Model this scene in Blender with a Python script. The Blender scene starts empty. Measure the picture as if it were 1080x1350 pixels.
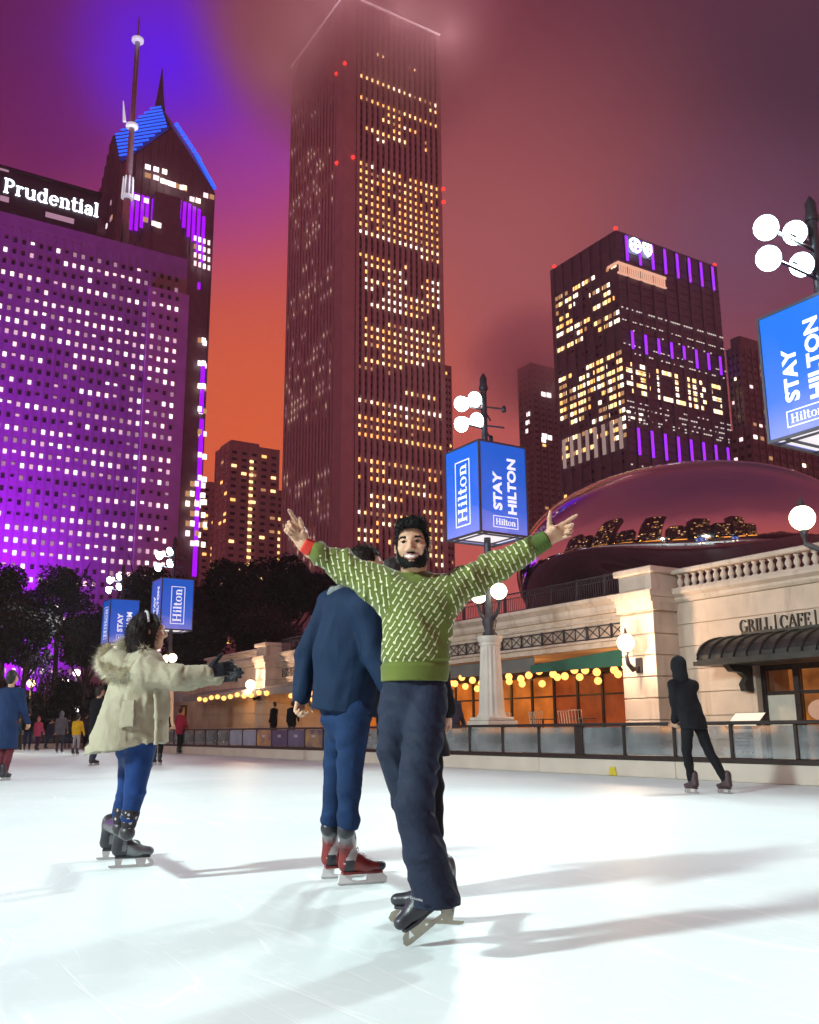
import bpy, bmesh, math, random
import numpy as np
from math import sin, cos, tan, pi, radians, atan, atan2, sqrt, floor
from mathutils import Vector, Matrix, Euler
SC = bpy.context.scene
COL = SC.collection
rnd = random.Random(7)

# ------------------------------------------------------------------ camera geometry
F = 1250.0; PITCH = atan((963 - 675) / F); ROLL = radians(.4); EYE = .9
_r = (1, 0, 0); _u = (0, -sin(PITCH), cos(PITCH)); _f = (0, cos(PITCH), sin(PITCH))
RR = Vector([_r[i] * cos(ROLL) - _u[i] * sin(ROLL) for i in range(3)])
UU = Vector([_u[i] * cos(ROLL) + _r[i] * sin(ROLL) for i in range(3)])
FF = Vector(_f)
def ray(px, py): return FF * F + RR * (px - 540) - UU * (py - 675)
def at(px, py, Y):
    d = ray(px, py); k = Y / d.y
    return Vector((d.x * k, Y, EYE + d.z * k))
def ground(px, py, z=0.0):
    d = ray(px, py); k = (z - EYE) / d.z
    return Vector((d.x * k, d.y * k, z))
def proj(p):
    q = Vector((p[0], p[1], p[2] - EYE)); dz = q.dot(FF)
    return (540 + F * q.dot(RR) / dz, 675 - F * q.dot(UU) / dz, dz)
GA = radians(32); EE = (cos(GA), sin(GA)); NN = (-sin(GA), cos(GA))
class Grid:                                     # the street grid, x east, y north, turned 32 degrees from the view
    def __init__(s, ox, oy): s.o = (ox, oy)
    def L(s, x, y, z=0.0): return Vector((s.o[0] + EE[0] * x + NN[0] * y, s.o[1] + EE[1] * x + NN[1] * y, z))
    def onx(s, px, py, x):
        d = ray(px, py); k = (x + s.o[0] * EE[0] + s.o[1] * EE[1]) / (d.x * EE[0] + d.y * EE[1])
        return ((d.x * k - s.o[0]) * NN[0] + (d.y * k - s.o[1]) * NN[1], EYE + d.z * k)
    def ony(s, px, py, y):
        d = ray(px, py); k = (y + s.o[0] * NN[0] + s.o[1] * NN[1]) / (d.x * NN[0] + d.y * NN[1])
        return ((d.x * k - s.o[0]) * EE[0] + (d.y * k - s.o[1]) * EE[1], EYE + d.z * k)

# ------------------------------------------------------------------ materials
def lin(c): return tuple(((v / 255) / 12.92 if v / 255 <= .04045 else ((v / 255 + .055) / 1.055) ** 2.4) for v in c)
MATS = {}
def nodes_of(name):
    m = bpy.data.materials.new(name); m.use_nodes = True
    nt = m.node_tree; b = nt.nodes['Principled BSDF']
    return m, nt, b
def mat(name, col, rough=.6, metal=0., var=.18, scale=6., bump=0., bscale=None, spec=.5, detail=4, space='Object'):
    if name in MATS: return MATS[name]
    m, nt, b = nodes_of(name); N_ = nt.nodes; K = nt.links
    tc = N_.new('ShaderNodeTexCoord')
    nz = N_.new('ShaderNodeTexNoise'); nz.inputs['Scale'].default_value = scale; nz.inputs['Detail'].default_value = detail
    K.new(tc.outputs[space], nz.inputs['Vector'])
    rp = N_.new('ShaderNodeValToRGB')
    c = Vector(col)
    rp.color_ramp.elements[0].position = .3; rp.color_ramp.elements[1].position = .7
    rp.color_ramp.elements[0].color = (*(c * (1 - var)), 1); rp.color_ramp.elements[1].color = (*(c * (1 + var)), 1)
    K.new(nz.outputs['Fac'], rp.inputs['Fac']); K.new(rp.outputs['Color'], b.inputs['Base Color'])
    b.inputs['Roughness'].default_value = rough; b.inputs['Metallic'].default_value = metal
    b.inputs['Specular IOR Level'].default_value = spec
    if bump:
        n2 = N_.new('ShaderNodeTexNoise'); n2.inputs['Scale'].default_value = bscale or scale * 6; n2.inputs['Detail'].default_value = 5
        K.new(tc.outputs[space], n2.inputs['Vector'])
        bp = N_.new('ShaderNodeBump'); bp.inputs['Strength'].default_value = bump; bp.inputs['Distance'].default_value = .02
        K.new(n2.outputs['Fac'], bp.inputs['Height']); K.new(bp.outputs['Normal'], b.inputs['Normal'])
    MATS[name] = m
    return m
def emis(name, col, strength, sample=False, base=(.02, .02, .02)):
    if name in MATS: return MATS[name]
    m, nt, b = nodes_of(name)
    b.inputs['Base Color'].default_value = (*base, 1); b.inputs['Roughness'].default_value = .3
    b.inputs['Emission Color'].default_value = (*col, 1); b.inputs['Emission Strength'].default_value = strength
    try: m.cycles.emission_sampling = 'AUTO' if sample else 'NONE'
    except Exception: pass
    MATS[name] = m
    return m
def glassmat(name, tint=(.8, .85, .88), refl=.12, rough=.03):
    if name in MATS: return MATS[name]
    m = bpy.data.materials.new(name); m.use_nodes = True; nt = m.node_tree
    nt.nodes.remove(nt.nodes['Principled BSDF']); out = nt.nodes['Material Output']
    t = nt.nodes.new('ShaderNodeBsdfTransparent'); t.inputs['Color'].default_value = (*tint, 1)
    g = nt.nodes.new('ShaderNodeBsdfGlossy'); g.inputs['Roughness'].default_value = rough
    fr = nt.nodes.new('ShaderNodeFresnel'); fr.inputs['IOR'].default_value = 1.45
    ad = nt.nodes.new('ShaderNodeMath'); ad.operation = 'ADD'; ad.inputs[1].default_value = refl
    mx = nt.nodes.new('ShaderNodeMixShader')
    nt.links.new(fr.outputs[0], ad.inputs[0]); nt.links.new(ad.outputs[0], mx.inputs[0])
    nt.links.new(t.outputs[0], mx.inputs[1]); nt.links.new(g.outputs[0], mx.inputs[2]); nt.links.new(mx.outputs[0], out.inputs['Surface'])
    MATS[name] = m
    return m

# ------------------------------------------------------------------ mesh builder
class MB:
    def __init__(s): s.v = []; s.f = []; s.m = []
    def add(s, vs, fs, mi=0):
        o = len(s.v); s.v += [tuple(p) for p in vs]; s.f += [tuple(i + o for i in f) for f in fs]; s.m += [mi] * len(fs); return s
    def box(s, x0, x1, y0, y1, z0, z1, mi=0):
        return s.add([(x0, y0, z0), (x1, y0, z0), (x1, y1, z0), (x0, y1, z0), (x0, y0, z1), (x1, y0, z1), (x1, y1, z1), (x0, y1, z1)],
                     [(0, 3, 2, 1), (4, 5, 6, 7), (0, 1, 5, 4), (1, 2, 6, 5), (2, 3, 7, 6), (3, 0, 4, 7)], mi)
    def bbox(s, x0, x1, y0, y1, z0, z1, b=.01, mi=0):          # a box with chamfered edges
        bm = bmesh.new(); bmesh.ops.create_cube(bm, size=1)
        for v in bm.verts: v.co = Vector(((x0 + x1) / 2 + v.co.x * (x1 - x0), (y0 + y1) / 2 + v.co.y * (y1 - y0), (z0 + z1) / 2 + v.co.z * (z1 - z0)))
        bmesh.ops.bevel(bm, geom=bm.edges[:], offset=b, segments=1, affect='EDGES')
        return s.frombm(bm, mi)
    def frombm(s, bm, mi=0):
        bm.verts.ensure_lookup_table()
        s.add([v.co[:] for v in bm.verts], [[v.index for v in f.verts] for f in bm.faces], mi); bm.free(); return s
    def prism(s, poly, a, b, axis='z', mi=0):                  # polygon extruded along an axis
        n = len(poly)
        def P(p, t): return {'z': (p[0], p[1], t), 'y': (p[0], t, p[1]), 'x': (t, p[0], p[1])}[axis]
        return s.add([P(p, a) for p in poly] + [P(p, b) for p in poly],
                     [tuple(range(n)), tuple(range(2 * n - 1, n - 1, -1))] + [(i, n + i, n + (i + 1) % n, (i + 1) % n) for i in range(n)], mi)
    def tube(s, pts, r, n=8, mi=0, cap=True):
        pts = [Vector(p) for p in pts]; rs = r if isinstance(r, (list, tuple)) else [r] * len(pts)
        up = Vector((0, 0, 1)); vs = []; fs = []
        for i, p in enumerate(pts):
            d = (pts[min(i + 1, len(pts) - 1)] - pts[max(i - 1, 0)]).normalized()
            a = d.cross(up if abs(d.z) < .95 else Vector((1, 0, 0))).normalized(); b = d.cross(a)
            for k in range(n):
                t = 2 * pi * k / n; vs.append(p + (a * cos(t) + b * sin(t)) * rs[i])
        for i in range(len(pts) - 1):
            for k in range(n): fs.append((i * n + k, i * n + (k + 1) % n, (i + 1) * n + (k + 1) % n, (i + 1) * n + k))
        if cap: fs += [tuple(range(n - 1, -1, -1)), tuple(range((len(pts) - 1) * n, len(pts) * n))]
        return s.add(vs, fs, mi)
    def lathe(s, prof, c=(0, 0, 0), n=16, mi=0, flute=0, fd=0.):
        vs = []; fs = []
        for (r, z) in prof:
            for k in range(n):
                t = 2 * pi * k / n; q = r * (1 - fd * (.5 + .5 * cos(flute * t)) if flute else 1)
                vs.append((c[0] + q * cos(t), c[1] + q * sin(t), c[2] + z))
        m = len(prof)
        for i in range(m - 1):
            for k in range(n): fs.append((i * n + k, i * n + (k + 1) % n, (i + 1) * n + (k + 1) % n, (i + 1) * n + k))
        fs += [tuple(range(n - 1, -1, -1)), tuple(range((m - 1) * n, m * n))]
        return s.add(vs, fs, mi)
    def ball(s, c, r, n=12, mi=0, sq=(1, 1, 1)):
        prof = [(r * sin(pi * i / n), -r * cos(pi * i / n)) for i in range(n + 1)]
        prof[0] = (r * .02, -r); prof[-1] = (r * .02, r)
        o = MB().lathe(prof, (0, 0, 0), n * 2)
        return s.add([(c[0] + p[0] * sq[0], c[1] + p[1] * sq[1], c[2] + p[2] * sq[2]) for p in o.v], o.f, mi)
    def xf(s, M): s.v = [tuple(M @ Vector(p)) for p in s.v]; return s
    def join(s, o, M=None, mi=None):
        return s.add([(M @ Vector(p) if M else p) for p in o.v], o.f, 0) if mi is None else s.add([(M @ Vector(p) if M else p) for p in o.v], o.f, mi)
    def build(s, name, mats, parent=None, smooth=False, label=None, loc=None):
        me = bpy.data.meshes.new(name); me.from_pydata(s.v, [], s.f)
        ms = mats if isinstance(mats, (list, tuple)) else [mats]
        for m in ms: me.materials.append(m)
        if len(ms) > 1: me.polygons.foreach_set('material_index', s.m)
        if smooth: me.polygons.foreach_set('use_smooth', [True] * len(s.f))
        me.update()
        if smooth == 'auto':
            try: me.set_sharp_from_angle(angle=radians(40))
            except Exception: pass
        o = bpy.data.objects.new(name, me); COL.objects.link(o)
        if parent: o.parent = parent
        if loc is not None: o.location = loc
        if label: o['label'] = label
        return o
def thing(name, label, cat, loc=(0, 0, 0), rz=0., group=None):
    o = bpy.data.objects.new(name, None); COL.objects.link(o); o.location = loc; o.rotation_euler = (0, 0, rz)
    return tag(o, label, cat, group)
def tag(o, label, cat, group=None):
    o['label'] = label; o['category'] = cat
    if group: o['group'] = group
    return o
def struct(o, kind='structure'): o['kind'] = kind; return o
def dup(o, parent=None):
    c = o.copy(); COL.objects.link(c)
    if parent: c.parent = parent
    for ch in list(o.children): dup(ch, c)
    return c
def share(name, src, parent, loc=(0, 0, 0), rz=0.):            # another object on the same mesh
    o = bpy.data.objects.new(name, src.data); COL.objects.link(o); o.parent = parent; o.location = loc; o.rotation_euler = (0, 0, rz)
    return o
def lamp(kind, name, loc, energy, col, parent=None, radius=.2, aim=None, size=80, blend=.4):
    d = bpy.data.lights.new(name, kind); d.energy = energy; d.color = col
    d.shadow_soft_size = radius
    if kind == 'SPOT': d.spot_size = radians(size); d.spot_blend = blend
    o = bpy.data.objects.new(name, d); COL.objects.link(o); o.location = loc
    if parent: o.parent = parent
    if aim is not None: o.rotation_euler = (Vector(aim) - Vector(loc)).to_track_quat('-Z', 'Y').to_euler()
    return o

# ------------------------------------------------------------------ lettering
def sans(text, size, extrude=.01, bold=.02, align='CENTER'):
    cu = bpy.data.curves.new('t', 'FONT'); cu.body = text; cu.size = size; cu.extrude = extrude; cu.offset = bold * size
    cu.align_x = align; cu.align_y = 'CENTER'; cu.resolution_u = 3
    o = bpy.data.objects.new('t', cu); COL.objects.link(o)
    dg = bpy.context.evaluated_depsgraph_get(); me = bpy.data.meshes.new_from_object(o.evaluated_get(dg))
    mb = MB().add([v.co[:] for v in me.vertices], [p.vertices[:] for p in me.polygons])
    bpy.data.objects.remove(o); bpy.data.meshes.remove(me); bpy.data.curves.remove(cu)
    return mb
def serif(text, cap=1.0, depth=.02, heavy=1.0):
    """Roman letters drawn stroke by stroke: x right, y up, baseline 0; returns (MB, width)."""
    mb = MB(); X = 0.; T = .15 * heavy; t = .055 * heavy; xh = .68; lay = [0]
    def rect(x0, x1, y0, y1):
        lay[0] += 1; e = depth + .0006 * (lay[0] % 9); mb.box(X + x0, X + x1, y0, y1, 0, e)
    def line(a, b, w):
        lay[0] += 1; e = depth + .0006 * (lay[0] % 9); d = Vector((b[0] - a[0], b[1] - a[1])); n = Vector((-d.y, d.x)).normalized() * w / 2
        P = [(X + a[0] + n.x, a[1] + n.y), (X + a[0] - n.x, a[1] - n.y), (X + b[0] - n.x, b[1] - n.y), (X + b[0] + n.x, b[1] + n.y)]
        mb.prism(P, 0, e)
    def arc(cx, cy, rx, ry, a0, a1, n=14):
        lay[0] += 1; e = depth + .0006 * (lay[0] % 9)
        for i in range(n):
            A, B = (radians(a0 + (a1 - a0) * (i + j) / n) for j in (0, 1)); q = []
            for ang, inner in ((A, 0), (A, 1), (B, 1), (B, 0)):
                w = t + (T - t) * abs(cos(ang)) ** 1.5; k = 1 if inner else 0
                q.append((X + cx + (rx - k * w) * cos(ang), cy + (ry - k * min(w, t * 1.6)) * sin(ang)))
            mb.prism(q, 0, e)
    def stem(x, y0, y1, top=True, bot=True, lf=False):
        rect(x, x + T, y0, y1); s = .07
        if bot: rect(x - s, x + T + s, y0 - .001, y0 + t)
        if top: rect(x - s, x + (0.01 if lf else T + s), y1 - t, y1 + .001)
    for ch in text:
        if ch == 'H': stem(.1, 0, 1); stem(.62, 0, 1); rect(.2, .65, .48, .48 + t * 1.2); w = .95
        elif ch == 'i': stem(.1, 0, xh, lf=True); arc(.1 + T / 2, .88, .09, .09, 0, 360); w = .38
        elif ch == 'l': stem(.1, 0, 1, lf=True); w = .37
        elif ch == 't': rect(.1, .1 + T, .08, .92); rect(0, .4, xh - t, xh); arc(.1 + .2, .14, .2, .16, 180, 330); w = .46
        elif ch == 'o': arc(.32, xh / 2, .31, xh / 2 + .015, 0, 360, 22); w = .68
        elif ch == 'n': stem(.1, 0, xh, lf=True); arc(.35, xh - .24, .27, .26, 0, 150); stem(.62 - T, 0, xh - .24, top=False); w = .76
        elif ch == 'u': stem(.08, .24, xh, bot=False, lf=True); arc(.33, .24, .25, .26, 185, 330); stem(.5, 0, xh, lf=True); w = .78
        elif ch == 'r': stem(.1, 0, xh, lf=True); arc(.36, xh - .2, .2, .2, 40, 160); w = .56
        elif ch == 'd': arc(.3, xh / 2, .28, xh / 2 + .015, 20, 340, 20); stem(.46, 0, 1, lf=True); w = .74
        elif ch == 'e': arc(.32, xh / 2, .3, xh / 2 + .015, 0, 315, 20); rect(.1, .6, xh / 2, xh / 2 + t); w = .66
        elif ch == 'a': arc(.25, .2, .22, .21, 0, 360); rect(.38, .38 + T, 0, .5); arc(.27, .46, .25, .23, 0, 160); w = .62
        elif ch == 'P': stem(.1, 0, 1); arc(.3, .73, .36, .275, -90, 90); rect(.2, .31, 1 - t, 1.0); rect(.2, .31, .455, .455 + t); w = .72
        elif ch == 'R': stem(.1, 0, 1); arc(.3, .75, .33, .255, -90, 90); rect(.2, .31, 1 - t, 1.0); rect(.2, .31, .495, .495 + t); line((.4, .5), (.75, .03), T); rect(.64, .88, 0, t); w = .86
        elif ch == 'G': arc(.45, .5, .43, .52, 40, 345, 20); rect(.7, .7 + T, .05, .45); rect(.58, .92, .42, .42 + t); w = .95
        elif ch == 'C': arc(.45, .5, .43, .52, 42, 318, 20); rect(.74, .8, .62, .92); w = .86
        elif ch == 'I': stem(.1, 0, 1); w = .38
        elif ch == 'L': stem(.1, 0, 1); rect(.2, .65, 0, t); rect(.6, .65, .05, .28); w = .68
        elif ch == 'A': line((.12, .02), (.45, 1), t * 1.3); line((.45, 1), (.8, .02), T); rect(.25, .65, .32, .32 + t); rect(-.02, .26, 0, t); rect(.66, .94, 0, t); w = .9
        elif ch == 'F' or ch == 'E':
            stem(.1, 0, 1); rect(.2, .64, 1 - t, 1); rect(.59, .64, .76, .96); rect(.2, .5, .48, .48 + t); rect(.46, .51, .38, .64)
            if ch == 'E': rect(.2, .68, 0, t); rect(.63, .68, .04, .26)
            w = .72
        elif ch == '|': rect(.15, .21, -.12, 1.12); w = .36
        else: w = .3
        X += w
    for i, p in enumerate(mb.v): mb.v[i] = (p[0] * cap, p[1] * cap, p[2])
    return mb, X * cap
def fit(mb, u0, u1, v0, v1, rot=False):
    """Scale lettering into a rectangle; rot turns it to read upwards."""
    v = [(-p[1], p[0], p[2]) for p in mb.v] if rot else mb.v
    a = [min(p[i] for p in v) for i in (0, 1)]; b = [max(p[i] for p in v) for i in (0, 1)]
    z0 = min(p[2] for p in v)
    mb.v = [(u0 + (p[0] - a[0]) / (b[0] - a[0]) * (u1 - u0), v0 + (p[1] - a[1]) / (b[1] - a[1]) * (v1 - v0), (p[2] - z0)) for p in v]
    return mb
# ------------------------------------------------------------------ sky: low night cloud lit from below by the city
def build_world():
    w = bpy.data.worlds.new("World"); SC.world = w; w.use_nodes = True
    nt = w.node_tree; N_ = nt.nodes; K = nt.links
    bg = N_['Background']; tc = N_.new('ShaderNodeTexCoord')
    nz = N_.new('ShaderNodeTexNoise'); nz.inputs['Scale'].default_value = 3.2; nz.inputs['Detail'].default_value = 5; nz.inputs['Roughness'].default_value = .55
    K.new(tc.outputs['Generated'], nz.inputs['Vector'])
    sep = N_.new('ShaderNodeSeparateXYZ'); K.new(tc.outputs['Generated'], sep.inputs[0])
    # uneven cloud: the height used for the gradient wanders a little
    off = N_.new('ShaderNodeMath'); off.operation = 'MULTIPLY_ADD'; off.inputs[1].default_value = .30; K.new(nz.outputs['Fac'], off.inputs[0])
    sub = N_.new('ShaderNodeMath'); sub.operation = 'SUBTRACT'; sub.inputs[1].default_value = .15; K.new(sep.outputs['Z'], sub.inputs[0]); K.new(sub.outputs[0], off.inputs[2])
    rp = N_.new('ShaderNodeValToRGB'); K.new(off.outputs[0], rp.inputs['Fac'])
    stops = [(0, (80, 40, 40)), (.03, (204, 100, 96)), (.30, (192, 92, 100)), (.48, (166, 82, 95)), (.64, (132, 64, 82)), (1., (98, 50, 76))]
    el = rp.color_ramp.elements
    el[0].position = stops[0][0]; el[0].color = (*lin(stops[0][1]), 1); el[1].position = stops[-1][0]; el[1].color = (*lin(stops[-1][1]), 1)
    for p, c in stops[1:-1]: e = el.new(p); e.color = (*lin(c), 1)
    cur = rp.outputs['Color']
    def lobe(px, py, rad, col, amt, pw=1.0):
        nonlocal cur
        d = ray(px, py).normalized()
        dt = N_.new('ShaderNodeVectorMath'); dt.operation = 'DOT_PRODUCT'; dt.inputs[1].default_value = d; K.new(tc.outputs['Generated'], dt.inputs[0])
        ac = N_.new('ShaderNodeMath'); ac.operation = 'ARCCOSINE'; K.new(dt.outputs['Value'], ac.inputs[0])
        wob = N_.new('ShaderNodeMath'); wob.operation = 'MULTIPLY_ADD'; wob.inputs[1].default_value = .12; K.new(nz.outputs['Fac'], wob.inputs[0]); K.new(ac.outputs[0], wob.inputs[2])
        mr = N_.new('ShaderNodeMapRange'); mr.interpolation_type = 'SMOOTHSTEP'
        mr.inputs['From Min'].default_value = radians(rad) + .06; mr.inputs['From Max'].default_value = 0.04
        K.new(wob.outputs[0], mr.inputs['Value'])
        p = N_.new('ShaderNodeMath'); p.operation = 'POWER'; p.inputs[1].default_value = pw; K.new(mr.outputs[0], p.inputs[0])
        m2 = N_.new('ShaderNodeMath'); m2.operation = 'MULTIPLY'; m2.inputs[1].default_value = amt; K.new(p.outputs[0], m2.inputs[0])
        mx = N_.new('ShaderNodeMix'); mx.data_type = 'RGBA'; K.new(m2.outputs[0], mx.inputs['Factor']); K.new(cur, mx.inputs['A']); mx.inputs['B'].default_value = (*lin(col), 1)
        cur = mx.outputs['Result']
    lobe(650, 480, 30, (186, 86, 82), .95, .8)
    lobe(620, 20, 22, (112, 42, 58), .95, .7)
    lobe(330, 330, 14, (196, 74, 98), .9)
    lobe(40, 180, 24, (128, 32, 98), .9)
    lobe(10, 10, 17, (82, 20, 70), .9)
    lobe(1080, 110, 27, (62, 43, 62), .98, .8)
    lobe(650, 330, 17, (170, 92, 94), .85, .9)
    lobe(960, 330, 9, (108, 72, 106), .6)
    lobe(325, 570, 18, (222, 97, 54), .97, .75)
    lobe(330, 190, 10, (168, 62, 164), .85)
    lobe(236, 60, 13, (108, 28, 168), .8, 1.2)
    lobe(222, 80, 6.2, (84, 18, 250), .9, 1.0)
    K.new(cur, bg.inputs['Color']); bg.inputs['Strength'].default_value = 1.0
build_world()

# ------------------------------------------------------------------ towers
WARM = [emis('lit_window_amber', (1, .48, .13), 2.0), emis('lit_window_warm', (1, .58, .23), 2.6), emis('lit_window_white', (1, .78, .54), 3.0), emis('lit_window_dim', (1, .50, .22), .55)]
COOL = [emis('lit_window_rose', (1, .66, .68), 1.7), emis('lit_window_pale', (1, .82, .80), 2.4), emis('lit_window_faint', (.9, .5, .7), .45)]
COOL3 = emis('lit_window_mauve', (1, .60, .78), .85)
DARKW = mat('dark_window_glass', (.02, .015, .025), .15, 0, .2)
VIOLET = emis('violet_light_strip', (.32, .02, 1), 1.6)
PURPLE = emis('purple_light_strip', (.36, .0, .85), 1.3)
BLUE = emis('blue_light_strip', (.015, .10, 1), 1.6)
WHITE_SIGN = emis('white_sign_light', (.86, .93, 1), 4.0)
REDLAMP = emis('red_beacon_light', (1, .03, .02), 2.5)
def cellw(face, w, h):
    mb = MB()
    if face == 'S': return mb.box(-w / 2, w / 2, -.12, .2, -h / 2, h / 2)
    return mb.box(-.12, .2, -w / 2, w / 2, -h / 2, h / 2)
def windows(root, G, items, n_ind=100):
    """items: (face, offset of the wall plane, along, z, width, height, material)."""
    def pos(i): return (i[2], i[1], i[3]) if i[0] == 'S' else (i[1], i[2], i[3])
    rank = []
    for k, it in enumerate(items):
        p = proj(G.L(*pos(it)))
        vis = 2 < p[0] < 1078 and 0 < p[1] < 735 and it[6] is not DARKW
        rank.append((0 if vis else 1, p[2], k))
    rank.sort(); cache = {}; rest = MB(); mats = []
    for n, (_, _, k) in enumerate(rank):
        it = items[k]; face, off, a, z, w, h, m = it
        if n < n_ind:
            key = (face, round(w, 2), round(h, 2), m.name)
            if key not in cache: cache[key] = cellw(face, w, h).build('window', m, root, loc=pos(it))
            else: share('window', cache[key], root, pos(it))
        else:
            if m not in mats: mats.append(m)
            c = cellw(face, w, h); x, y, zz = pos(it)
            rest.add([(p[0] + x, p[1] + y, p[2] + zz) for p in c.v], c.f, mats.index(m))
    if rest.v: struct(rest.build('window', mats, root), 'stuff')
def runs(n, p, r, lo=2, hi=7):
    out = []
    while len(out) < n: out += [r.random() < p] * r.randint(lo, hi)
    return out[:n]

# --- slab office tower with the roof sign
def slab_tower():
    c = at(248, 342, 260); G = Grid(c.x, c.y); R = Z = c.z
    t = thing('office_tower', 'wide slab tower washed purple, with a white Prudential roof sign', 'skyscraper', (c.x, c.y, 0), GA)
    xl = -100.
    wall = mat('slab_limestone', (.35, .29, .33), .8, 0, .1, .3)
    mb = MB(); mb.box(xl, 0, 0, 30, 0, Z)
    x60, _ = G.ony(60, 420, 0); x148, _ = G.ony(148, 440, 0); dx = (x148 - x60) / 8
    z1 = G.ony(30, 420, 0)[1]; z2 = G.ony(30, 420 + 15.6 * 8, 0)[1]; dz = (z1 - z2) / 8
    nx = int((-xl - 2) / dx); nz = int((Z - 6) / dz)
    for i in range(nx + 1): mb.box(-2 - i * dx - .3, -2 - i * dx + .3, -.12, 0, 0, Z - 4)
    mb.build('wall', wall, t)
    mb = MB(); mb.box(-12.6 * .0 - dx * 5, .6, -1.2, 0, 0, Z - 12)      # shallow bay at the corner
    mb.build('corner_bay', mat('bay_stone', (.46, .36, .38), .8, 0, .1, .3), t)
    r = random.Random(11); items = []
    for j in range(nz):
        z = Z - 7.5 - j * dz
        p = [.12, .25, .1, .75, .45, .12, .75, .8, .85, .55, .4, .1, .55, .7, .8, .55, .3, .65, .75, .5, .12, .4, .25, .6, .75, .75, .5, .6, .35, .3, .3, .45, .3, .45, .3][j % 35]
        row = runs(nx, min(.97, p * 1.35 if p > .35 else p * .8), r, 5, 14)
        for i in range(nx):
            x = -2 - (i + .5) * dx; y = -1.2 if x > -dx * 5 else 0
            if y and z > Z - 13: y = 0
            on = row[i] and r.random() < .93 or (not row[i] and r.random() < .07)
            m = r.choices(COOL + [COOL3], [.45, .3, .25, .3])[0] if on else (COOL[2] if r.random() < .12 else DARKW)
            hh = dz * (.37 if r.random() < .8 else .2)
            items.append(('S', y, x, z + (dz * .37 - hh) / 2, dx * .39, hh, m))
    windows(t, G, items)
    mb = MB(); xb = G.ony(131, 258, 5)
    mb.box(xl, xb[0], 5, 26, Z, xb[1]); mb.box(xl, xb[0] + .6, 4.4, 26, xb[1], xb[1] + .8)
    mb.box(xb[0], -6, 8, 24, Z, Z + 4.2)
    mb.build('penthouse', mat('penthouse_dark_panel', (.03, .025, .035), .5, 0, .2, .2), t)
    a = G.ony(4, 249.5, 4.85); b = G.ony(130, 290, 4.85); capz = G.ony(7, 231, 4.85)[1] - a[1]
    tx, wd = serif('Prudential', 1., .35, 1.0); s = (b[0] - a[0]) / wd
    tx.v = [(p[0] * s, -p[2], p[1] * capz * .98) for p in tx.v]
    o = tx.build('sign_letters', WHITE_SIGN, t, loc=(a[0], 4.9, (a[1] + b[1]) / 2)); o['label'] = 'glowing white serif letters reading Prudential'
    mb = MB()
    for px0, px1, py in ((0, 12, 222), (0, 12, 262), (60, 98, 287)):
        p = G.ony((px0 + px1) / 2, py, 4.9); q = G.ony(px1, py, 4.9); w = q[0] - p[0]
        mb.box(p[0] - w, p[0] + w, 4.9, 5.2, p[1] - .8, p[1] + .8)
    mb.build('clerestory_window', COOL[2], t)
    mb = MB()
    for px in (147, 163, 175, 188, 204):
        p = G.ony(px, 305 + (px - 142) * .36, 7.9); w = 1.6; mb.box(p[0] - w, p[0] + w, 7.8, 8.1, Z + 1.2, Z + 3.6)
    mb.build('rooftop_window', COOL[1], t)
    # broadcasting mast
    bx, bz = G.ony(165, 303, 12); top = G.ony(183, 22, 12)[1]; h = top - Z
    pr = [(1.25, 0), (1.1, h * .25), (.95, h * .46), (.85, h * .52), (.8, h * .9)]
    m = MB().lathe(pr, (bx, 12, Z), 12)
    m.build('mast', mat('mast_steel', (.42, .40, .46), .4, .7, .15, 1), t, smooth=True)
    m = MB().tube([(bx, 12, Z + h * .9), (bx, 12, Z + h)], [.5, .2])
    m.build('mast_tip', mat('mast_tip_steel', (.35, .33, .4), .4, .7), t)
    for k, fz in enumerate((.255, .54, .90)):
        q = MB().lathe([(1.0, -.9), (1.9, -.5), (1.9, .3), (1.0, .6)], (bx, 12, Z + h * fz), 16)
        if k == 0:
            for a_ in range(8): q.tube([(bx + 1.7 * cos(a_ * pi / 4), 12 + 1.7 * sin(a_ * pi / 4), Z + h * fz), (bx + 1.5 * cos(a_ * pi / 4), 12 + 1.5 * sin(a_ * pi / 4), Z + h * fz + 6.5)], .22, 5)
        if k == 1: q.tube([(bx - 2.6, 11, Z + h * fz), (bx - 3.4, 11, Z + h * fz + 7)], [.6, .15], 5)
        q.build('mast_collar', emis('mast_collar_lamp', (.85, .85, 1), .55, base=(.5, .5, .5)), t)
    lamp('SPOT', 'mast_lamp', (bx + 8, 2, Z + 6), 90000, (.9, .9, 1), t, 1, (bx, 12, Z + h * .6), 40)
    # coloured floodlights on the podium in front of the facade
    for k, (x, y, e, ang) in enumerate(((-98, -30, .85e6, 95), (-66, -28, .75e6, 90), (-36, -24, .16e6, 80))):
        lamp('SPOT', 'purple_floodlight', (x, y, 2), e, (.35, .0, .95), t, 2, (x + (8 if k < 2 else -6), 0, 42 if k < 2 else 22), ang, 1.)
    return t
slab_tower()

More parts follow.
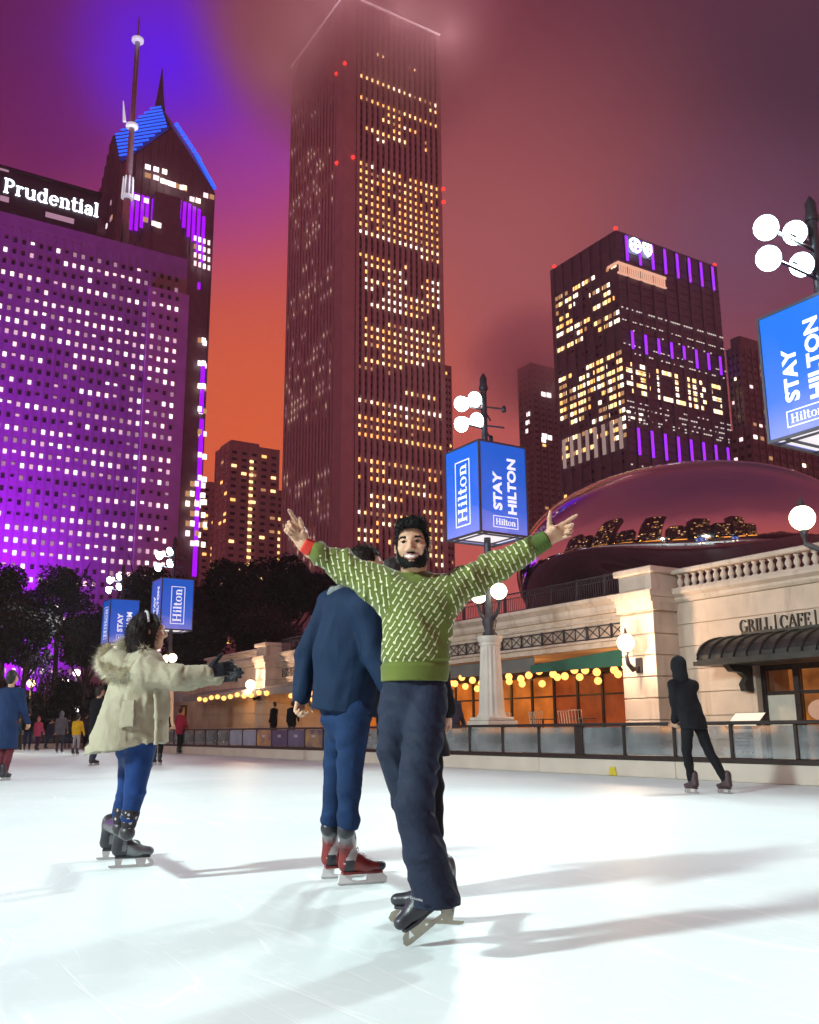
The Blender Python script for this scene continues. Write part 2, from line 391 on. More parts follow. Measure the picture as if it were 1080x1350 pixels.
# --- gabled tower with the blue chevron roof and spire
def gabled_tower():
    c = at(160, 215, 330); G = Grid(c.x, c.y)
    xe = G.ony(282, 262, 0)[0]; W = xe; z0 = c.z
    # apex over the centre
    pc = proj(G.L(W / 2, W / 2, z0)); lo, hi = z0, z0 + 150
    for _ in range(40):
        mid = (lo + hi) / 2
        if proj(G.L(W / 2, W / 2, mid))[1] > 137: lo = mid
        else: hi = mid
    za = lo; zm = (z0 + za) / 2
    t = thing('office_tower', 'dark tower with blue striped gabled roof, needle spire and purple strips', 'skyscraper', (c.x, c.y, 0), GA)
    wall = mat('dark_granite_facade', (.17, .12, .17), .5, 0, .15, .3)
    h = W / 2
    mb = MB(); V = [(0, 0, 0), (W, 0, 0), (W, W, 0), (0, W, 0), (0, 0, z0), (h, 0, zm), (W, 0, z0), (W, h, zm), (W, W, z0), (h, W, zm), (0, W, z0), (0, h, zm)]
    mb.add(V, [(0, 1, 6, 5, 4), (1, 2, 8, 7, 6), (2, 3, 10, 9, 8), (3, 0, 4, 11, 10), (3, 2, 1, 0)])
    n = 13                                                        # mullion ribs on the two seen faces
    for i in range(n + 1):
        x = W * i / n; zt = z0 + (zm - z0) * (1 - abs(x - h) / h) - 1
        mb.box(x - .3, x + .3, -.5, 0, 0, zt); mb.box(-.5, 0, x - .3, x + .3, 0, zt)
    mb.build('wall', wall, t)
    e = .7
    def roofplane(mbx, A, B, C, D): mbx.add([A, B, C, D, (A[0], A[1], A[2] - e), (B[0], B[1], B[2] - e), (C[0], C[1], C[2] - e), (D[0], D[1], D[2] - e)], [(0, 1, 2, 3), (7, 6, 5, 4), (0, 4, 5, 1), (1, 5, 6, 2), (2, 6, 7, 3), (3, 7, 4, 0)])
    ap = (h, h, za)
    mb = MB()
    for q in (((0, h, zm), (0, 0, z0), (h, 0, zm)), ((h, 0, zm), (W, 0, z0), (W, h, zm)), ((W, h, zm), (W, W, z0), (h, W, zm)), ((h, W, zm), (0, W, z0), (0, h, zm))):
        roofplane(mb, ap, *[(p[0], p[1], p[2] + .05) for p in q])
    mb.build('roof', mat('roof_dark_metal', (.05, .05, .09), .35, .4, .2, .3), t)
    # blue light tubes across the roof plane that faces south-west
    mb = MB(); W0, C0, S0 = Vector((0, h, zm)), Vector((0, 0, z0)), Vector((h, 0, zm)); A = Vector(ap); nrm = Vector((-1, -1, 1.2)).normalized()
    def inpl(f, s):     # f: 0 corner .. 1 apex; s: across -1..1
        cen = C0.lerp(A, f); half = (W0 - S0) / 2 * (1 - abs(2 * f - 1)); return cen + half * s + nrm * .9
    for k in range(13):
        f = .10 + k * .066; s = .86
        mb.tube([inpl(f, -s), inpl(f, s)], .42, 6)
    mb.build('roof_light', BLUE, t)
    mb = MB(); E0 = Vector((W, h, zm)); SEc = Vector((W, 0, z0))
    for k in range(9):
        a = A.lerp(E0, .35 + k * .07); b_ = A.lerp(E0, .35 + k * .07 + .05); mb.tube([a + Vector((.4, -.4, 1)), b_ + Vector((.4, -.4, 1))], .9, 6)
    a = A.lerp(E0, .9)
    mb.tube([a + Vector((0, -.5, 1)), E0.lerp(SEc, .96) + Vector((.3, -.3, .8))], .8, 6)
    mb.build('ridge_light', BLUE, t)
    sp = proj(G.L(h, h, za)); lo, hi = za, za + 60
    for _ in range(40):
        mid = (lo + hi) / 2
        if proj(G.L(h, h, mid))[1] > 90: lo = mid
        else: hi = mid
    MB().tube([(h, h, za - 3), (h, h, za + 4), (h, h, lo)], [2.4, 1.5, .15], 8).build('spire', mat('spire_metal', (.10, .09, .16), .4, .5), t)
    # setback shoulder on the west side
    MB().box(-4, 0, W * .45, W * .95, 0, z0 - 4).box(-7, -4, W * .55, W * .95, 0, z0 - 22).build('shoulder_block', wall, t)
    # purple niches beside the dark stepped centre bay
    mb = MB(); px = lambda p, q: G.ony(p, q, -.6)
    for (x, y0, y1) in ((172, 252, 303), (179, 255, 304), (186, 257, 300), (193, 259, 293), (201, 262, 290), (236, 263, 288), (242, 266, 300), (248, 268, 312), (254, 272, 318), (260, 275, 333), (266, 285, 346), (259, 372, 428), (265, 480, 545), (262, 552, 645), (256, 640, 760)):
        a = px(x, y1); b = px(x, y0); w = .62 if y0 < 360 else .8
        MB().box(a[0] - w, a[0] + w, -.95, -.45, a[1], b[1]).build('purple_light', PURPLE, t)
    mb = MB(); zc = px(222, 262)[1]; xm = px(219, 262)[0]
    for k, (hw, dz) in enumerate(((5.2, 0), (8.5, 17), (11, 23), (14, 29), (17, 36))):
        mb.box(xm - hw, xm + hw, -3.4 + k * .5, 0, 0, zc - dz)
    mb.build('centre_bay', wall, t)
    items = []; r = random.Random(5)
    for (x, y, w) in [(192, 225, 1.1), (203, 228, 1.1), (214, 231, 1), (192, 236, 1.2), (203, 239, 1.2)] + [(211 + 5 * k, 243 + 1.7 * k, .8) for k in range(7)] + [(240, 252, .9), (250, 267, 1), (258, 269, 1), (268, 262, 1), (276, 264, 1), (178, 265, 1), (190, 269, 1), (189, 294, 1), (200, 299, 1), (206, 301, 1)] + [(254 + 6 * i, 318 + 11 * k + 2 * i, .5) for i in range(4) for k in range(4)] + [(260 + 5 * i, 452 + k * 30, .8) for i in range(3) for k in range(9)] + [(244 + 6 * i, 640 + 13 * k, .8) for i in range(5) for k in range(7) if (i + k) % 3]:
        a = px(x, y); items.append(('S', -.6 if abs(a[0] - xm) > 18 else -3.6, a[0], a[1], w * 1.9, 2.0, r.choice([WARM[2], COOL[0], COOL[1], WARM[3]])))
    for k in range(26):
        z = z0 - 12 - 8 * k
        for i in range(10):
            if r.random() < .12: items.append(('W', -.6, W * (.03 + .04 * i), z, 1.4, 1.8, r.choice(COOL + [WARM[3]])))
    windows(t, G, items)
gabled_tower()

# --- tall ribbed granite tower whose top is lost in cloud
def ribbed_tower():
    c = at(457, -10, 390); G = Grid(c.x, c.y); Z = c.z
    t = thing('office_tower', 'tallest square granite tower with amber window rows, top lost in cloud', 'skyscraper', (c.x, c.y, 0), GA)
    xe = G.ony(590, 690, 0)[0]; yn = G.onx(379, 400, 0)[0]
    stone = mat('pale_granite', (.62, .54, .56), .75, 0, .08, .2)
    x0 = G.ony(470, 400, 0)[0]; y0 = G.onx(441, 400, 0)[0]; x1 = xe - 2.2; y1 = yn - 2
    nx, ny = 15, 15; dx = (x1 - x0) / nx; dy = (y1 - y0) / ny
    mb = MB(); mb.box(0, xe, 0, yn, 0, Z)
    for i in range(nx + 1): mb.box(x0 + i * dx - dx * .27, x0 + i * dx + dx * .27, -1.1, 0, 0, Z)
    for i in range(ny + 1): mb.box(-1.1, 0, y0 + i * dy - dy * .27, y0 + i * dy + dy * .27, 0, Z)
    mb.box(-1.1, x0 - dx * .5, -1.1, 0, 0, Z); mb.box(-1.1, 0, 0, y0 - dy * .5, 0, Z)
    mb.build('wall', stone, t)
    mb = MB()
    for i in range(nx): mb.box(x0 + (i + .5) * dx - dx * .225, x0 + (i + .5) * dx + dx * .225, -.03, .3, 0, Z - 16)
    for i in range(ny): mb.box(-.03, .3, y0 + (i + .5) * dy - dy * .225, y0 + (i + .5) * dy + dy * .225, 0, Z - 16)
    mb.build('spandrel', mat('dark_spandrel_panel', (.13, .095, .11), .5, 0, .2, .3), t)
    mb = MB()                                                     # crown floodlights behind the parapet
    for i in range(40): x = 1 + (xe - 2) * i / 39; mb.box(x - .45, x + .45, -1.55, -1.15, Z - 2.2, Z - 1.1)
    for i in range(40): y = 1 + (yn - 2) * i / 39; mb.box(-1.55, -1.15, y - .45, y + .45, Z - 2.2, Z - 1.1)
    for (x, y) in ((-6, -6), (xe * .5, -7), (xe + 2, -6), (-7, yn * .5), (-6, yn)): lamp('POINT', 'crown_glow', (x, y, Z - 3), 6e3, (1, .50, .56), t, 8)
    mb.build('crown_light', emis('crown_lamp_white', (1, .66, .72), 3.2, sample=True), t)
    zf = lambda y: G.ony(472, y, 0)[1]
    # floors by the height they show in the picture: (top px, bottom px, chance lit, first column, last column, palette)
    bands = [(60, 66, .35, 3, 12, 2), (84, 90, .0, 0, 15, 0), (92, 99, .9, 0, 15, 2), (104, 112, .5, 9, 15, 2), (119, 129, .96, 0, 15, 0), (130, 143, .45, 5, 13, 0), (141, 152, .6, 0, 13, 1), (152, 166, .62, 1, 13, 1), (166, 180, .32, 2, 15, 2), (186, 200, .22, 0, 14, 2), (205, 218, .95, 0, 15, 1), (218, 296, .93, 0, 15, 0), (296, 306, .95, 0, 15, 2), (306, 314, .4, 4, 15, 2), (330, 341, .6, 0, 9, 0), (343, 376, .66, 1, 15, 2), (376, 400, .72, 2, 13, 2), (400, 412, .55, 4, 14, 2), (412, 455, .74, 1, 15, 1), (455, 470, .6, 4, 12, 1), (470, 480, .85, 1, 8, 2), (482, 490, .3, 0, 6, 3), (494, 508, .5, 8, 15, 1), (518, 530, .85, 0, 15, 2), (534, 548, .45, 0, 12, 1), (548, 560, .7, 0, 15, 0), (560, 571, .8, 0, 15, 0), (600, 616, .75, 0, 15, 3), (616, 650, .35, 0, 15, 1), (650, 670, .22, 0, 15, 1), (670, 745, .45, 0, 15, 1)]
    r = random.Random(3); items = []; dz = (zf(213) - zf(303)) / 9.
    z = Z - 8
    while z > 70:
        py = proj(G.L(x0, 0, z))[1]; b = next((b for b in bands if b[0] <= py < b[1]), None)
        row = runs(nx, min(1, b[2] + .1), r, 1, 4) if b else [False] * nx
        for i in range(nx):
            on = b and row[i] and b[3] <= i < b[4]
            if b and b[2] > .9 and b[3] <= i < b[4]: on = r.random() < b[2]
            if on:
                m = r.choices(WARM, [(.75, .25, 0, .1), (.35, .45, .2, .15), (.08, .4, .5, .1), (.2, .1, 0, .8)][b[5]])[0]
                items.append(('S', -.10, x0 + (i + .5) * dx, z, dx * .45, dz * r.choice((.34, .40, .45)), m))
            else: items.append(('S', -.10, x0 + (i + .5) * dx, z, dx * .42, dz * .46, DARKW))
        pw = [.15, .7, .65, .15, .5, .6, .2, .55][int((Z - z) / 19) % 8] if z < Z - 60 else .14
        row = runs(ny, pw, r, 2, 6)
        for i in range(ny):
            m = (WARM[2] if r.random() < .25 else WARM[3] if r.random() < .5 else COOL[0]) if row[i] and r.random() < .75 else DARKW
            lit = m is not DARKW
            items.append(('W', -.10, y0 + (i + .5) * dy, z, dy * .44 * (.62 if lit else 1), dz * (.34 if lit else .46), m))
        z -= dz
    windows(t, G, items)
    mb = MB()
    for (x, y, z) in ((-1.3, -1.3, zf(93)), (-1.3, y0 - dy * .5, zf(93)), (x0 - dx, -1.4, zf(212)), (-1.4, y0 - dy, zf(214)), (xe, -1.2, zf(212)), (xe, -1.2, zf(230))): mb.ball((x, y, z), .9, 6)
    mb.build('beacon', REDLAMP, t)
    return G, Z, xe, yn
RT = ribbed_tower()

# --- broad dark tower with violet strips and #CUBS in its windows
def message_tower():
    c = at(812, 303, 420); G = Grid(c.x, c.y); Z = c.z
    t = thing('office_tower', 'broad dark tower with violet strips and lit windows spelling #CUBS', 'skyscraper', (c.x, c.y, 0), GA)
    xe = G.ony(946, 362, 0)[0]; yn = G.onx(726, 373, 0)[0]
    skin = mat('dark_steel_facade', (.13, .145, .23), .45, .1, .15, .3)
    mb = MB(); mb.box(0, xe, 0, yn, 0, Z); nf = 60; dz = 4.1
    for k in range(1, 56): mb.box(-.35, xe + .2, -.35, 0, Z - 6 - k * dz - .35, Z - 6 - k * dz)      # thin floor edges
    for k in range(8): x = xe * (.08 + .122 * k); mb.box(x - .9, x + .9, -.8, 0, 0, Z - .5)
    for k in range(7): y = yn * (.1 + .14 * k); mb.box(-.8, 0, y - .5, y + .5, 0, Z - .5)
    mb.build('wall', skin, t)
    mb = MB()
    for k in range(8):
        x = xe * (.08 + .122 * k)
        for (pa, pb) in ((314, 346), (437, 462), (563, 598)):
            za = G.ony(830, pa, 0)[1]; zb = G.ony(830, pb, 0)[1]
            if pa == 437: zb = za - (za - zb) * [.9, 1, .8, .85, .7, 1, .9, 1][k]
            MB().box(x - .75, x + .75, -1.15, -.8, zb, za).build('violet_light', VIOLET, t)
    r = random.Random(21); items = []
    # the message: five letters, five storeys high
    glyph = {'#': ['01010', '11111', '01010', '11111', '01010'], 'C': ['1111', '1000', '1000', '1000', '1111'], 'U': ['1001', '1001', '1001', '1001', '1111'], 'B': ['1110', '1001', '1110', '1001', '1110'], 'S': ['1111', '1000', '1111', '0001', '1111']}
    za = G.ony(828, 479, 0)[1]; zb = G.ony(828, 519, 0)[1]; rz = (za - zb) / 4.6
    for ch, px0, px1 in (('#', 825, 856), ('C', 866, 886), ('U', 889, 910), ('B', 914, 931), ('S', 935, 955)):
        yy = 479 + (px0 - 828) * .42; xa = G.ony(px0, yy, 0)[0]; xb = G.ony(px1, yy + 9, 0)[0]; rows = glyph[ch]; nn = len(rows[0]); dx = (xb - xa) / nn
        for j, rw in enumerate(rows):
            for i, b in enumerate(rw):
                if b == '1':
                    for q in (0, 1): items.append(('S', -.05, xa + (i + .26 + .5 * q) * dx, za - j * rz, dx * .44, rz * .6, r.choices(WARM, [.1, .4, .6, 0])[0]))
    S2 = emis('lit_ceiling_row', (1, .85, .75), .8)
    for (py, p, pal) in ((405, .8, S2), (421, .75, S2), (432, .3, S2), (452, .3, S2), (462, .55, S2), (527, .55, S2), (534, .6, S2), (541, .4, S2), (548, .45, S2), (552, .3, S2), (610, .4, S2), (625, .4, S2)):
        z = G.ony(820, py, 0)[1]
        for i in range(44):
            if r.random() < p: items.append(('S', -.4, xe * (i + .5) / 44, z, xe / 44 * .55, .55, pal))
    for k in range(12):                                           # corner lounge lights
        items.append(('S', -.5, r.uniform(.3, 9), G.ony(815, r.choice([540, 547, 620, 630]), 0)[1], 2.2, .9, r.choice([WARM[2], S2])))
    for k in range(44):
        z = Z - 18 - k * 4.1; py = proj(G.L(0, yn * .3, z))[1]
        p = .0
        for a, b, q in ((318, 345, .22), (345, 372, .4), (372, 440, .5), (470, 500, .75), (505, 545, .78), (548, 590, .45), (635, 700, .55)):
            if a < py < b: p = q
        row = runs(18, p, r, 1, 4)
        for i in range(18):
            if row[i]: items.append(('W', -.1, yn * (i + .8) / 19.5, z, yn / 19.5 * .7, 2.0, r.choices(WARM, [.25, .45, .35, .3])[0]))
            elif r.random() < .25: items.append(('W', -.1, yn * (i + .8) / 19.5, z, yn / 19.5 * .6, 1.4, DARKW))
    z = G.onx(770, 590, 0)[1]
    for i in range(8): items.append(('W', -.9, yn * (.08 + .115 * i), z, 2.2, 15, emis('lit_lobby_window', (1, .68, .6), .35)))
    windows(t, G, items)
    mb = MB(); za = G.ony(812, 348, 0)[1]
    mb.box(-1.2, xe * .44, -1.2, -.4, za, za + 1.3); mb.box(-1.2, xe * .44, -1.2, -.4, za - 5, za - 4.2); mb.box(-1.3, -.4, 0, yn * .12, za, za + 1.3)
    for i in range(22): mb.box(xe * .02 * i, xe * .02 * i + .5, -1.2, -.5, za - 4.2, za)
    mb.build('terrace_light', emis('terrace_lamp_warm', (1, .5, .34), .9), t)
    # two white emblems: a cross and a shield
    a = G.ony(835, 325, 0); mb = MB(); q = 3.0
    for i in range(24):
        A, B = 2 * pi * i / 24, 2 * pi * (i + 1) / 24; R0, R1 = q * 1.0, q * 1.35
        mb.prism([(a[0] + R0 * cos(A), a[1] + R0 * sin(A)), (a[0] + R1 * cos(A), a[1] + R1 * sin(A)), (a[0] + R1 * cos(B), a[1] + R1 * sin(B)), (a[0] + R0 * cos(B), a[1] + R0 * sin(B))], -1.7, -1.3, 'y') if i % 6 not in (5,) else None
    mb.box(a[0] - 2.6, a[0] + 2.6, -1.72, -1.32, a[1] - .6, a[1] + .6); mb.box(a[0] - .6, a[0] + .6, -1.75, -1.3, a[1] - 2.6, a[1] + 2.6)
    mb.build('emblem', WHITE_SIGN, t)
    a = G.ony(851, 331, 0); mb = MB()
    sh = [(-3, 3.4), (3, 3.4), (3, -.5), (1.8, -2.6), (0, -4), (-1.8, -2.6), (-3, -.5)]; inn = [(x * .68, y * .68) for x, y in sh]
    for i in range(7):
        j = (i + 1) % 7; mb.prism([(a[0] + p[0], a[1] + p[1]) for p in (sh[i], sh[j], inn[j], inn[i])], -1.7, -1.3, 'y')
    mb.box(a[0] - .5, a[0] + .5, -1.75, -1.3, a[1] - 2, a[1] + 1.6); mb.box(a[0] - 1.4, a[0] + 1.4, -1.72, -1.3, a[1] + .2, a[1] + .9)
    mb.build('emblem', WHITE_SIGN, t)
    mb = MB()
    for p in ((.5, .5, Z + 1.2), (xe - 1, .5, Z + .8), (.5, yn - 3, Z + 1.2)): mb.ball(p, 1., 6)
    mb.build('beacon', REDLAMP, t)
message_tower()

# --- lesser towers
def plain_tower(px_c, py_c, Y, px_e, px_w, label, name, col, win, cat='skyscraper', seed=1, p=.2, steps=(), bw=2.4, bh=3.6, pal=None, fp=.6, ribs=True):
    c = at(px_c, py_c, Y); G = Grid(c.x, c.y); Z = c.z
    t = thing(name, label, cat, (c.x, c.y, 0), GA)
    xe = G.ony(px_e, py_c, 0)[0]; yn = G.onx(px_w, py_c, 0)[0]; r = random.Random(seed)
    mb = MB().box(0, xe, 0, yn, 0, Z)
    for (fx0, fx1, fy0, fy1, hz) in steps: mb.box(xe * fx0, xe * fx1, yn * fy0, yn * fy1, Z, Z + hz)
    nx = max(3, int(xe / (bw * 1.7))); ny = max(3, int(yn / (bw * 1.7))); dx = xe / nx; dy = yn / ny
    if ribs:
        for i in range(nx + 1): mb.box(i * dx - .35, i * dx + .35, -.5, 0, 0, Z)
        for i in range(ny + 1): mb.box(-.5, 0, i * dy - .35, i * dy + .35, 0, Z)
    mb.build('wall', col, t); items = []; z = Z - 5
    while z > 12:
        pz = p * r.choice([.3, .8, 1, 1.6])
        for i in range(nx): items.append(('S', -.05, (i + .5) * dx, z, dx * fp * .8, bh * .40, r.choice(pal or WARM) if r.random() < pz else DARKW))
        for i in range(ny): items.append(('W', -.05, (i + .5) * dy, z, dy * fp * .8, bh * .40, r.choice(pal or WARM) if r.random() < pz else DARKW))
        z -= bh
    for it in win: items.append(it(G, xe, yn, Z))
    windows(t, G, items, 60); return t, G, xe, yn, Z
brick = mat('rosy_concrete', (.55, .40, .40), .85, 0, .1, .2)
dusk = mat('dark_glass_tower_skin', (.16, .14, .18), .4, .1, .15, .2)
# stair strip of pale lights on the apartment tower
def strip(k): return lambda G, xe, yn, Z: ('S', -.7, G.ony(330, 650, 0)[0], Z - 9 - 3.7 * k, 2.0, 1.3, WARM[1])
plain_tower(303, 583, 480, 368, 286, 'rosy apartment tower with one bright stair strip, between two office towers', 'apartment_tower', brick, [strip(k) for k in range(26)], 'apartment tower', 4, .2, ((.05, .62, .1, .9, 2.2), (.62, .8, .1, .9, -3)), 3.0, 3.7, [WARM[0], WARM[1], WARM[3]])
plain_tower(268, 634, 520, 300, 262, 'low rosy apartment block with amber windows beside purple tower', 'apartment_tower', brick, [], 'apartment tower', 6, .35, (), 3.0, 3.7, [WARM[0], WARM[3]])
plain_tower(366, 646, 500, 384, 360, 'narrow rosy block tucked behind the tallest granite tower', 'apartment_tower', brick, [], 'apartment tower', 8, .4, (), 3.0, 3.7, [WARM[0], WARM[1]])
plain_tower(582, 480, 520, 594, 575, 'thin slab showing just past the edge of the tallest tower', 'office_tower', brick, [], 'skyscraper', 9, .18, (), 2.5, 4, [WARM[0], WARM[3]])
HZ = plain_tower(700, 478, 560, 735, 683, 'dark narrow tower dissolving into cloud behind the rink light post', 'office_tower', dusk,
    [(lambda G, xe, yn, Z, p=p: ('S', -.3, G.ony(*p, 0)[0], G.ony(*p, 0)[1], 4, 3, COOL[1])) for p in ((717, 520), (723, 521), (718, 575), (724, 577), (716, 580))] + [(lambda G, xe, yn, Z, p=p: ('W', -.3, G.onx(*p, 0)[0], G.onx(*p, 0)[1], 3, 2.5, COOL[1])) for p in ((697, 546), (696, 557), (696, 568))], 'skyscraper', 12, .02, (), 2.6, 4)
plain_tower(974, 455, 450, 1012, 958, 'dark stepped tower between violet striped tower and the near banner', 'office_tower', dusk, [], 'skyscraper', 14, .10, ((.1, .8, .1, .9, 6),), 2.4, 4, [WARM[3], COOL[0], WARM[2]])
plain_tower(990, 560, 380, 1075, 962, 'low dark block with rosy windows just above the mirrored sculpture', 'office_block', dusk, [], 'office block', 15, .3, (), 2.6, 4, [WARM[3], COOL[0], WARM[2]])
# ------------------------------------------------------------------ ground, ice and paving
PG = Grid(4.2, 19.0)                                # rink frame: x = 0 along the east boards, y north
def sheet(name, x0, x1, y0, y1, z, m, th=.05, G=PG):
    o = MB().box(x0, x1, y0, y1, z - th, z).build(name, m, None, loc=(G.o[0], G.o[1], 0)); o.rotation_euler = (0, 0, GA); return struct(o)
def ice_material():
    m, nt, b = nodes_of('rink_ice'); N_ = nt.nodes; K = nt.links
    tc = N_.new('ShaderNodeTexCoord')
    def noise(sc, det=4, dist=0., vec=None, rot=0., stretch=1.):
        mp = N_.new('ShaderNodeMapping'); mp.inputs['Rotation'].default_value = (0, 0, rot); mp.inputs['Scale'].default_value = (1, stretch, 1)
        K.new(tc.outputs['Object'], mp.inputs['Vector'])
        n = N_.new('ShaderNodeTexNoise'); n.inputs['Scale'].default_value = sc; n.inputs['Detail'].default_value = det; n.inputs['Distortion'].default_value = dist
        K.new(mp.outputs[0], n.inputs['Vector']); return n.outputs['Fac']
    def thin(fac, w):
        a = N_.new('ShaderNodeMath'); a.operation = 'SUBTRACT'; a.inputs[1].default_value = .5; K.new(fac, a.inputs[0])
        c = N_.new('ShaderNodeMath'); c.operation = 'ABSOLUTE'; K.new(a.outputs[0], c.inputs[0])
        d = N_.new('ShaderNodeMapRange'); d.inputs['From Min'].default_value = 0; d.inputs['From Max'].default_value = w; d.inputs['To Min'].default_value = 1; d.inputs['To Max'].default_value = 0
        K.new(c.outputs[0], d.inputs['Value']); return d.outputs[0]
    def mul(a, bb):
        q = N_.new('ShaderNodeMath'); q.operation = 'MULTIPLY'; K.new(a, q.inputs[0])
        if isinstance(bb, float): q.inputs[1].default_value = bb
        else: K.new(bb, q.inputs[1])
        return q.outputs[0]
    def add(a, bb):
        q = N_.new('ShaderNodeMath'); q.operation = 'ADD'; K.new(a, q.inputs[0]); K.new(bb, q.inputs[1]); return q.outputs[0]
    scr = None
    for i, (sc, rot, st, w) in enumerate(((.9, .4, .16, .006), (1.3, -.7, .14, .005), (.7, 1.3, .2, .004), (2.2, .9, .12, .005), (2.6, -.2, .1, .005), (1.7, 2.2, .12, .004), (4.1, .2, .08, .006), (4.8, 1.7, .08, .006))):
        t = thin(noise(sc, 1.5, .4, rot=rot, stretch=st), w); gate = N_.new('ShaderNodeMapRange'); gate.inputs['From Min'].default_value = .48; gate.inputs['From Max'].default_value = .62
        K.new(noise(.6 + .23 * i, 2, rot=i), gate.inputs['Value']); t = mul(t, gate.outputs[0]); scr = t if scr is None else add(scr, t)
    big = noise(.35, 5, .6); fine = noise(9, 6)
    rp = N_.new('ShaderNodeValToRGB'); e = rp.color_ramp.elements; e[0].position = .3; e[0].color = (.70, .79, .785, 1); e[1].position = .72; e[1].color = (.80, .87, .865, 1); K.new(big, rp.inputs['Fac'])
    mx = N_.new('ShaderNodeMix'); mx.data_type = 'RGBA'; K.new(mul(scr, .55), mx.inputs['Factor']); K.new(rp.outputs['Color'], mx.inputs['A']); mx.inputs['B'].default_value = (.93, .95, .96, 1)
    fr = N_.new('ShaderNodeMapRange'); fr.inputs['From Min'].default_value = .55; fr.inputs['From Max'].default_value = .75; fr.inputs['To Max'].default_value = .45; K.new(fine, fr.inputs['Value'])
    m2 = N_.new('ShaderNodeMix'); m2.data_type = 'RGBA'; K.new(fr.outputs[0], m2.inputs['Factor']); K.new(mx.outputs['Result'], m2.inputs['A']); m2.inputs['B'].default_value = (.88, .91, .92, 1)
    K.new(m2.outputs['Result'], b.inputs['Base Color'])
    ro = N_.new('ShaderNodeMapRange'); ro.inputs['To Min'].default_value = .36; ro.inputs['To Max'].default_value = .6; K.new(fine, ro.inputs['Value']); K.new(ro.outputs[0], b.inputs['Roughness'])
    b.inputs['Specular IOR Level'].default_value = .16
    bp = N_.new('ShaderNodeBump'); bp.inputs['Strength'].default_value = .13; bp.inputs['Distance'].default_value = .006
    K.new(add(mul(scr, -1.), mul(fine, .35)), bp.inputs['Height']); K.new(bp.outputs[0], b.inputs['Normal'])
    return m
asphalt = mat('dark_ground', (.045, .04, .045), .85, 0, .2, .2, .3, 8)
paving = mat('terrace_concrete', (.24, .22, .21), .7, 0, .15, 1.2, .25, 20)
g = MB().box(-555, 555, -255, 715, -1.2, -.35).build('ground', asphalt); struct(g)
sheet('ice', -26, 0, -40, 44.3, 0, ice_material(), .2)
sheet('terrace_paving', .0 + .14, 60, -40, 60, .0, paving, .2)
sheet('park_paving', -90, .13, 44.44, 90, -.004, asphalt, .2)
sheet('street_paving', -140, -26.14, -60, 44.43, -.004, paving, .2)
# raised plaza behind the restaurant
def plaza():
    o = MB().box(9.3, 220, -90, 46.2, -.3, 4.42).build('plaza', mat('plaza_concrete', (.20, .185, .18), .6, 0, .15, .8, .2, 12), None, loc=(PG.o[0], PG.o[1], 0)); o.rotation_euler = (0, 0, GA); struct(o)
    o = MB().box(6.5, 260, 46.3, 150, -.3, 3.2).build('lawn', mat('lawn_dark_grass', (.035, .05, .02), .9, 0, .3, 2, .5, 30), None, loc=(PG.o[0], PG.o[1], 0)); o.rotation_euler = (0, 0, GA); struct(o)
plaza()

# ------------------------------------------------------------------ boards round the rink
bronze = mat('dark_bronze_metal', (.045, .035, .033), .38, .7, .2, 8)
board = mat('cream_rink_board', (.60, .54, .46), .45, 0, .08, 1.5, .1, 10)
def plexi():
    m = glassmat('clear_board_glass', (.80, .84, .86), .10, .04); nt = m.node_tree; out = nt.nodes['Material Output']; src = out.inputs['Surface'].links[0].from_socket
    d = nt.nodes.new('ShaderNodeBsdfDiffuse'); d.inputs['Color'].default_value = (.55, .58, .60, 1); nz = nt.nodes.new('ShaderNodeTexNoise'); nz.inputs['Scale'].default_value = 2.2; nz.inputs['Detail'].default_value = 6; tc = nt.nodes.new('ShaderNodeTexCoord'); nt.links.new(tc.outputs['Object'], nz.inputs['Vector'])
    mr = nt.nodes.new('ShaderNodeMapRange'); mr.inputs['From Min'].default_value = .35; mr.inputs['From Max'].default_value = .75; mr.inputs['To Min'].default_value = .10; mr.inputs['To Max'].default_value = .34; nt.links.new(nz.outputs['Fac'], mr.inputs['Value'])
    mx = nt.nodes.new('ShaderNodeMixShader'); nt.links.new(mr.outputs[0], mx.inputs[0]); nt.links.new(src, mx.inputs[1]); nt.links.new(d.outputs[0], mx.inputs[2]); nt.links.new(mx.outputs[0], out.inputs['Surface']); return m
pane = plexi()
def poster_material(name, c1, c2, seed):
    m, nt, b = nodes_of(name); N_ = nt.nodes; K = nt.links
    tc = N_.new('ShaderNodeTexCoord'); nz = N_.new('ShaderNodeTexNoise'); nz.inputs['Scale'].default_value = 1.6; nz.noise_dimensions = '4D'; nz.inputs['W'].default_value = seed
    K.new(tc.outputs['Object'], nz.inputs['Vector']); rp = N_.new('ShaderNodeValToRGB'); e = rp.color_ramp.elements
    e[0].position = .35; e[0].color = (*lin(c1), 1); e[1].position = .65; e[1].color = (*lin(c2), 1); K.new(nz.outputs['Fac'], rp.inputs['Fac']); K.new(rp.outputs[0], b.inputs['Base Color']); b.inputs['Roughness'].default_value = .4
    return m
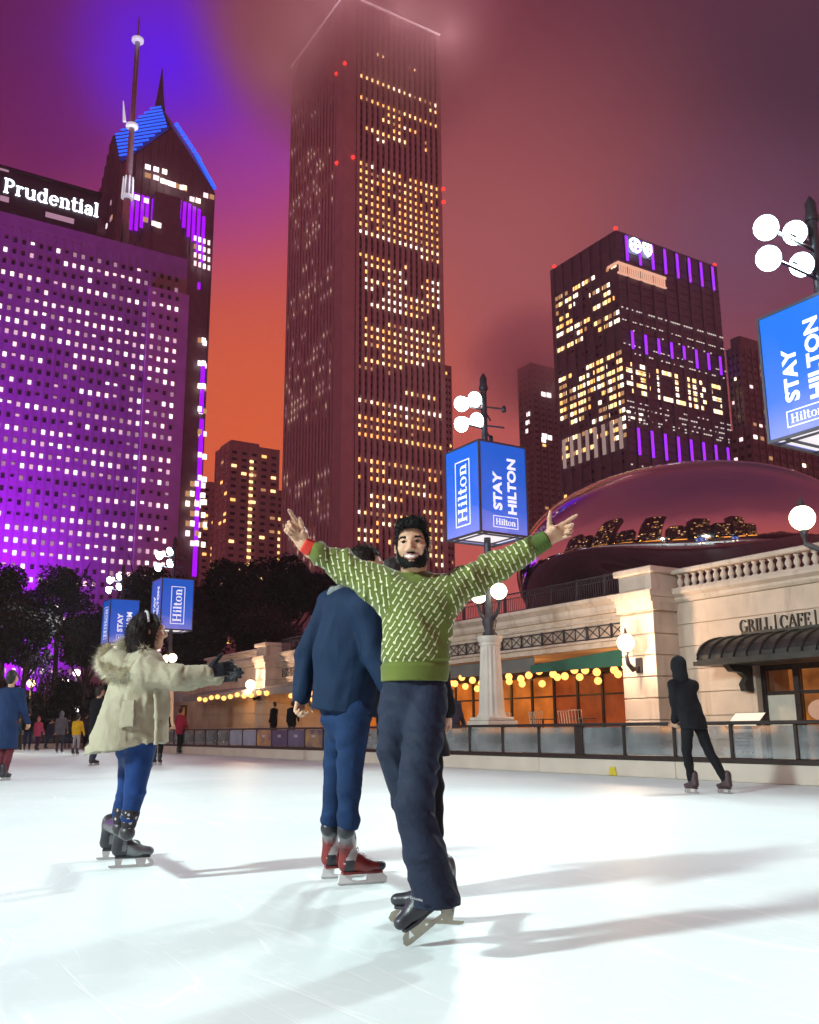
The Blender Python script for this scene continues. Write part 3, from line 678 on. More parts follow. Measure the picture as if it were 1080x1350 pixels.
def boards(label, L0, bays, root_loc, rz, posters=(), wide=(), sp=1.3):
    t = thing('rink_barrier', label, 'barrier', root_loc, rz, 'barriers round the rink')
    y0, y1 = L0, L0 + bays * sp
    k = 0; y = y0
    while y < y1 - .01:
        e = min(y1, y + 3 * sp); MB().bbox(0, .12, y + .006, e - .006, .002, .31, .008).build('kickboard', board, t); y = e
    MB().bbox(-.01, .09, y0, y1, .31, .40, .008).build('bottom_rail', bronze, t)
    MB().bbox(-.03, .12, y0, y1, .955, 1.02, .012).build('handrail', bronze, t)
    post = wpost = gp = None
    for i in range(bays + 1):
        y = y0 + i * sp
        if i in wide: MB().bbox(0, .1, y - .12, y + .12, .40, .955, .008).build('post', bronze, t)
        elif post is None: post = MB().bbox(.01, .08, -.035, .035, .40, .955, .006).build('post', bronze, t, loc=(0, y, 0))
        else: share('post', post, t, (0, y, 0))
        if i < bays and i not in posters:
            if gp is None: gp = MB().box(.035, .047, .04, sp - .04, .41, .94).build('glass_pane', pane, t, loc=(0, y, 0))
            else: share('glass_pane', gp, t, (0, y, 0))
    cols = [((70, 64, 96), (176, 140, 70)), ((92, 86, 118), (70, 68, 100)), ((74, 64, 100), (60, 52, 90)), ((90, 70, 100), (190, 140, 80)), ((120, 128, 150), (140, 146, 165)), ((140, 150, 165), (120, 128, 150))]
    for n, i in enumerate(posters):
        y = y0 + i * sp; c = cols[n % 6]
        p = MB().box(.02, .035, .05, sp - .05, .42, .94).build('poster', poster_material('poster_print', *c, n), t, loc=(0, y, 0))
        if n < 4:                                    # pale heading bars of the printed posters
            tx, wd = serif('ooo' if n != 3 else 'nno', .13, .003, 1); tx.v = [(.016 - q[2], .9 - q[0] if False else (sp / 2 + wd / 2) - q[0], q[1] + .70) for q in tx.v]
            tx.build('poster_heading', mat('poster_white_ink', (.6, .58, .6), .5, 0, .05), p)
    return t
# bay numbers count from y = -9.1 + .12 northwards
boards('dark bronze rink barrier with clear glass panes in front of the restaurant', -9.0, 41, (PG.o[0], PG.o[1], 0), GA, posters=(17, 18, 19, 20, 21, 22), wide=(8,))
b2 = boards('distant low rink barrier under the dark trees at the far end', 0.14, 20, (*PG.L(0, 44.3)[:2], 0), GA + pi / 2)
o = MB().prism([(-.11, .01), (.11, .01), (.07, .17), (-.07, .17)], -.012, 0.0, 'x').build('floor_marker', mat('yellow_marker_plastic', (.62, .50, .03), .5), None, loc=PG.L(-.006, .42, 0)); o.rotation_euler = (0, 0, GA)
tag(o, 'small yellow marker plate stuck on the cream kickboard', 'marker')

# ------------------------------------------------------------------ restaurant in the plaza wall
def weathered(name, c, seed):
    m = mat(name, c, .8, 0, .14, 1.1, .3, 14); nt = m.node_tree; N_ = nt.nodes; K = nt.links; b = N_['Principled BSDF']; src = b.inputs['Base Color'].links[0].from_socket
    tc = N_.new('ShaderNodeTexCoord'); mp = N_.new('ShaderNodeMapping'); mp.inputs['Scale'].default_value = (1.6, 1.6, .22); mp.inputs['Location'].default_value = (seed, 0, 0); K.new(tc.outputs['Object'], mp.inputs[0])
    n1 = N_.new('ShaderNodeTexNoise'); n1.inputs['Scale'].default_value = 1.6; n1.inputs['Detail'].default_value = 7; n1.inputs['Roughness'].default_value = .65; K.new(mp.outputs[0], n1.inputs['Vector'])
    mr = N_.new('ShaderNodeMapRange'); mr.inputs['From Min'].default_value = .52; mr.inputs['From Max'].default_value = .70; mr.inputs['To Max'].default_value = .55; K.new(n1.outputs['Fac'], mr.inputs['Value'])
    mx = N_.new('ShaderNodeMix'); mx.data_type = 'RGBA'; K.new(mr.outputs[0], mx.inputs['Factor']); K.new(src, mx.inputs['A']); mx.inputs['B'].default_value = (c[0] * .45, c[1] * .40, c[2] * .36, 1); K.new(mx.outputs['Result'], b.inputs['Base Color'])
    return m
stone = weathered('pavilion_limestone', (.64, .52, .42), 0)
stone2 = weathered('pavilion_trim_stone', (.63, .53, .44), 7)
iron = mat('painted_iron', (.05, .045, .055), .5, .3, .2, 4)
dkm = mat('awning_dark_metal', (.055, .055, .05), .42, .5, .25, 3, .1, 20)
def pavilion():
    t = thing('restaurant_pavilion', 'cream stone restaurant front with balustrades, iron lattice and GRILL | CAFE lettering', 'restaurant', (PG.o[0], PG.o[1], 0), GA)
    def courses(mb, x, y0, y1, z0, z1, th=.06):
        z = z0; n = max(1, round((z1 - z0) / .56)); h = (z1 - z0) / n
        for k in range(n): mb.box(x, x + th, y0, y1, z + .012, z + h - .012); z += h
    # walls
    w = MB()
    for (y0, y1, z0, z1) in ((1.6, 3.96, 0, 2.42), (-14, 3.96, 2.42, 4.2), (-14, -3.2, 0, 2.42), (30.6, 43.2, 0, 4.2), (43.2, 46.2, 2.5, 4.2), (45, 46.2, 0, 2.5)):
        w.box(6.06, 6.5, y0, y1, z0, z1); courses(w, 6.0, y0, y1, z0 + (0 if z0 else .02), z1)
    w.box(6.0, 9.3, 5.2, 29.4, 3.22, 4.2); w.box(8.95, 9.3, 5.2, 29.4, 0, 3.22)
    w.box(6.5, 9.3, 3.2, 5.2, 0, 4.2); w.box(6.5, 9.3, 29.4, 46.2, 0, 4.2); w.box(7.6, 9.3, -14, 3.2, 0, 4.2); w.box(6.5, 7.6, -14, 3.2, 2.42, 4.2)
    w.box(6.5, 7.6, -14, -3.2, 0, 2.42); w.box(6.5, 7.6, 1.6, 3.2, 0, 2.42)
    w.build('wall', stone, t)
    for (y0, y1) in ((3.96, 5.2), (29.4, 30.6)):
        p = MB().box(5.16, 6.5, y0 + .05, y1 - .05, 0, 4.2)
        z = 0
        for k in range(7): p.bbox(5.1, 6.4, y0, y1, k * .56 + .012, (k + 1) * .56 - .012, .012)
        p.box(5.05, 6.5, y0 - .05, y1 + .05, 3.98, 4.2)
        po = p.build('pier', stone, t)
        q = MB().box(5.12, 6.45, y0 + .02, y1 - .02, 4.5, 4.98); q.bbox(5.10, 5.13, y0 + .28, y1 - .28, 4.58, 4.9, .01); q.bbox(5.0, 6.55, y0 - .1, y1 + .1, 4.98, 5.16, .03)
        q.build('pedestal', stone2, po)
    # cornice, plinth for the balustrade, coping of the middle stretch
    c = MB()
    for (y0, y1) in ((-14, 3.95), (30.61, 46.2)):
        c.prism([(6.5, 4.2), (5.92, 4.2), (5.86, 4.28), (5.86, 4.33), (5.72, 4.42), (5.72, 4.5), (6.5, 4.5)], y0, y1, 'y') if False else c.add([(x, y, z) for y in (y0, y1) for (x, z) in ((6.5, 4.2), (5.93, 4.2), (5.87, 4.27), (5.87, 4.33), (5.74, 4.41), (5.74, 4.5), (6.5, 4.5))], [tuple(range(7)), tuple(range(13, 6, -1))] + [(i, 7 + i, 7 + (i + 1) % 7, (i + 1) % 7) for i in range(7)])
    for (y0, y1) in ((3.9, 5.26), (29.34, 30.66)):
        c.box(4.98, 6.5, y0, y1, 4.2, 4.34); c.box(4.92, 6.5, y0 - .05, y1 + .05, 4.34, 4.5)
    c.add([(x, y, z) for y in (5.27, 29.33) for (x, z) in ((9.3, 4.2), (5.90, 4.2), (5.84, 4.3), (5.84, 4.42), (5.66, 4.56), (5.66, 4.66), (9.3, 4.66))], [tuple(range(7)), tuple(range(13, 6, -1))] + [(i, 7 + i, 7 + (i + 1) % 7, (i + 1) % 7) for i in range(7)])
    c.build('cornice', stone2, t)
    m = MB(); m.box(5.93, 6.0, 5.21, 29.39, 4.0, 4.06); m.box(5.90, 6.0, 5.21, 29.39, 3.4, 3.47); m.box(5.95, 6.0, 5.21, 29.39, 3.225, 3.27)
    m.build('string_course', stone2, t)
    # balustrades
    bp = [(.085, 0), (.085, .04), (.05, .07), (.06, .1), (.09, .16), (.082, .22), (.045, .29), (.05, .32), (.08, .345), (.08, .38)]
    b0 = None
    for (y0, y1) in ((-3.4, 3.9), (30.66, 40.0)):
        MB().bbox(5.78, 6.2, y0, y1, 4.502, 4.57, .01).build('balustrade_plinth', stone2, t)
        MB().bbox(5.77, 6.22, y0, y1, 4.95, 5.08, .025).build('balustrade_rail', stone2, t)
        n = int((y1 - y0 - .2) / .243)
        for k in range(n):
            y = y1 - .14 - k * .243
            if b0 is None: b0 = MB().lathe(bp, (0, 0, 0), 12).build('baluster', stone2, t, smooth=True, loc=(6, y, 4.57))
            else: share('baluster', b0, t, (6, y, 4.57))
    # iron railing above the middle stretch
    rp = None; nb = 20; sp = (29.3 - 5.3) / nb
    for k in range(nb):
        y = 5.3 + k * sp
        if rp is None:
            r_ = MB(); r_.box(-.03, .03, -.03, .03, 0, .68); r_.box(-.02, .02, .03, sp - .03, .62, .66); r_.box(-.015, .015, .03, sp - .03, .47, .49); r_.box(-.015, .015, .03, sp - .03, .05, .07)
            for q in range(1, 12): r_.box(-.009, .009, q * sp / 12 - .009, q * sp / 12 + .009, .07, .47)
            for q in range(6):
                cy = (q + .5) * sp / 6
                for a in range(10):
                    A, B = 2 * pi * a / 10, 2 * pi * (a + 1) / 10; r_.tube([(0, cy + .062 * cos(A), .555 + .062 * sin(A)), (0, cy + .062 * cos(B), .555 + .062 * sin(B))], .009, 4, cap=False)
            rp = r_.build('railing_panel', iron, t, loc=(5.86, y, 4.66))
        else: share('railing_panel', rp, t, (5.86, y, 4.66))
    lp = None
    for k in range(23):                               # lattice frieze, two crosses to the bay
        y = 5.35 + k * 1.04
        if lp is None:
            l = MB(); l.box(-.03, .02, 0, .04, -.02, .41)
            l.box(-.025, .015, .04, 1.04, 0, .03); l.box(-.025, .015, .04, 1.04, .36, .39)
            for q in (0, 1):
                a, b_ = .05 + q * .5, .53 + q * .5; l.tube([(-.004, a, .03), (-.004, b_, .36)], .016, 5); l.tube([(-.012, a, .36), (-.012, b_, .03)], .016, 5); l.box(-.018, .01, b_ - .012, b_ + .012, .03, .36)
            lp = l.build('lattice_panel', iron, t, loc=(5.93, y, 3.49))
        else: share('lattice_panel', lp, t, (5.93, y, 3.49))
    # canvas in the mouth of the terrace
    MB().add([(x, y, z) for x in (6.2, 6.23) for (y, z) in ((10.3, 3.2), (29.3, 3.2), (29.3, 2.74), (10.3, 2.74))], [(0, 1, 2, 3), (7, 6, 5, 4), (0, 4, 5, 1), (1, 5, 6, 2), (2, 6, 7, 3), (3, 7, 4, 0)]).build('canvas_valance', mat('grey_canvas', (.17, .17, .165), .8, 0, .1, 2), t)
    MB().add([(x, y, z) for x in (6.12, 6.15) for (y, z) in ((5.22, 3.2), (10.4, 2.92), (10.4, 2.68), (5.22, 2.66))], [(3, 2, 1, 0), (4, 5, 6, 7), (0, 4, 7, 3), (1, 5, 4, 0), (2, 6, 5, 1), (3, 7, 6, 2)]).build('canvas_valance', mat('green_canvas', (.03, .13, .09), .8, 0, .12, 2), t, label='dark green canvas valance')
    # sloping awning at the north end
    a = MB(); P = [(5.95, 3.2), (4.5, 2.86), (4.5, 2.80), (5.95, 3.14)]
    a.add([(x, y, z) for y in (24.5, 39.5) for (x, z) in P], [(0, 1, 2, 3), (7, 6, 5, 4), (0, 4, 5, 1), (1, 5, 6, 2), (2, 6, 7, 3), (3, 7, 4, 0)]); a.box(4.47, 4.5, 24.5, 39.5, 2.55, 2.86)
    a.build('terrace_awning', mat('pale_grey_canvas', (.30, .29, .28), .75, 0, .1, 2), t)
    # glowing screen wall at the back of the terrace
    glow = poster_emit('amber_lit_screen', (1, .25, .03), .36, 1.4); deep = poster_emit('amber_lit_curtain', (.8, .13, .02), .20, 2.2); room = poster_emit('lit_room_depth', (1, .32, .10), .07, 3.)
    for k in range(17):
        y0 = 8.6 + k * 1.22; m_ = deep if k < 3 or k in (9, 14) else glow
        if y0 + 1.2 > 29.3: break
        f = MB().box(8.7, 8.76, y0 + .05, y0 + 1.17, .1, 2.7).build('lit_screen', m_, t)
        MB().box(8.64, 8.8, y0 - .05, y0 + .05, 0, 2.75).box(8.66, 8.7, y0 + .05, y0 + 1.17, 2.0, 2.06).box(8.66, 8.7, y0 + .05, y0 + 1.17, .06, .1).build('mullion', bronze, f)
    MB().box(8.64, 8.9, 5.2, 29.3, 2.75, 3.22).build('screen_header', bronze, t)
    f = MB().box(8.84, 8.9, 5.25, 8.55, 0, 2.75).build('lit_room', room, t)
    q = MB()
    for y in (5.3, 6.1, 6.95, 7.75, 8.5): q.box(8.6, 8.72, y - .05, y + .05, 0, 2.75)
    q.box(8.62, 8.7, 5.3, 8.5, 1.95, 2.02); q.build('mullion', bronze, f)
    r = random.Random(2)
    for k in range(9): MB().box(8.76, 8.80, *sorted((lambda y: (y, y + r.uniform(.12, .3)))(5.4 + k * .34)), *sorted((lambda z: (z, z + r.uniform(.05, .16)))(r.uniform(1.1, 2.3)))).build('room_lamp', WARM[k % 3], f)
    MB().box(8.74, 8.78, 6.25, 6.75, 1.2, 1.7).build('bar_sign', emis('red_bar_light', (1, .04, .02), .8), f)
    # entrance on the right wing: dark frame, panes, poster, oval sign, curved metal canopy
    fr = MB(); yD = (1.56, .62, -.52, -1.66, -2.8, -3.18)
    for y in yD: fr.box(6.2, 6.36, y - .075, y + .075, 0, 2.4)
    fr.box(6.21, 6.35, -3.1, 1.48, 2.26, 2.4); fr.box(6.22, 6.34, -3.1, 1.48, 1.68, 1.76); fr.box(6.21, 6.35, -3.1, 1.48, 0, .14)
    d = fr.build('entrance_frame', bronze, t)
    warm = poster_emit('lit_entrance_room', (1, .33, .08), .34, 1.8)
    MB().box(7.2, 7.25, -3.15, 1.55, 0, 2.4).build('lit_room', warm, d)
    MB().box(6.24, 6.26, .70, 1.48, .15, 1.67).build('window_blind', mat('white_blind', (.62, .58, .5), .7, 0, .05), d)
    for y0, y1 in ((.70, 1.48), (-.44, .54), (-1.58, -.6), (-2.72, -1.74)): MB().box(6.275, 6.283, y0, y1, .15, 2.25).build('glass_pane', glassmat('door_glass', (.9, .88, .84), .03), d)
    ov = MB(); ov.add([(x, .04 + .36 * cos(2 * pi * k / 28), 1.30 + .24 * sin(2 * pi * k / 28)) for x in (6.24, 6.27) for k in range(28)], [tuple(range(28)), tuple(range(55, 27, -1))] + [(k, 28 + k, 28 + (k + 1) % 28, (k + 1) % 28) for k in range(28)])
    ov = ov.build('oval_sign', mat('oval_sign_cream', (.72, .42, .30), .6, 0, .04), d)
    tx, wd = serif('I', .2, .004); tx.v = [(6.236 - p[2], .08 - p[0], 1.2 + p[1]) for p in tx.v]; tx.build('oval_letter', mat('oval_sign_ink', (.85, .75, .6), .6), ov)
    MB().box(6.5, 7.0, -.5, .5, .15, .8).build('host_desk', mat('desk_wood', (.2, .08, .03), .5, 0, .2), d)
    cn = MB(); n = 8; prof = [(6.0 - 1.12 * sin(i / n * pi / 2), 2.54 + .58 * cos(i / n * pi / 2)) for i in range(n + 1)]
    y0, y1 = -4.6, 2.4
    cn.add([(x, y, z) for y in (y0, y1) for (x, z) in prof + [(4.88, 2.44), (6.0, 2.44)]], [tuple(range(n + 3)), tuple(range(2 * n + 5, n + 2, -1))] + [(i, n + 3 + i, n + 3 + (i + 1) % (n + 3), (i + 1) % (n + 3)) for i in range(n + 3)])
    cn.box(4.80, 6.0, y0 - .06, y1 + .06, 2.40, 2.50); cn.box(5.92, 6.0, y0 + .1, y1 - .55, 3.09, 3.22)
    cp = cn.build('entrance_canopy', dkm, t)
    y = y1 - .02
    while y > y0:
        MB().tube([(x - .012, y, z + .012) for x, z in prof], .035, 6).build('canopy_seam', dkm, cp); y -= .37
    for y in (1.75, -3.4):
        k = MB(); pts = [(5.98, 1.75), (5.72, 1.78), (5.66, 1.95), (5.80, 2.1), (5.6, 2.22), (5.3, 2.24), (5.12, 2.39), (5.98, 2.39)]
        k.prism(pts, y - .09, y + .09, 'y') if False else k.add([(x, yy, z) for yy in (y - .09, y + .09) for x, z in pts], [tuple(range(8)), tuple(range(15, 7, -1))] + [(i, 8 + i, 8 + (i + 1) % 8, (i + 1) % 8) for i in range(8)])
        k.build('canopy_bracket', dkm, cp)
    tx, wd = serif('GRILL | CAFE | BAR', 1, .05, .85)
    a0 = PG.onx(976, 834.5, 5.97); a1 = PG.onx(1070, 823, 5.97); _, wpart = serif('GRILL | CAFE', 1, .05, .85); sc = (a0[0] - a1[0]) / wpart; cap = .31
    tx, wd = serif('GRILL | CAFE |', 1, .05, .85); tx.v = [(5.996 - p[2], a0[0] - p[0] * sc, a0[1] + p[1] * cap) for p in tx.v]
    o = tx.build('wall_lettering', mat('bronze_letter', (.07, .045, .035), .5, .3, .1), t); o['label'] = 'dark serif letters reading GRILL | CAFE |'
    # north door and sign
    d = MB().box(6.2, 6.3, 43.3, 43.4, 0, 2.5).box(6.2, 6.3, 44.1, 44.2, 0, 2.5).box(6.2, 6.3, 44.9, 45, 0, 2.5).box(6.2, 6.3, 43.3, 45, 2.4, 2.5).build('door_frame', bronze, t)
    MB().box(6.32, 6.4, 43.3, 45, 0, 2.4).build('lit_room', warm, d)
    MB().box(5.94, 5.99, 43.4, 45.2, 2.75, 3.25).build('name_board', mat('pale_board', (.5, .45, .5), .6), t)
    return t
def poster_emit(name, col, s, sc):
    m, nt, b = nodes_of(name); N_ = nt.nodes; K = nt.links
    tc = N_.new('ShaderNodeTexCoord'); nz = N_.new('ShaderNodeTexNoise'); nz.inputs['Scale'].default_value = sc; nz.inputs['Detail'].default_value = 4; K.new(tc.outputs['Object'], nz.inputs['Vector'])
    mr = N_.new('ShaderNodeMapRange'); mr.inputs['From Min'].default_value = .3; mr.inputs['From Max'].default_value = .7; mr.inputs['To Min'].default_value = s * .45; mr.inputs['To Max'].default_value = s * 1.5; K.new(nz.outputs['Fac'], mr.inputs['Value'])
    b.inputs['Base Color'].default_value = (*[v * .16 for v in col], 1); b.inputs['Emission Color'].default_value = (*col, 1); K.new(mr.outputs[0], b.inputs['Emission Strength'])
    return m
pavilion()

# string of round bulbs under the terrace canvas
def bulbs():
    t = thing('string_lights', 'strings of glowing amber bulbs hung along the restaurant terrace', 'string lights', (PG.o[0], PG.o[1], 0), GA)
    bm_ = emis('amber_bulb', (1, .42, .10), 2.6); r = random.Random(4); pts = []; b0 = None
    for row, (x, n, zz) in enumerate(((6.28, 44, 2.62), (7.4, 26, 2.52))):
        line = []
        for k in range(n):
            y = 5.5 + (29.2 - 5.5) * (k + .5) / n + r.uniform(-.12, .12); z = zz + .1 * sin(k * 1.7) + r.uniform(-.05, .05); line.append((x, y, z + .13))
            if b0 is None: b0 = MB().ball((0, 0, 0), .12, 8).build('bulb', bm_, t, smooth=True, loc=(x, y, z))
            else: share('bulb', b0, t, (x, y, z))
        MB().tube(line, .012, 5).build('cord', iron, t)
    line = []
    for k in range(11):
        y = 27.5 + .9 * k; z = 2.62 + .06 * sin(k * 1.9); line.append((4.36, y, z + .13)); share('bulb', b0, t, (4.36, y, z))
    MB().tube(line, .012, 5).build('cord', iron, t)
    for y in (7, 12, 17, 22, 27, 33): lamp('POINT', 'bulb_glow', (7.0 if y < 29 else 4.7, y, 2.4), 40, (1, .46, .13), t, .25)
bulbs()

def wall_lamp(y, label):
    t = thing('wall_lamp', label, 'wall lamp', (*PG.L(5.1, y)[:2], 2.55), GA, 'globe lamps on the restaurant piers')
    MB().bbox(-.06, .0, -.12, .12, -.2, .2, .02).build('wall_plate', iron, t)
    MB().tube([(-.04, 0, -.05), (-.25, 0, -.12), (-.42, 0, .02), (-.47, 0, .22), (-.47, 0, .34)], [.05, .075, .06, .05, .07], 8).build('bracket', iron, t, smooth=True)
    MB().ball((-.47, 0, .58), .23, 10).build('globe', emis('warm_globe_glass', (1, .80, .52), 9), t, smooth=True)
    MB().lathe([(.09, .80), (.05, .84), (.03, .92), (.005, .98)], (-.47, 0, 0), 8).build('finial', iron, t)
    lamp('POINT', 'globe_glow', (-.62, 0, .58), 900, (1, .66, .42), t, .22)
wall_lamp(4.55, 'glowing globe lamp on the stone pier beside the dark green canvas')
wall_lamp(30.1, 'small glowing globe lamp on the far pier by the pale awning')

# ------------------------------------------------------------------ mirrored sculpture on the plaza
def sculpture():
    c = PG.L(23.4, 20.2, 4.42)
    bm = bmesh.new(); nu, nv = 128, 72; vs = []
    for j in range(nv + 1):
        ph = -pi / 2 + pi * j / nv; row = []
        for i in range(nu):
            th = 2 * pi * i / nu; ce = abs(cos(ph)) ** .86; x = 6.3 * ce * cos(th); y = 10.0 * ce * sin(th); z = 4.9 * sin(ph)
            x += .9 * (y / 10) ** 2 - .3                       # slight kidney bend
            if z < 0:
                a = .80 * math.exp(-(y / 5.2) ** 2); z *= (1 - a)
            if z > 0: z *= .95
            row.append(bm.verts.new((x, y, z + 4.9)))
        vs.append(row)
    for j in range(nv):
        for i in range(nu): bm.faces.new((vs[j][i], vs[j][(i + 1) % nu], vs[j + 1][(i + 1) % nu], vs[j + 1][i]))
    bmesh.ops.remove_doubles(bm, verts=bm.verts[:], dist=.001)
    m, nt, b = nodes_of('mirror_steel'); b.inputs['Base Color'].default_value = (.66, .63, .64, 1); b.inputs['Metallic'].default_value = 1; b.inputs['Roughness'].default_value = .035
    nz = nt.nodes.new('ShaderNodeTexNoise'); nz.inputs['Scale'].default_value = .5; tc = nt.nodes.new('ShaderNodeTexCoord'); nt.links.new(tc.outputs['Object'], nz.inputs['Vector'])
    mr = nt.nodes.new('ShaderNodeMapRange'); mr.inputs['To Min'].default_value = .02; mr.inputs['To Max'].default_value = .06; nt.links.new(nz.outputs['Fac'], mr.inputs['Value']); nt.links.new(mr.outputs[0], b.inputs['Roughness'])
    o = MB().frombm(bm).build('mirror_sculpture', m, None, smooth=True, loc=c); o.rotation_euler = (0, 0, GA)
    tag(o, 'huge bean shaped mirror steel sculpture reflecting the skyline above the restaurant', 'sculpture')
sculpture()

# buildings across the street, seen in the mirror
def street_wall():
    r = random.Random(31); G = PG
    spec = [(-150, 30, 60), (-112, 26, 92), (-78, 22, 54), (-50, 24, 74), (-20, 20, 48), (6, 24, 84), (36, 22, 52), (64, 26, 100), (98, 24, 60), (130, 30, 78)]
    where = ['at the right end of the mirrored skyline', 'tallest of the mirrored blocks on the right', 'squat, between two taller mirrored blocks', 'mid height, right of the low one in the mirror', 'lowest of the mirrored blocks', 'tall, left of the lowest mirrored block', 'low, beside the tallest mirrored block', 'tallest of all in the mirror', 'low, past the tallest in the mirror', 'at the left end of the mirrored skyline']
    for k, (y, w, h) in enumerate(spec):
        x = -92 + (k % 3) * 3
        t = thing('street_building', 'dark stone street block ' + where[k], 'building', (*G.L(x, y)[:2], 0), GA)
        MB().box(-20, 0, 0, w, 0, h).box(-15, -3, 3, w - 3, h, h + 6).build('wall', mat('street_stone', (.16, .12, .13), .8, 0, .1, .3), t)
        mb = MB(); mats = [WARM[0], WARM[1], WARM[3], DARKW]
        for i in range(int(w / 3)):
            for j in range(int(h / 4)):
                m_ = r.choices([0, 1, 2, 3], [.06, .04, .10, .8])[0]; mb.box(-.1, .1, 1 + i * 3, 2.7 + i * 3, 3 + j * 4, 5.0 + j * 4, m_)
        struct(mb.build('window', mats, t), 'stuff')
        MB().box(0, .3, .6, w - .6, .4, 3.4).build('shop_window', emis('amber_shop_window', (1, .36, .05), 2.6), t)
street_wall()
# ------------------------------------------------------------------ rink light posts with banner boxes
def banner_material(name, rot=0.):
    m, nt, b = nodes_of(name); N_ = nt.nodes; K = nt.links
    tc = N_.new('ShaderNodeTexCoord'); sp = N_.new('ShaderNodeSeparateXYZ'); K.new(tc.outputs['Generated'], sp.inputs[0])
    vo = N_.new('ShaderNodeTexVoronoi'); vo.inputs['Scale'].default_value = .9; vo.inputs['Randomness'].default_value = 1.
    K.new(tc.outputs['Object'], vo.inputs['Vector'])
    wv = N_.new('ShaderNodeSeparateColor'); K.new(vo.outputs['Color'], wv.inputs[0])
    ad = N_.new('ShaderNodeMath'); ad.operation = 'MULTIPLY_ADD'; ad.inputs[1].default_value = .35; K.new(wv.outputs[0], ad.inputs[0]); K.new(sp.outputs['Z'], ad.inputs[2])
    rp = N_.new('ShaderNodeValToRGB'); e = rp.color_ramp.elements
    e[0].position = .1; e[0].color = (*lin((128, 136, 232)), 1); e[1].position = 1.2 if False else 1.; e[1].color = (*lin((12, 96, 214)), 1)
    q = e.new(.45); q.color = (*lin((56, 104, 222)), 1); K.new(ad.outputs[0], rp.inputs['Fac'])
    K.new(rp.outputs[0], b.inputs['Base Color']); K.new(rp.outputs[0], b.inputs['Emission Color']); b.inputs['Emission Strength'].default_value = .55; b.inputs['Roughness'].default_value = .35
    return m
BAN = banner_material('banner_print'); INK = emis('banner_white_ink', (.86, .9, 1), .75, base=(.8, .8, .85))
FRAME = mat('banner_frame_metal', (.10, .10, .13), .4, .6, .1, 8); POLE = mat('post_dark_metal', (.06, .06, .075), .4, .6, .15, 6)
LENS = emis('floodlight_lens', (.80, 1, .97), 30); CONC = mat('post_pale_stone', (.60, .55, .49), .75, 0, .1, 2.5, .15, 30)
def frame_rect(mb, u0, u1, v0, v1, w, d=.006):
    mb.box(u0, u1, v0, v0 + w, 0, d); mb.box(u0, u1, v1 - w, v1, 0, d); mb.box(u0, u0 + w, v0 + w, v1 - w, 0, d); mb.box(u1 - w, u1, v0 + w, v1 - w, 0, d)
def face_art(kind, w, h):
    mb = MB(); H = lambda f: h / 2 - f * h; U = lambda f: -w / 2 + f * w
    if kind == 'name':
        frame_rect(mb, U(.28), U(.74), H(.90), H(.15), .03)
        mb.join(fit(serif('Hilton', 1, .006, 1.1)[0], U(.36), U(.64), H(.85), H(.2), True))
    else:
        second = 'HILTON' if kind == 'stay' else 'WARM'
        mb.join(fit(sans('STAY', 1, .004, .035), U(.25), U(.45), H(.75), H(.32), True))
        mb.join(fit(sans(second, 1, .004, .035), U(.58), U(.78), H(.78), H(.15 if kind == 'stay' else .28), True))
        frame_rect(mb, U(.24), U(.80), H(.945), H(.815), .018)
        mb.join(fit(serif('Hilton', 1, .006, 1.0)[0], U(.30), U(.74), H(.915), H(.845)))
    return mb
def on_face(mb, face, w, z):
    if face == 'S': mb.v = [(p[0], -w / 2 - .012 - p[2], z + p[1]) for p in mb.v]
    elif face == 'W': mb.v = [(-w / 2 - .012 - p[2], -p[0], z + p[1]) for p in mb.v]
    elif face == 'N': mb.v = [(-p[0], w / 2 + .012 + p[2], z + p[1]) for p in mb.v]
    else: mb.v = [(w / 2 + .012 + p[2], p[0], z + p[1]) for p in mb.v]
    if face in 'SN' : pass
    return mb
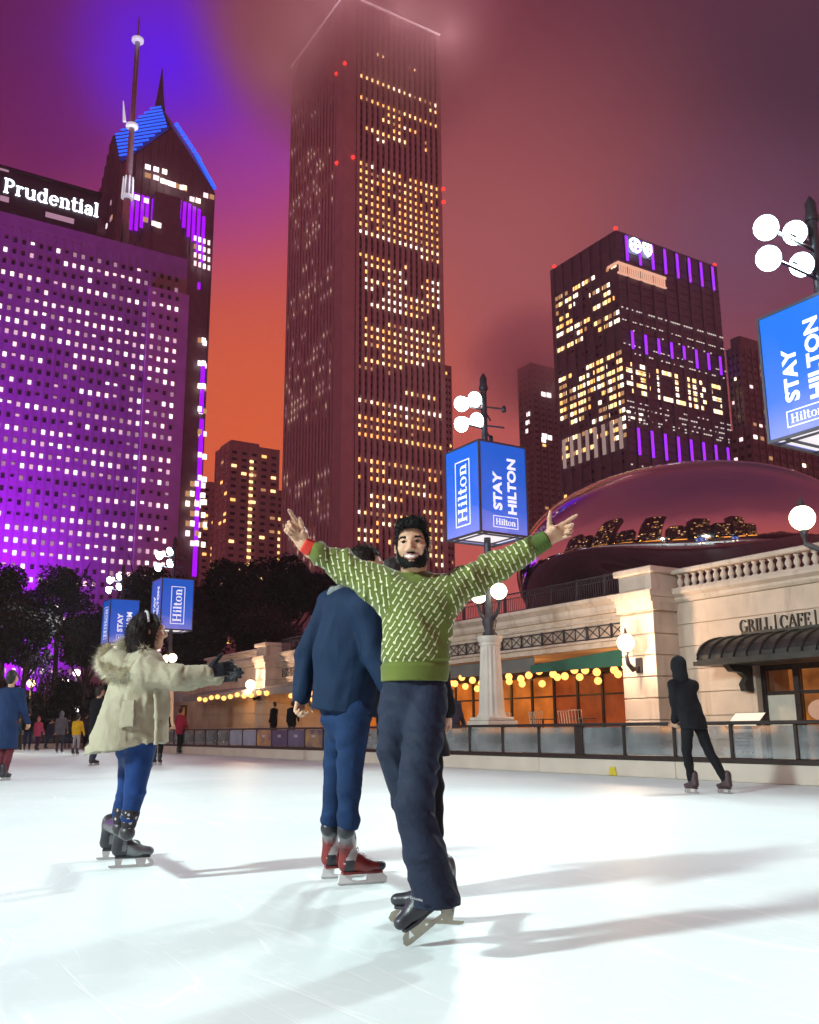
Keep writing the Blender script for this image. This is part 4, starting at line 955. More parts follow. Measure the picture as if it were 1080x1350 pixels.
def light_post(loc, label, w=1.55, faces=('name', 'stay', 'name', 'stay'), side=-1, e=4600, z0=5.85, z1=8.35, base=True, off=(0, 0), col=(.83, 1, .985), rad=.6, go=.44, hx=1.):
    """faces: west, south, east, north."""
    t = thing('light_post', label, 'light post', loc, GA, 'banner light posts round the rink')
    if base:
        MB().box(-.52, .52, -.52, .52, 0, .55).bbox(-.47, .47, -.47, .47, .55, 1.12, .02).bbox(-.42, .42, -.42, .42, 1.12, 1.22, .03).build('plinth', CONC, t)
        MB().lathe([(.39, 1.22), (.37, 1.27), (.335, 1.33), (.255, 3.02)], n=96, flute=16, fd=.085).lathe([(.26, 3.02), (.28, 3.06), (.27, 3.10), (.32, 3.16), (.33, 3.22), (.33, 3.28)], n=32).build('column', CONC, t, smooth='auto')
        b = MB().lathe([(.17, 3.28), (.2, 3.34), (.13, 3.42), (.17, 3.55), (.2, 3.68), (.14, 3.8), (.1, 3.95), (.12, 4.05), (.07, 4.15)], n=20)
        for s in (-1, 1): b.tube([(0, s * .08, 3.72), (0, s * go * .6, 3.80), (0, s * (go - .02), 3.96), (0, s * go, 4.12), (0, s * go, 4.20)], [.06, .055, .05, .05, .09], 8)
        b.build('bracket', iron, t, smooth=True)
        for s in (-1, 1):
            MB().ball((0, s * go, 4.42), .215, 10).build('globe', emis('warm_globe_glass', (1, .80, .52), 9), t, smooth=True)
            MB().lathe([(.1, 4.615), (.06, 4.66), (.035, 4.74), (.005, 4.8)], (0, s * go, 0), 8).build('finial', iron, t)
            lamp('POINT', 'globe_glow', (0, s * go, 4.42), 260, (1, .68, .42), t, .215)
    MB().tube([(0, 0, 3.9), (0, 0, z1 + 2.1)], [.10, .085], 10).lathe([(.12, 0), (.13, .06), (.1, .16), (.1, .34), (.04, .45), (.005, .5)], (0, 0, z1 + 1.75), 12).build('pole', POLE, t, smooth='auto')
    # banner box: four printed panels in a frame, glowing grid underneath
    h = z1 - z0; zc = (z0 + z1) / 2; f = w / 2; fr = MB()
    for sx in (-1, 1):
        for sy in (-1, 1): fr.box(sx * f - .025, sx * f + .025, sy * f - .025, sy * f + .025, z0, z1)
    for z in (z0, z1 - .05):
        for s in (-1, 1): fr.box(-f + .025, f - .025, s * f - .024, s * f + .024, z, z + .05); fr.box(s * f - .024, s * f + .024, -f + .025, f - .025, z, z + .05)
    for s in (-1, 1): fr.tube([(s * f, s * f * 0, z1 - .3), (0, 0, z1 - .3)], .02, 5); fr.tube([(0, s * f, z1 - .3), (0, 0, z1 - .3)], .02, 5)
    bx = fr.build('banner_frame', FRAME, t)
    for face, kind in zip('WSEN', faces):
        if face in 'WE': s = -1 if face == 'W' else 1; p = MB().box(s * f - .008, s * f + .008, -f + .028, f - .028, z0 + .05, z1 - .05)
        else: s = -1 if face == 'S' else 1; p = MB().box(-f + .028, f - .028, s * f - .008, s * f + .008, z0 + .05, z1 - .05)
        p = p.build('banner_panel', BAN, bx)
        on_face(face_art(kind, w - .1, h - .1), face, w, zc).build('banner_lettering', INK, bx)
    br = MB(); bl = emis('banner_underside_light', (1, .93, .98), .95)
    br.box(-f + .03, f - .03, -f + .03, f - .03, z0 + .06, z0 + .07); br.build('underside_panel', bl, bx)
    br = MB()
    for q in (-.33, .33): br.box(q * w - .02, q * w + .02, -f + .03, f - .03, z0 + .015, z0 + .05); br.box(-f + .03, f - .03, q * w - .019, q * w + .019, z0 + .012, z0 + .052)
    br.build('underside_grid', FRAME, bx)
    # floodlight heads on cross arms
    arm = MB()
    for k, z in enumerate((z1 + .62, z1 + 1.16)): arm.tube([(side * .84 * hx, -.1, z), (0, 0, z), (-side * .5, .38, z - .1)], .028, 6); arm.tube([(side * .30 * hx, .1, z + .24), (0, 0, z + .1), (-side * .42, -.35, z)], .024, 6)
    arm.build('cross_arm', POLE, t)
    A = Vector((side, side * .30 if side < 0 else -.05, -.50 if side < 0 else -.60)).normalized()
    for k, (x, y, z) in enumerate(((-.20, .12, z1 + 1.48), (-.80, -.06, z1 + 1.18), (-.18, .08, z1 + .86), (-.84, -.10, z1 + .58))):
        x *= -side * hx; M = Matrix.Translation((x, y, z)) @ A.to_track_quat('Z', 'Y').to_matrix().to_4x4()
        hd = MB().lathe([(.05, -.32), (.10, -.30), (.13, -.16), (.20, -.06), (.225, .0), (.215, .004), (.205, .0)], n=20).xf(M).build('floodlight', POLE, t, smooth='auto')
        MB().lathe([(.208, .006), (.20, .05), (.15, .09), (.08, .115), (.01, .12)], n=18).xf(M).build('lens', LENS, hd, smooth=True)
        if k in (0, 3): lamp('SPOT', 'floodlight_beam', Vector((x, y, z)) + A * .12, e / 2, col, t, rad, Vector((x, y, z)) + A * 5, 128, .8)
    for k, (x, y, z) in enumerate(((.5, .38, z1 + .52), (.42, -.35, z1 + 1.16))):
        MB().lathe([(.02, 0), (.06, .02), (.06, .16), (.02, .2)], (x, y, z - .1), 10).build('camera_dome', POLE, t, smooth=True)
    return t
def gxy(px, Y): p = at(px, 960, Y); return (p.x, p.y, 0)
light_post(gxy(649, 24.9), 'light post with blue Hilton banner box on a fluted stone column behind the sweater man', 1.55, ('name', 'stay', 'name', 'stay'))
light_post((7.19, 15.27, 0), 'light post with the closest STAY HILTON banner box above the entrance canopy', 1.5, ('stay', 'name', 'stay', 'name'), z0=5.62, z1=7.92, go=.80, hx=1.75)
light_post(gxy(219, 47.), 'distant light post whose box shows Hilton above the woman in the parka', 1.6, ('stay', 'name', 'stay', 'name'), e=4000, z0=5.75, z1=8.3)
light_post(gxy(150, 57.), 'distant light post whose box reads STAY WARM', 1.7, ('name', 'warm', 'name', 'warm'), e=4000, z0=6.0, z1=8.65)
light_post((-12.6, -2.2, 0), 'light post on the street side of the rink behind the photographer', 1.6, ('stay', 'name', 'stay', 'name'), side=1, e=19000)
light_post((-23.5, 15., 0), 'light post on the street side of the rink beyond the navy coated skater', 1.6, ('stay', 'name', 'stay', 'name'), side=1, e=8500)

# ------------------------------------------------------------------ park lamps far behind the skaters
def park_lamp(px, py, Y, label, col, s, e=60):
    p = at(px, py, Y); t = thing('park_lamp', label, 'park lamp', (p.x, p.y, 0), 0, 'globe lamps among the dark trees')
    MB().lathe([(.16, 0), (.14, .3), (.07, .5), (.055, p.z - .3)], n=10).build('pole', POLE, t, smooth=True)
    MB().ball((0, 0, p.z), .24, 8).build('globe', emis('park_globe_%d' % s, col, s), t, smooth=True)
    lamp('POINT', 'globe_glow', (0, -.3, p.z), e, col, t, .24)
park_lamp(41, 901, 58, 'amber globe lamp burning among bare branches behind the navy coat', (1, .60, .26), 10, 160)
park_lamp(86, 898, 70, 'small pinkish globe lamp just above the skaters in grey and yellow', (1, .80, .70), 7)
park_lamp(101, 887, 66, 'pale globe lamp beside the fur hood of the woman in the parka', (1, .85, .78), 8)
park_lamp(118, 931, 75, 'low pale globe lamp at the shoulder of the woman in the parka', (1, .85, .8), 8)
park_lamp(103, 934, 62, 'low white lamp right behind the yellow jacket', (1, .92, .85), 9)

# ------------------------------------------------------------------ trees
bark = mat('dark_bark', (.05, .035, .03), .9, 0, .25, 3, .4, 20)
def leaf_material(name, c):
    m, nt, b = nodes_of(name); N_ = nt.nodes; K = nt.links
    tc = N_.new('ShaderNodeTexCoord'); nz = N_.new('ShaderNodeTexNoise'); nz.inputs['Scale'].default_value = .9; nz.inputs['Detail'].default_value = 6; K.new(tc.outputs['Object'], nz.inputs['Vector'])
    rp = N_.new('ShaderNodeValToRGB'); e = rp.color_ramp.elements; e[0].position = .35; e[0].color = (*[v * .5 for v in c], 1); e[1].position = .7; e[1].color = (*[v * 1.5 for v in c], 1); K.new(nz.outputs['Fac'], rp.inputs['Fac']); K.new(rp.outputs[0], b.inputs['Base Color']); b.inputs['Roughness'].default_value = .7
    return m
LEAF = leaf_material('dark_foliage', (.022, .020, .018))
def crown_mesh(seed, n=11500, blobs=26):
    """leaf sized faces in clumps; unit crown: radius 1, height 0..1.6"""
    r = random.Random(seed); mb = MB(); bl = []
    for k in range(blobs):
        a = r.uniform(0, 2 * pi); h = r.uniform(.12, 1.35); rad = .95 * sqrt(max(.05, 1 - ((h - .62) / .95) ** 2)) * r.uniform(.25, .78)
        bl.append((rad * cos(a), rad * sin(a), h, r.uniform(.2, .40)))
    bl.append((0, 0, .7, .5)); bl.append((.05, .1, 1.2, .34))
    for i in range(n):
        x, y, z, q = r.choice(bl); d = Vector((r.gauss(0, 1), r.gauss(0, 1), r.gauss(0, 1))).normalized() * q * r.uniform(.55, 1.06) ** .6
        p = Vector((x, y, z)) + d; s = r.uniform(.024, .056); u = Vector((r.gauss(0, 1), r.gauss(0, 1), r.gauss(0, 1))).normalized(); v = u.orthogonal().normalized()
        mb.add([p - u * s, p + v * s * .6, p + u * s, p - v * s * .6], [(0, 1, 2, 3)])
    return mb
def trunk_mesh(seed, hl=.42):
    """unit: reaches into the crown; scaled by the crown radius"""
    r = random.Random(seed + 50); mb = MB(); mb.tube([(0, 0, -1.6), (.02, .01, -.9), (-.02, .02, -.2), (.01, 0, .5)], [.085, .065, .055, .03], 8)
    for k in range(6):
        a = 2 * pi * k / 6 + r.uniform(-.3, .3); z = r.uniform(-.5, .1); L = r.uniform(.45, .75)
        mb.tube([(0, 0, z), (L * .4 * cos(a), L * .4 * sin(a), z + .3), (L * cos(a), L * sin(a), z + .75)], [.04, .026, .008], 6)
    return mb
TREE = []
def tree(px, top, Y, wpx, label, zb=0., kind=0, rz=0., low=None):
    p = at(px, top, Y); R = wpx / 2 / F * sqrt(Y * Y + p.x ** 2); t = thing('park_tree', label, 'tree', (p.x, p.y, zb), rz, 'dark park trees behind the rink')
    zc = p.z - zb - 1.62 * R * .93                     # crown base above the ground
    zc = max(zc, .5); k = kind % 4
    while len(TREE) <= k:
        s = len(TREE); a = crown_mesh(100 + s).build('crown', LEAF); b = trunk_mesh(s).build('trunk', bark, smooth=True); TREE.append((a, b))
    used = getattr(tree, 'used', set()); tree.used = used
    for src, nm in zip(TREE[k], ('crown', 'trunk')):
        o = src if (k, nm) not in used else bpy.data.objects.new(nm, src.data)
        if (k, nm) in used: COL.objects.link(o)
        used.add((k, nm)); o.parent = t; o.location = (0, 0, zc)
        sz = (p.z - zb - zc) / 1.6
        o.scale = (R, R, sz) if nm == 'crown' else (R, R, max(zc / 1.6, .4))
    return t
tree(14, 748, 62, 96, 'tree at the picture edge under the purple slab tower', kind=0)
tree(84, 744, 64, 100, 'round topped tree standing alone against the purple facade', kind=1, rz=1)
tree(192, 748, 70, 84, 'tree between the STAY WARM box and the Hilton box', kind=2, rz=2)
tree(238, 758, 76, 86, 'tree crown right behind the distant Hilton banner box', kind=3, rz=.5)
tree(318, 738, 80, 116, 'broad dark tree under the apartment tower with the stair strip', zb=3.2, kind=1, rz=3)
tree(382, 731, 84, 118, 'tallest dark tree below the outstretched hand with the red cuff', zb=3.2, kind=0, rz=4)
tree(436, 752, 88, 96, 'dark tree half hidden by the sleeve of the green sweater', zb=3.2, kind=2, rz=5)
tree(278, 770, 86, 80, 'small dark tree in the gap beside the thin violet tower edge', zb=3.2, kind=3, rz=1.5)
tree(40, 800, 54, 92, 'low tree behind the amber lamp with bare lower branches', kind=3, rz=2.4)
tree(118, 806, 60, 90, 'low tree with its crown beside the fur hood', kind=2, rz=3.6)
tree(262, 812, 64, 110, 'low wide tree behind the woman in the parka', kind=1, rz=5.1)
tree(350, 800, 72, 120, 'low wide tree rising over the far balustrade', zb=3.2, kind=3, rz=.2)
tree(-22, 790, 60, 90, 'tree cut by the picture edge behind the navy coat', kind=1, rz=4.4)
def bush(px, Y, h, w, label, k):
    p = gxy(px, Y); t = thing('park_shrub', label, 'shrub', p, k * 1.3, 'shrubs beyond the far end of the rink')
    o = bpy.data.objects.new('foliage', TREE[k % 4][0].data); COL.objects.link(o); o.parent = t; o.scale = (w, w, h / 1.6); o.location = (0, 0, -.1)
    MB().tube([(0, 0, 0), (.02, 0, h * .6)], [.05, .02], 6).build('stem', bark, t)
for k, px in enumerate((-30, 4, 34, 66, 98, 130, 160, 192, 222)):
    bush(px, 60 + (k % 3) * 4, 3.6 + (k % 2), 2.6, 'dark shrub %s beyond the far barrier' % ['at the picture edge', 'behind the navy coat', 'under the amber lamp', 'behind the pink coat', 'behind the grey skater', 'behind the yellow jacket', 'hidden by the fur hood', 'under the STAY WARM box', 'beside the red jacket'][k], k)
def bare_tree(px, Y, h, label, seed):
    p = gxy(px, Y); t = thing('bare_tree', label, 'tree', p, 0); r = random.Random(seed); mb = MB()
    def grow(a, d, L, rad, n):
        b_ = a + d * L; mid = a + d * L * .5 + Vector((r.uniform(-1, 1), r.uniform(-1, 1), r.uniform(-1, 1))) * L * .06
        mb.tube([a, mid, b_], [rad, rad * .85, rad * .65], 5, cap=False)
        if n: [grow(b_, (d + Vector((r.uniform(-1, 1), r.uniform(-1, 1), r.uniform(-.2, .6))) * .62).normalized(), L * r.uniform(.62, .85), rad * .6, n - 1) for _ in range(3)]
    grow(Vector((0, 0, 0)), Vector((0, 0, 1)), h * .3, .11, 5); mb.build('branches', bark, t)
bare_tree(33, 56.5, 5.6, 'bare branched tree lit amber by the globe lamp', 3)
bare_tree(56, 59, 5.2, 'leafless tree between the amber lamp and the pink coat', 8)

# ------------------------------------------------------------------ terrace furniture
deck = sheet('terrace_deck', 3.6, 8.6, 5.4, 29.2, .46, mat('deck_stone', (.20, .17, .15), .7, 0, .15, 1.5), .45)
chairm = mat('chair_pale_metal', (.62, .52, .42), .4, .3, .1, 6); tablem = mat('table_dark_top', (.08, .06, .05), .4, 0, .15, 5)
def patio_chair():
    t = thing('patio_chair', 'x', 'chair'); leg = None
    MB().bbox(-.21, .21, -.21, .21, .44, .47, .008).build('seat', chairm, t)
    for sx in (-.19, .19):
        for sy in (-.19, .19): MB().tube([(sx * 1.12, sy * 1.12, 0), (sx, sy, .44)], .014, 6).build('leg', chairm, t)
    b = MB(); b.tube([(-.2, .2, .47), (-.21, .27, .95), (.21, .27, .95), (.2, .2, .47)], .014, 6)
    for x in (-.1, 0, .1): b.tube([(x, .21, .48), (x, .27, .95)], .008, 5)
    b.build('backrest', chairm, t); return t
spots = [(4.4, 6.2, 2.4, 'pale patio chair facing the red bar light'), (4.9, 7.2, .6, 'pale patio chair in front of the dark mullions'), (4.2, 8.1, 4.0, 'pale patio chair nearest the wide barrier post'), (5.2, 8.9, 1.9, 'pale patio chair at the edge of the orange screens'), (4.4, 9.9, 5.2, 'pale patio chair beside the fluted stone column'), (5.3, 10.8, 3.1, 'pale patio chair half behind the fluted stone column'), (4.5, 20.6, .4, 'pale patio chair behind the poster panels'), (5.0, 22.4, 2.2, 'pale patio chair near the small dark figures')]
c0 = patio_chair()
for k, (x, y, a, lb) in enumerate(spots):
    c = c0 if k == 0 else dup(c0); c.location = PG.L(x, y, .46); c.rotation_euler = (0, 0, a); tag(c, lb, 'chair', 'patio chairs on the terrace')
def patio_table(x, y, lb):
    t = thing('patio_table', lb, 'table', PG.L(x, y, .46), 0, 'patio tables on the terrace')
    MB().lathe([(.38, .72), (.39, .73), (.39, .745), (.02, .746)], n=24).build('table_top', tablem, t); MB().lathe([(.22, 0), (.22, .02), (.03, .05), (.03, .72)], n=14).build('pedestal', iron, t)
patio_table(4.9, 6.7, 'round dark patio table between the chairs by the bar light'); patio_table(4.9, 8.4, 'round dark patio table by the wide barrier post'); patio_table(5.0, 21.5, 'round dark patio table behind the poster panels')
def menu_stand():
    y, z = PG.onx(984, 946, .9); t = thing('menu_stand', 'lit menu lectern with a sloping cream board by the entrance', 'menu stand', PG.L(.9, y, 0), GA)
    MB().bbox(-.05, .05, -.05, .05, 0, .95, .01).bbox(-.2, .2, -.2, .2, 0, .03, .01).build('post', bronze, t)
    M = Matrix.Translation((0, 0, 1.03)) @ Matrix.Rotation(radians(-38), 4, 'Y')
    MB().bbox(-.21, .21, -.36, .36, -.03, .03, .01).xf(M).build('tray', bronze, t)
    MB().box(-.18, .18, -.33, .33, .031, .036).xf(M).build('menu_page', emis('menu_page_light', (1, .86, .62), .7, base=(.7, .65, .55)), t)
menu_stand()
def easel():
    y, z = PG.onx(981, 985, .7); t = thing('notice_easel', 'white notice sheets on a folding easel behind the barrier glass', 'easel', PG.L(.7, y, 0), GA)
    MB().tube([(-.02, -.18, 0), (.02, -.05, .45), (.03, .1, .9)], .016, 6).build('leg', iron, t); MB().tube([(-.02, .18, 0), (.02, .05, .45), (.03, -.1, .9)], .016, 6).build('leg', iron, t)
    MB().tube([(.35, 0, 0), (.03, 0, .9)], .016, 6).build('leg', iron, t)
    paper = mat('notice_paper', (.70, .64, .58), .7, 0, .05)
    s = MB().bbox(-.03, -.015, -.24, .24, .50, .88, .004).build('sheet', paper, t); MB().bbox(-.03, -.015, -.25, .25, .30, .46, .004).build('sheet', paper, t)
    q = MB()
    for k, (w, z) in enumerate(((.05, .8), (.13, .72), (.15, .66), (.11, .60))): q.box(-.034, -.0305, -w, w, z - .012, z + .012)
    q.build('printed_lines', mat('notice_ink', (.2, .14, .12), .7), s)
easel()

for k, (x, y) in enumerate(((-60, -60), (-58, -38), (-62, -18), (-57, 4), (-60, 26), (-63, 48), (-58, 70), (-61, 92))):
    q = PG.L(x, y); t = thing('street_tree', 'dark street tree %s seen only in the mirrored sculpture' % ['far to the south', 'south of the photographer', 'behind the photographer', 'opposite the entrance', 'opposite the terrace', 'opposite the poster panels', 'north of the posters', 'far to the north'][k], 'tree', (q.x, q.y, 0), k * 1.1, 'street trees seen in the mirror')
    o = bpy.data.objects.new('crown', TREE[k % 4][0].data); COL.objects.link(o); o.parent = t; R = 5 + k % 3; o.scale = (R, R, R * 1.1); o.location = (0, 0, 3)
    o = bpy.data.objects.new('trunk', TREE[k % 4][1].data); COL.objects.link(o); o.parent = t; o.scale = (R * .8, R * .8, 2.2); o.location = (0, 0, 3.4)
for k in range(9):
    q = PG.L(-50, -66 + k * 18); t = thing('street_lamp', 'amber street lamp %s across the street' % ['first', 'second', 'third', 'fourth', 'fifth', 'sixth', 'seventh', 'eighth', 'ninth'][k], 'street lamp', (q.x, q.y, 0), 0, 'amber street lamps seen in the mirror')
    MB().lathe([(.14, 0), (.08, .6), (.06, 7.6)], n=8).tube([(0, 0, 7.6), (.8, .2, 8.1), (1.8, .4, 8.1)], .06, 6).build('pole', POLE, t); MB().ball((1.9, .42, 7.95), .45, 8, sq=(1, 1, .55)).build('lantern', emis('amber_street_lantern', (1, .42, .08), 40), t, smooth=True)
# ------------------------------------------------------------------ figures: smooth blended volumes turned into one surface each
def V3(*a): return np.array(a, dtype=np.float64)
def nrm(v): v = np.asarray(v, float); return v / np.linalg.norm(v)
def rc(a, b, ra, rb, k=.02, fl=None, f=1.): return ('rc', np.asarray(a, float), np.asarray(b, float), ra, rb, k, None if fl is None else nrm(fl), f)
def el(c, r, k=.02, R=None): return ('el', np.asarray(c, float), np.asarray(r, float), k, R)
def chain(pts, rs, k=.02, fl=None, f=1.): return [rc(pts[i], pts[i + 1], rs[i], rs[i + 1], k, fl, f) for i in range(len(pts) - 1)]
def prim_box(p):
    if p[0] == 'rc':
        m = max(p[3], p[4]); return np.minimum(p[1], p[2]) - m, np.maximum(p[1], p[2]) + m
    m = p[2].max(); return p[1] - m, p[1] + m
def prim_d(p, X, Y, Z):
    if p[0] == 'rc':
        _, a, b, ra, rb, k, fl, f = p; d = b - a; L = max(d.dot(d), 1e-9)
        x, y, z = X - a[0], Y - a[1], Z - a[2]; h = np.clip((x * d[0] + y * d[1] + z * d[2]) / L, 0, 1)
        x = x - h * d[0]; y = y - h * d[1]; z = z - h * d[2]
        if fl is not None:
            q = (x * fl[0] + y * fl[1] + z * fl[2]) * (1 / f - 1); x = x + q * fl[0]; y = y + q * fl[1]; z = z + q * fl[2]
        return np.sqrt(x * x + y * y + z * z) - (ra + (rb - ra) * h)
    _, c, r, k, R = p; x, y, z = X - c[0], Y - c[1], Z - c[2]
    if R is not None: x, y, z = (R[0][i] * x + R[1][i] * y + R[2][i] * z for i in range(3))
    k0 = np.sqrt((x / r[0]) ** 2 + (y / r[1]) ** 2 + (z / r[2]) ** 2) + 1e-9; k1 = np.sqrt((x / r[0] ** 2) ** 2 + (y / r[1] ** 2) ** 2 + (z / r[2] ** 2) ** 2) + 1e-9
    return k0 * (k0 - 1) / k1
class Field:
    def __init__(s, lo, hi, h):
        s.lo = np.asarray(lo, float) - 3 * h; s.h = h; s.n = np.ceil((np.asarray(hi) - s.lo) / h).astype(int) + 4
        s.phi = np.full(s.n, .3, np.float32)
    def sub(s, lo, hi):
        a = np.clip(np.floor((lo - s.lo) / s.h).astype(int), 0, s.n); b = np.clip(np.ceil((hi - s.lo) / s.h).astype(int) + 1, 0, s.n)
        sl = tuple(slice(a[i], b[i]) for i in range(3))
        g = [(s.lo[i] + s.h * np.arange(a[i], b[i])).astype(np.float32) for i in range(3)]
        return sl, g[0][:, None, None], g[1][None, :, None], g[2][None, None, :]
    def add(s, p, carve=False):
        k = p[5] if p[0] == 'rc' else p[3]; lo, hi = prim_box(p); m = k + 3 * s.h; sl, X, Y, Z = s.sub(lo - m, hi + m)
        if 0 in s.phi[sl].shape: return
        d = prim_d(p, X, Y, Z).astype(np.float32); c = s.phi[sl]
        if carve: t = np.maximum(k - np.abs(c + d), 0) / k; s.phi[sl] = np.maximum(c, -d) + t * t * k * .25
        else: t = np.maximum(k - np.abs(c - d), 0) / k; s.phi[sl] = np.minimum(c, d) - t * t * k * .25
    def cut(s, pt, n):
        sl, X, Y, Z = s.sub(s.lo - 1, s.lo + s.h * s.n + 1); n = nrm(n)
        s.phi = np.maximum(s.phi, ((X - pt[0]) * n[0] + (Y - pt[1]) * n[1] + (Z - pt[2]) * n[2]).astype(np.float32))
    def mesh(s):
        P = s.phi; P[0] = P[-1] = .3; P[:, 0] = P[:, -1] = .3; P[:, :, 0] = P[:, :, -1] = .3
        ins = P < 0; c = np.zeros(np.array(P.shape) - 1, np.int8)
        for i in (0, 1):
            for j in (0, 1):
                for k in (0, 1): c += ins[i:c.shape[0] + i, j:c.shape[1] + j, k:c.shape[2] + k]
        act = (c > 0) & (c < 8); co = np.argwhere(act); idx = np.full(c.shape, -1, np.int64); idx[act] = np.arange(len(co))
        acc = np.zeros((len(co), 3)); cnt = np.zeros(len(co)); cor = [(i, j, k) for i in (0, 1) for j in (0, 1) for k in (0, 1)]
        for a in cor:
            for ax in range(3):
                if a[ax]: continue
                b = list(a); b[ax] = 1
                va = P[co[:, 0] + a[0], co[:, 1] + a[1], co[:, 2] + a[2]]; vb = P[co[:, 0] + b[0], co[:, 1] + b[1], co[:, 2] + b[2]]
                m = (va < 0) != (vb < 0); t = va[m] / (va[m] - vb[m]); q = np.tile(np.array(a, float), (m.sum(), 1)); q[:, ax] += t; acc[m] += q; cnt[m] += 1
        V = s.lo + s.h * (co + acc / cnt[:, None]); Fs = []
        for ax in range(3):
            o1, o2 = [(1, 2), (2, 0), (0, 1)][ax]; sl0 = [slice(None)] * 3; sl1 = [slice(None)] * 3; sl0[ax] = slice(0, -1); sl1[ax] = slice(1, None)
            A = ins[tuple(sl0)]; B = ins[tuple(sl1)]
            for (m, flip) in ((A & ~B, False), (~A & B, True)):
                e = np.argwhere(m); e = e[(e[:, o1] > 0) & (e[:, o2] > 0)]
                q = []
                for (u, v) in ((0, 0), (1, 0), (1, 1), (0, 1)): w = e.copy(); w[:, o1] -= 1 - u; w[:, o2] -= 1 - v; q.append(idx[w[:, 0], w[:, 1], w[:, 2]])
                q = np.stack(q if not flip else q[::-1], 1); Fs.append(q[(q >= 0).all(1)])
        return V, np.concatenate(Fs)
def volume(prims, h, carve=(), cuts=(), after=()):
    bx = [prim_box(p) for p in prims]; lo = np.min([b[0] for b in bx], 0); hi = np.max([b[1] for b in bx], 0)
    f = Field(lo, hi, h)
    for p in prims: f.add(p)
    for p in carve: f.add(p, True)
    for c in cuts: f.cut(*c)
    for p in after: f.add(p)
    return f
def relax(V, Q, n):
    for _ in range(n):
        acc = np.zeros_like(V); cnt = np.zeros(len(V))
        for a in range(4): b = Q[:, (a + 1) % 4]; np.add.at(acc, Q[:, a], V[b]); np.add.at(cnt, Q[:, a], 1); np.add.at(acc, b, V[Q[:, a]]); np.add.at(cnt, b, 1)
        V = V + .5 * (acc / np.maximum(cnt, 1)[:, None] - V)
    return V
def skinned(name, parts, mats, parent, root, disp=None, smooth=1, matfn=None, attrs=None, label=None):
    """parts: list of Fields joined in one mesh object."""
    VS, QS, o = [], [], 0
    for f in parts:
        V, Q = f.mesh(); V = relax(V, Q, smooth); VS.append(V); QS.append(Q + o); o += len(V)
    V = np.concatenate(VS); Q = np.concatenate(QS)
    me = bpy.data.meshes.new(name); me.from_pydata((V - root).tolist(), [], Q.tolist()); me.update()
    if disp is not None:
        n = np.zeros(len(V) * 3); me.vertices.foreach_get('normal', n); n = n.reshape(-1, 3)
        W = V + n * disp(V)[:, None]; me.vertices.foreach_set('co', (W - root).ravel()); me.update()
    ms = mats if isinstance(mats, (list, tuple)) else [mats]
    for m in ms: me.materials.append(m)
    if matfn is not None:
        C = V[Q].mean(1); me.polygons.foreach_set('material_index', matfn(C).astype(np.int32))
    if attrs:
        for k, fn in attrs.items():
            a = me.attributes.new(k, 'FLOAT', 'POINT'); a.data.foreach_set('value', fn(V).astype(np.float32))
    me.polygons.foreach_set('use_smooth', [True] * len(Q)); me.update()
    ob = bpy.data.objects.new(name, me); COL.objects.link(ob); ob.parent = parent
    if label: ob['label'] = label
    return ob
def strands(src, n, ln, wd, m, parent, seed=0, droop=.4, region=None, name='strands'):
    """fine tapering hairs standing on a surface, kept in the same object as the surface"""
    me = src.data; k = len(me.vertices); co = np.zeros(k * 3); no = np.zeros(k * 3); me.vertices.foreach_get('co', co); me.vertices.foreach_get('normal', no); co = co.reshape(-1, 3); no = no.reshape(-1, 3)
    r = np.random.RandomState(seed); i = r.randint(0, k, n); b = co[i] + r.normal(size=(n, 3)) * .0015; d = no[i] + r.normal(size=(n, 3)) * .75; d[:, 2] -= droop * r.rand(n); d /= np.linalg.norm(d, axis=1)[:, None]
    s = np.cross(d, r.normal(size=(n, 3))); s /= np.linalg.norm(s, axis=1)[:, None]; L = ln * (.5 + r.rand(n))[:, None]; bend = r.normal(size=(n, 3)) * L * .35
    P = np.stack([b - s * wd, b + s * wd, b + d * L * .5 + bend * .3 + s * wd * .8, b + d * L * .5 + bend * .3 - s * wd * .8, b + d * L + bend], 1).reshape(-1, 3); q = np.arange(n)[:, None] * 5
    F = (q + np.array([[0, 1, 2, 3]])).tolist() + (q + np.array([[3, 2, 4]])).tolist()
    bm = bmesh.new(); bm.from_mesh(me); vs = [bm.verts.new(p) for p in P]; [bm.faces.new([vs[j] for j in f]) for f in F]; bm.to_mesh(me); bm.free(); me.update()
def folds(amp, freq, seed=0, d=None):
    r = np.random.RandomState(seed); K = [(nrm(r.normal(size=3)) if d is None else nrm(np.asarray(d) + r.normal(size=3) * .35)) * freq * (.6 + .9 * r.rand()) for _ in range(6)]; ph = r.rand(6) * 6.28; W = [r.normal(size=3) * freq * .35 for _ in range(3)]
    def fn(V):
        w = sum(np.sin(V @ q + i) for i, q in enumerate(W)) * .8; s = 0
        for i, q in enumerate(K): s = s + (1 - 2 * np.abs(np.sin((V @ q + ph[i] + w) * .5))) / 3.0
        return amp * s
    return fn
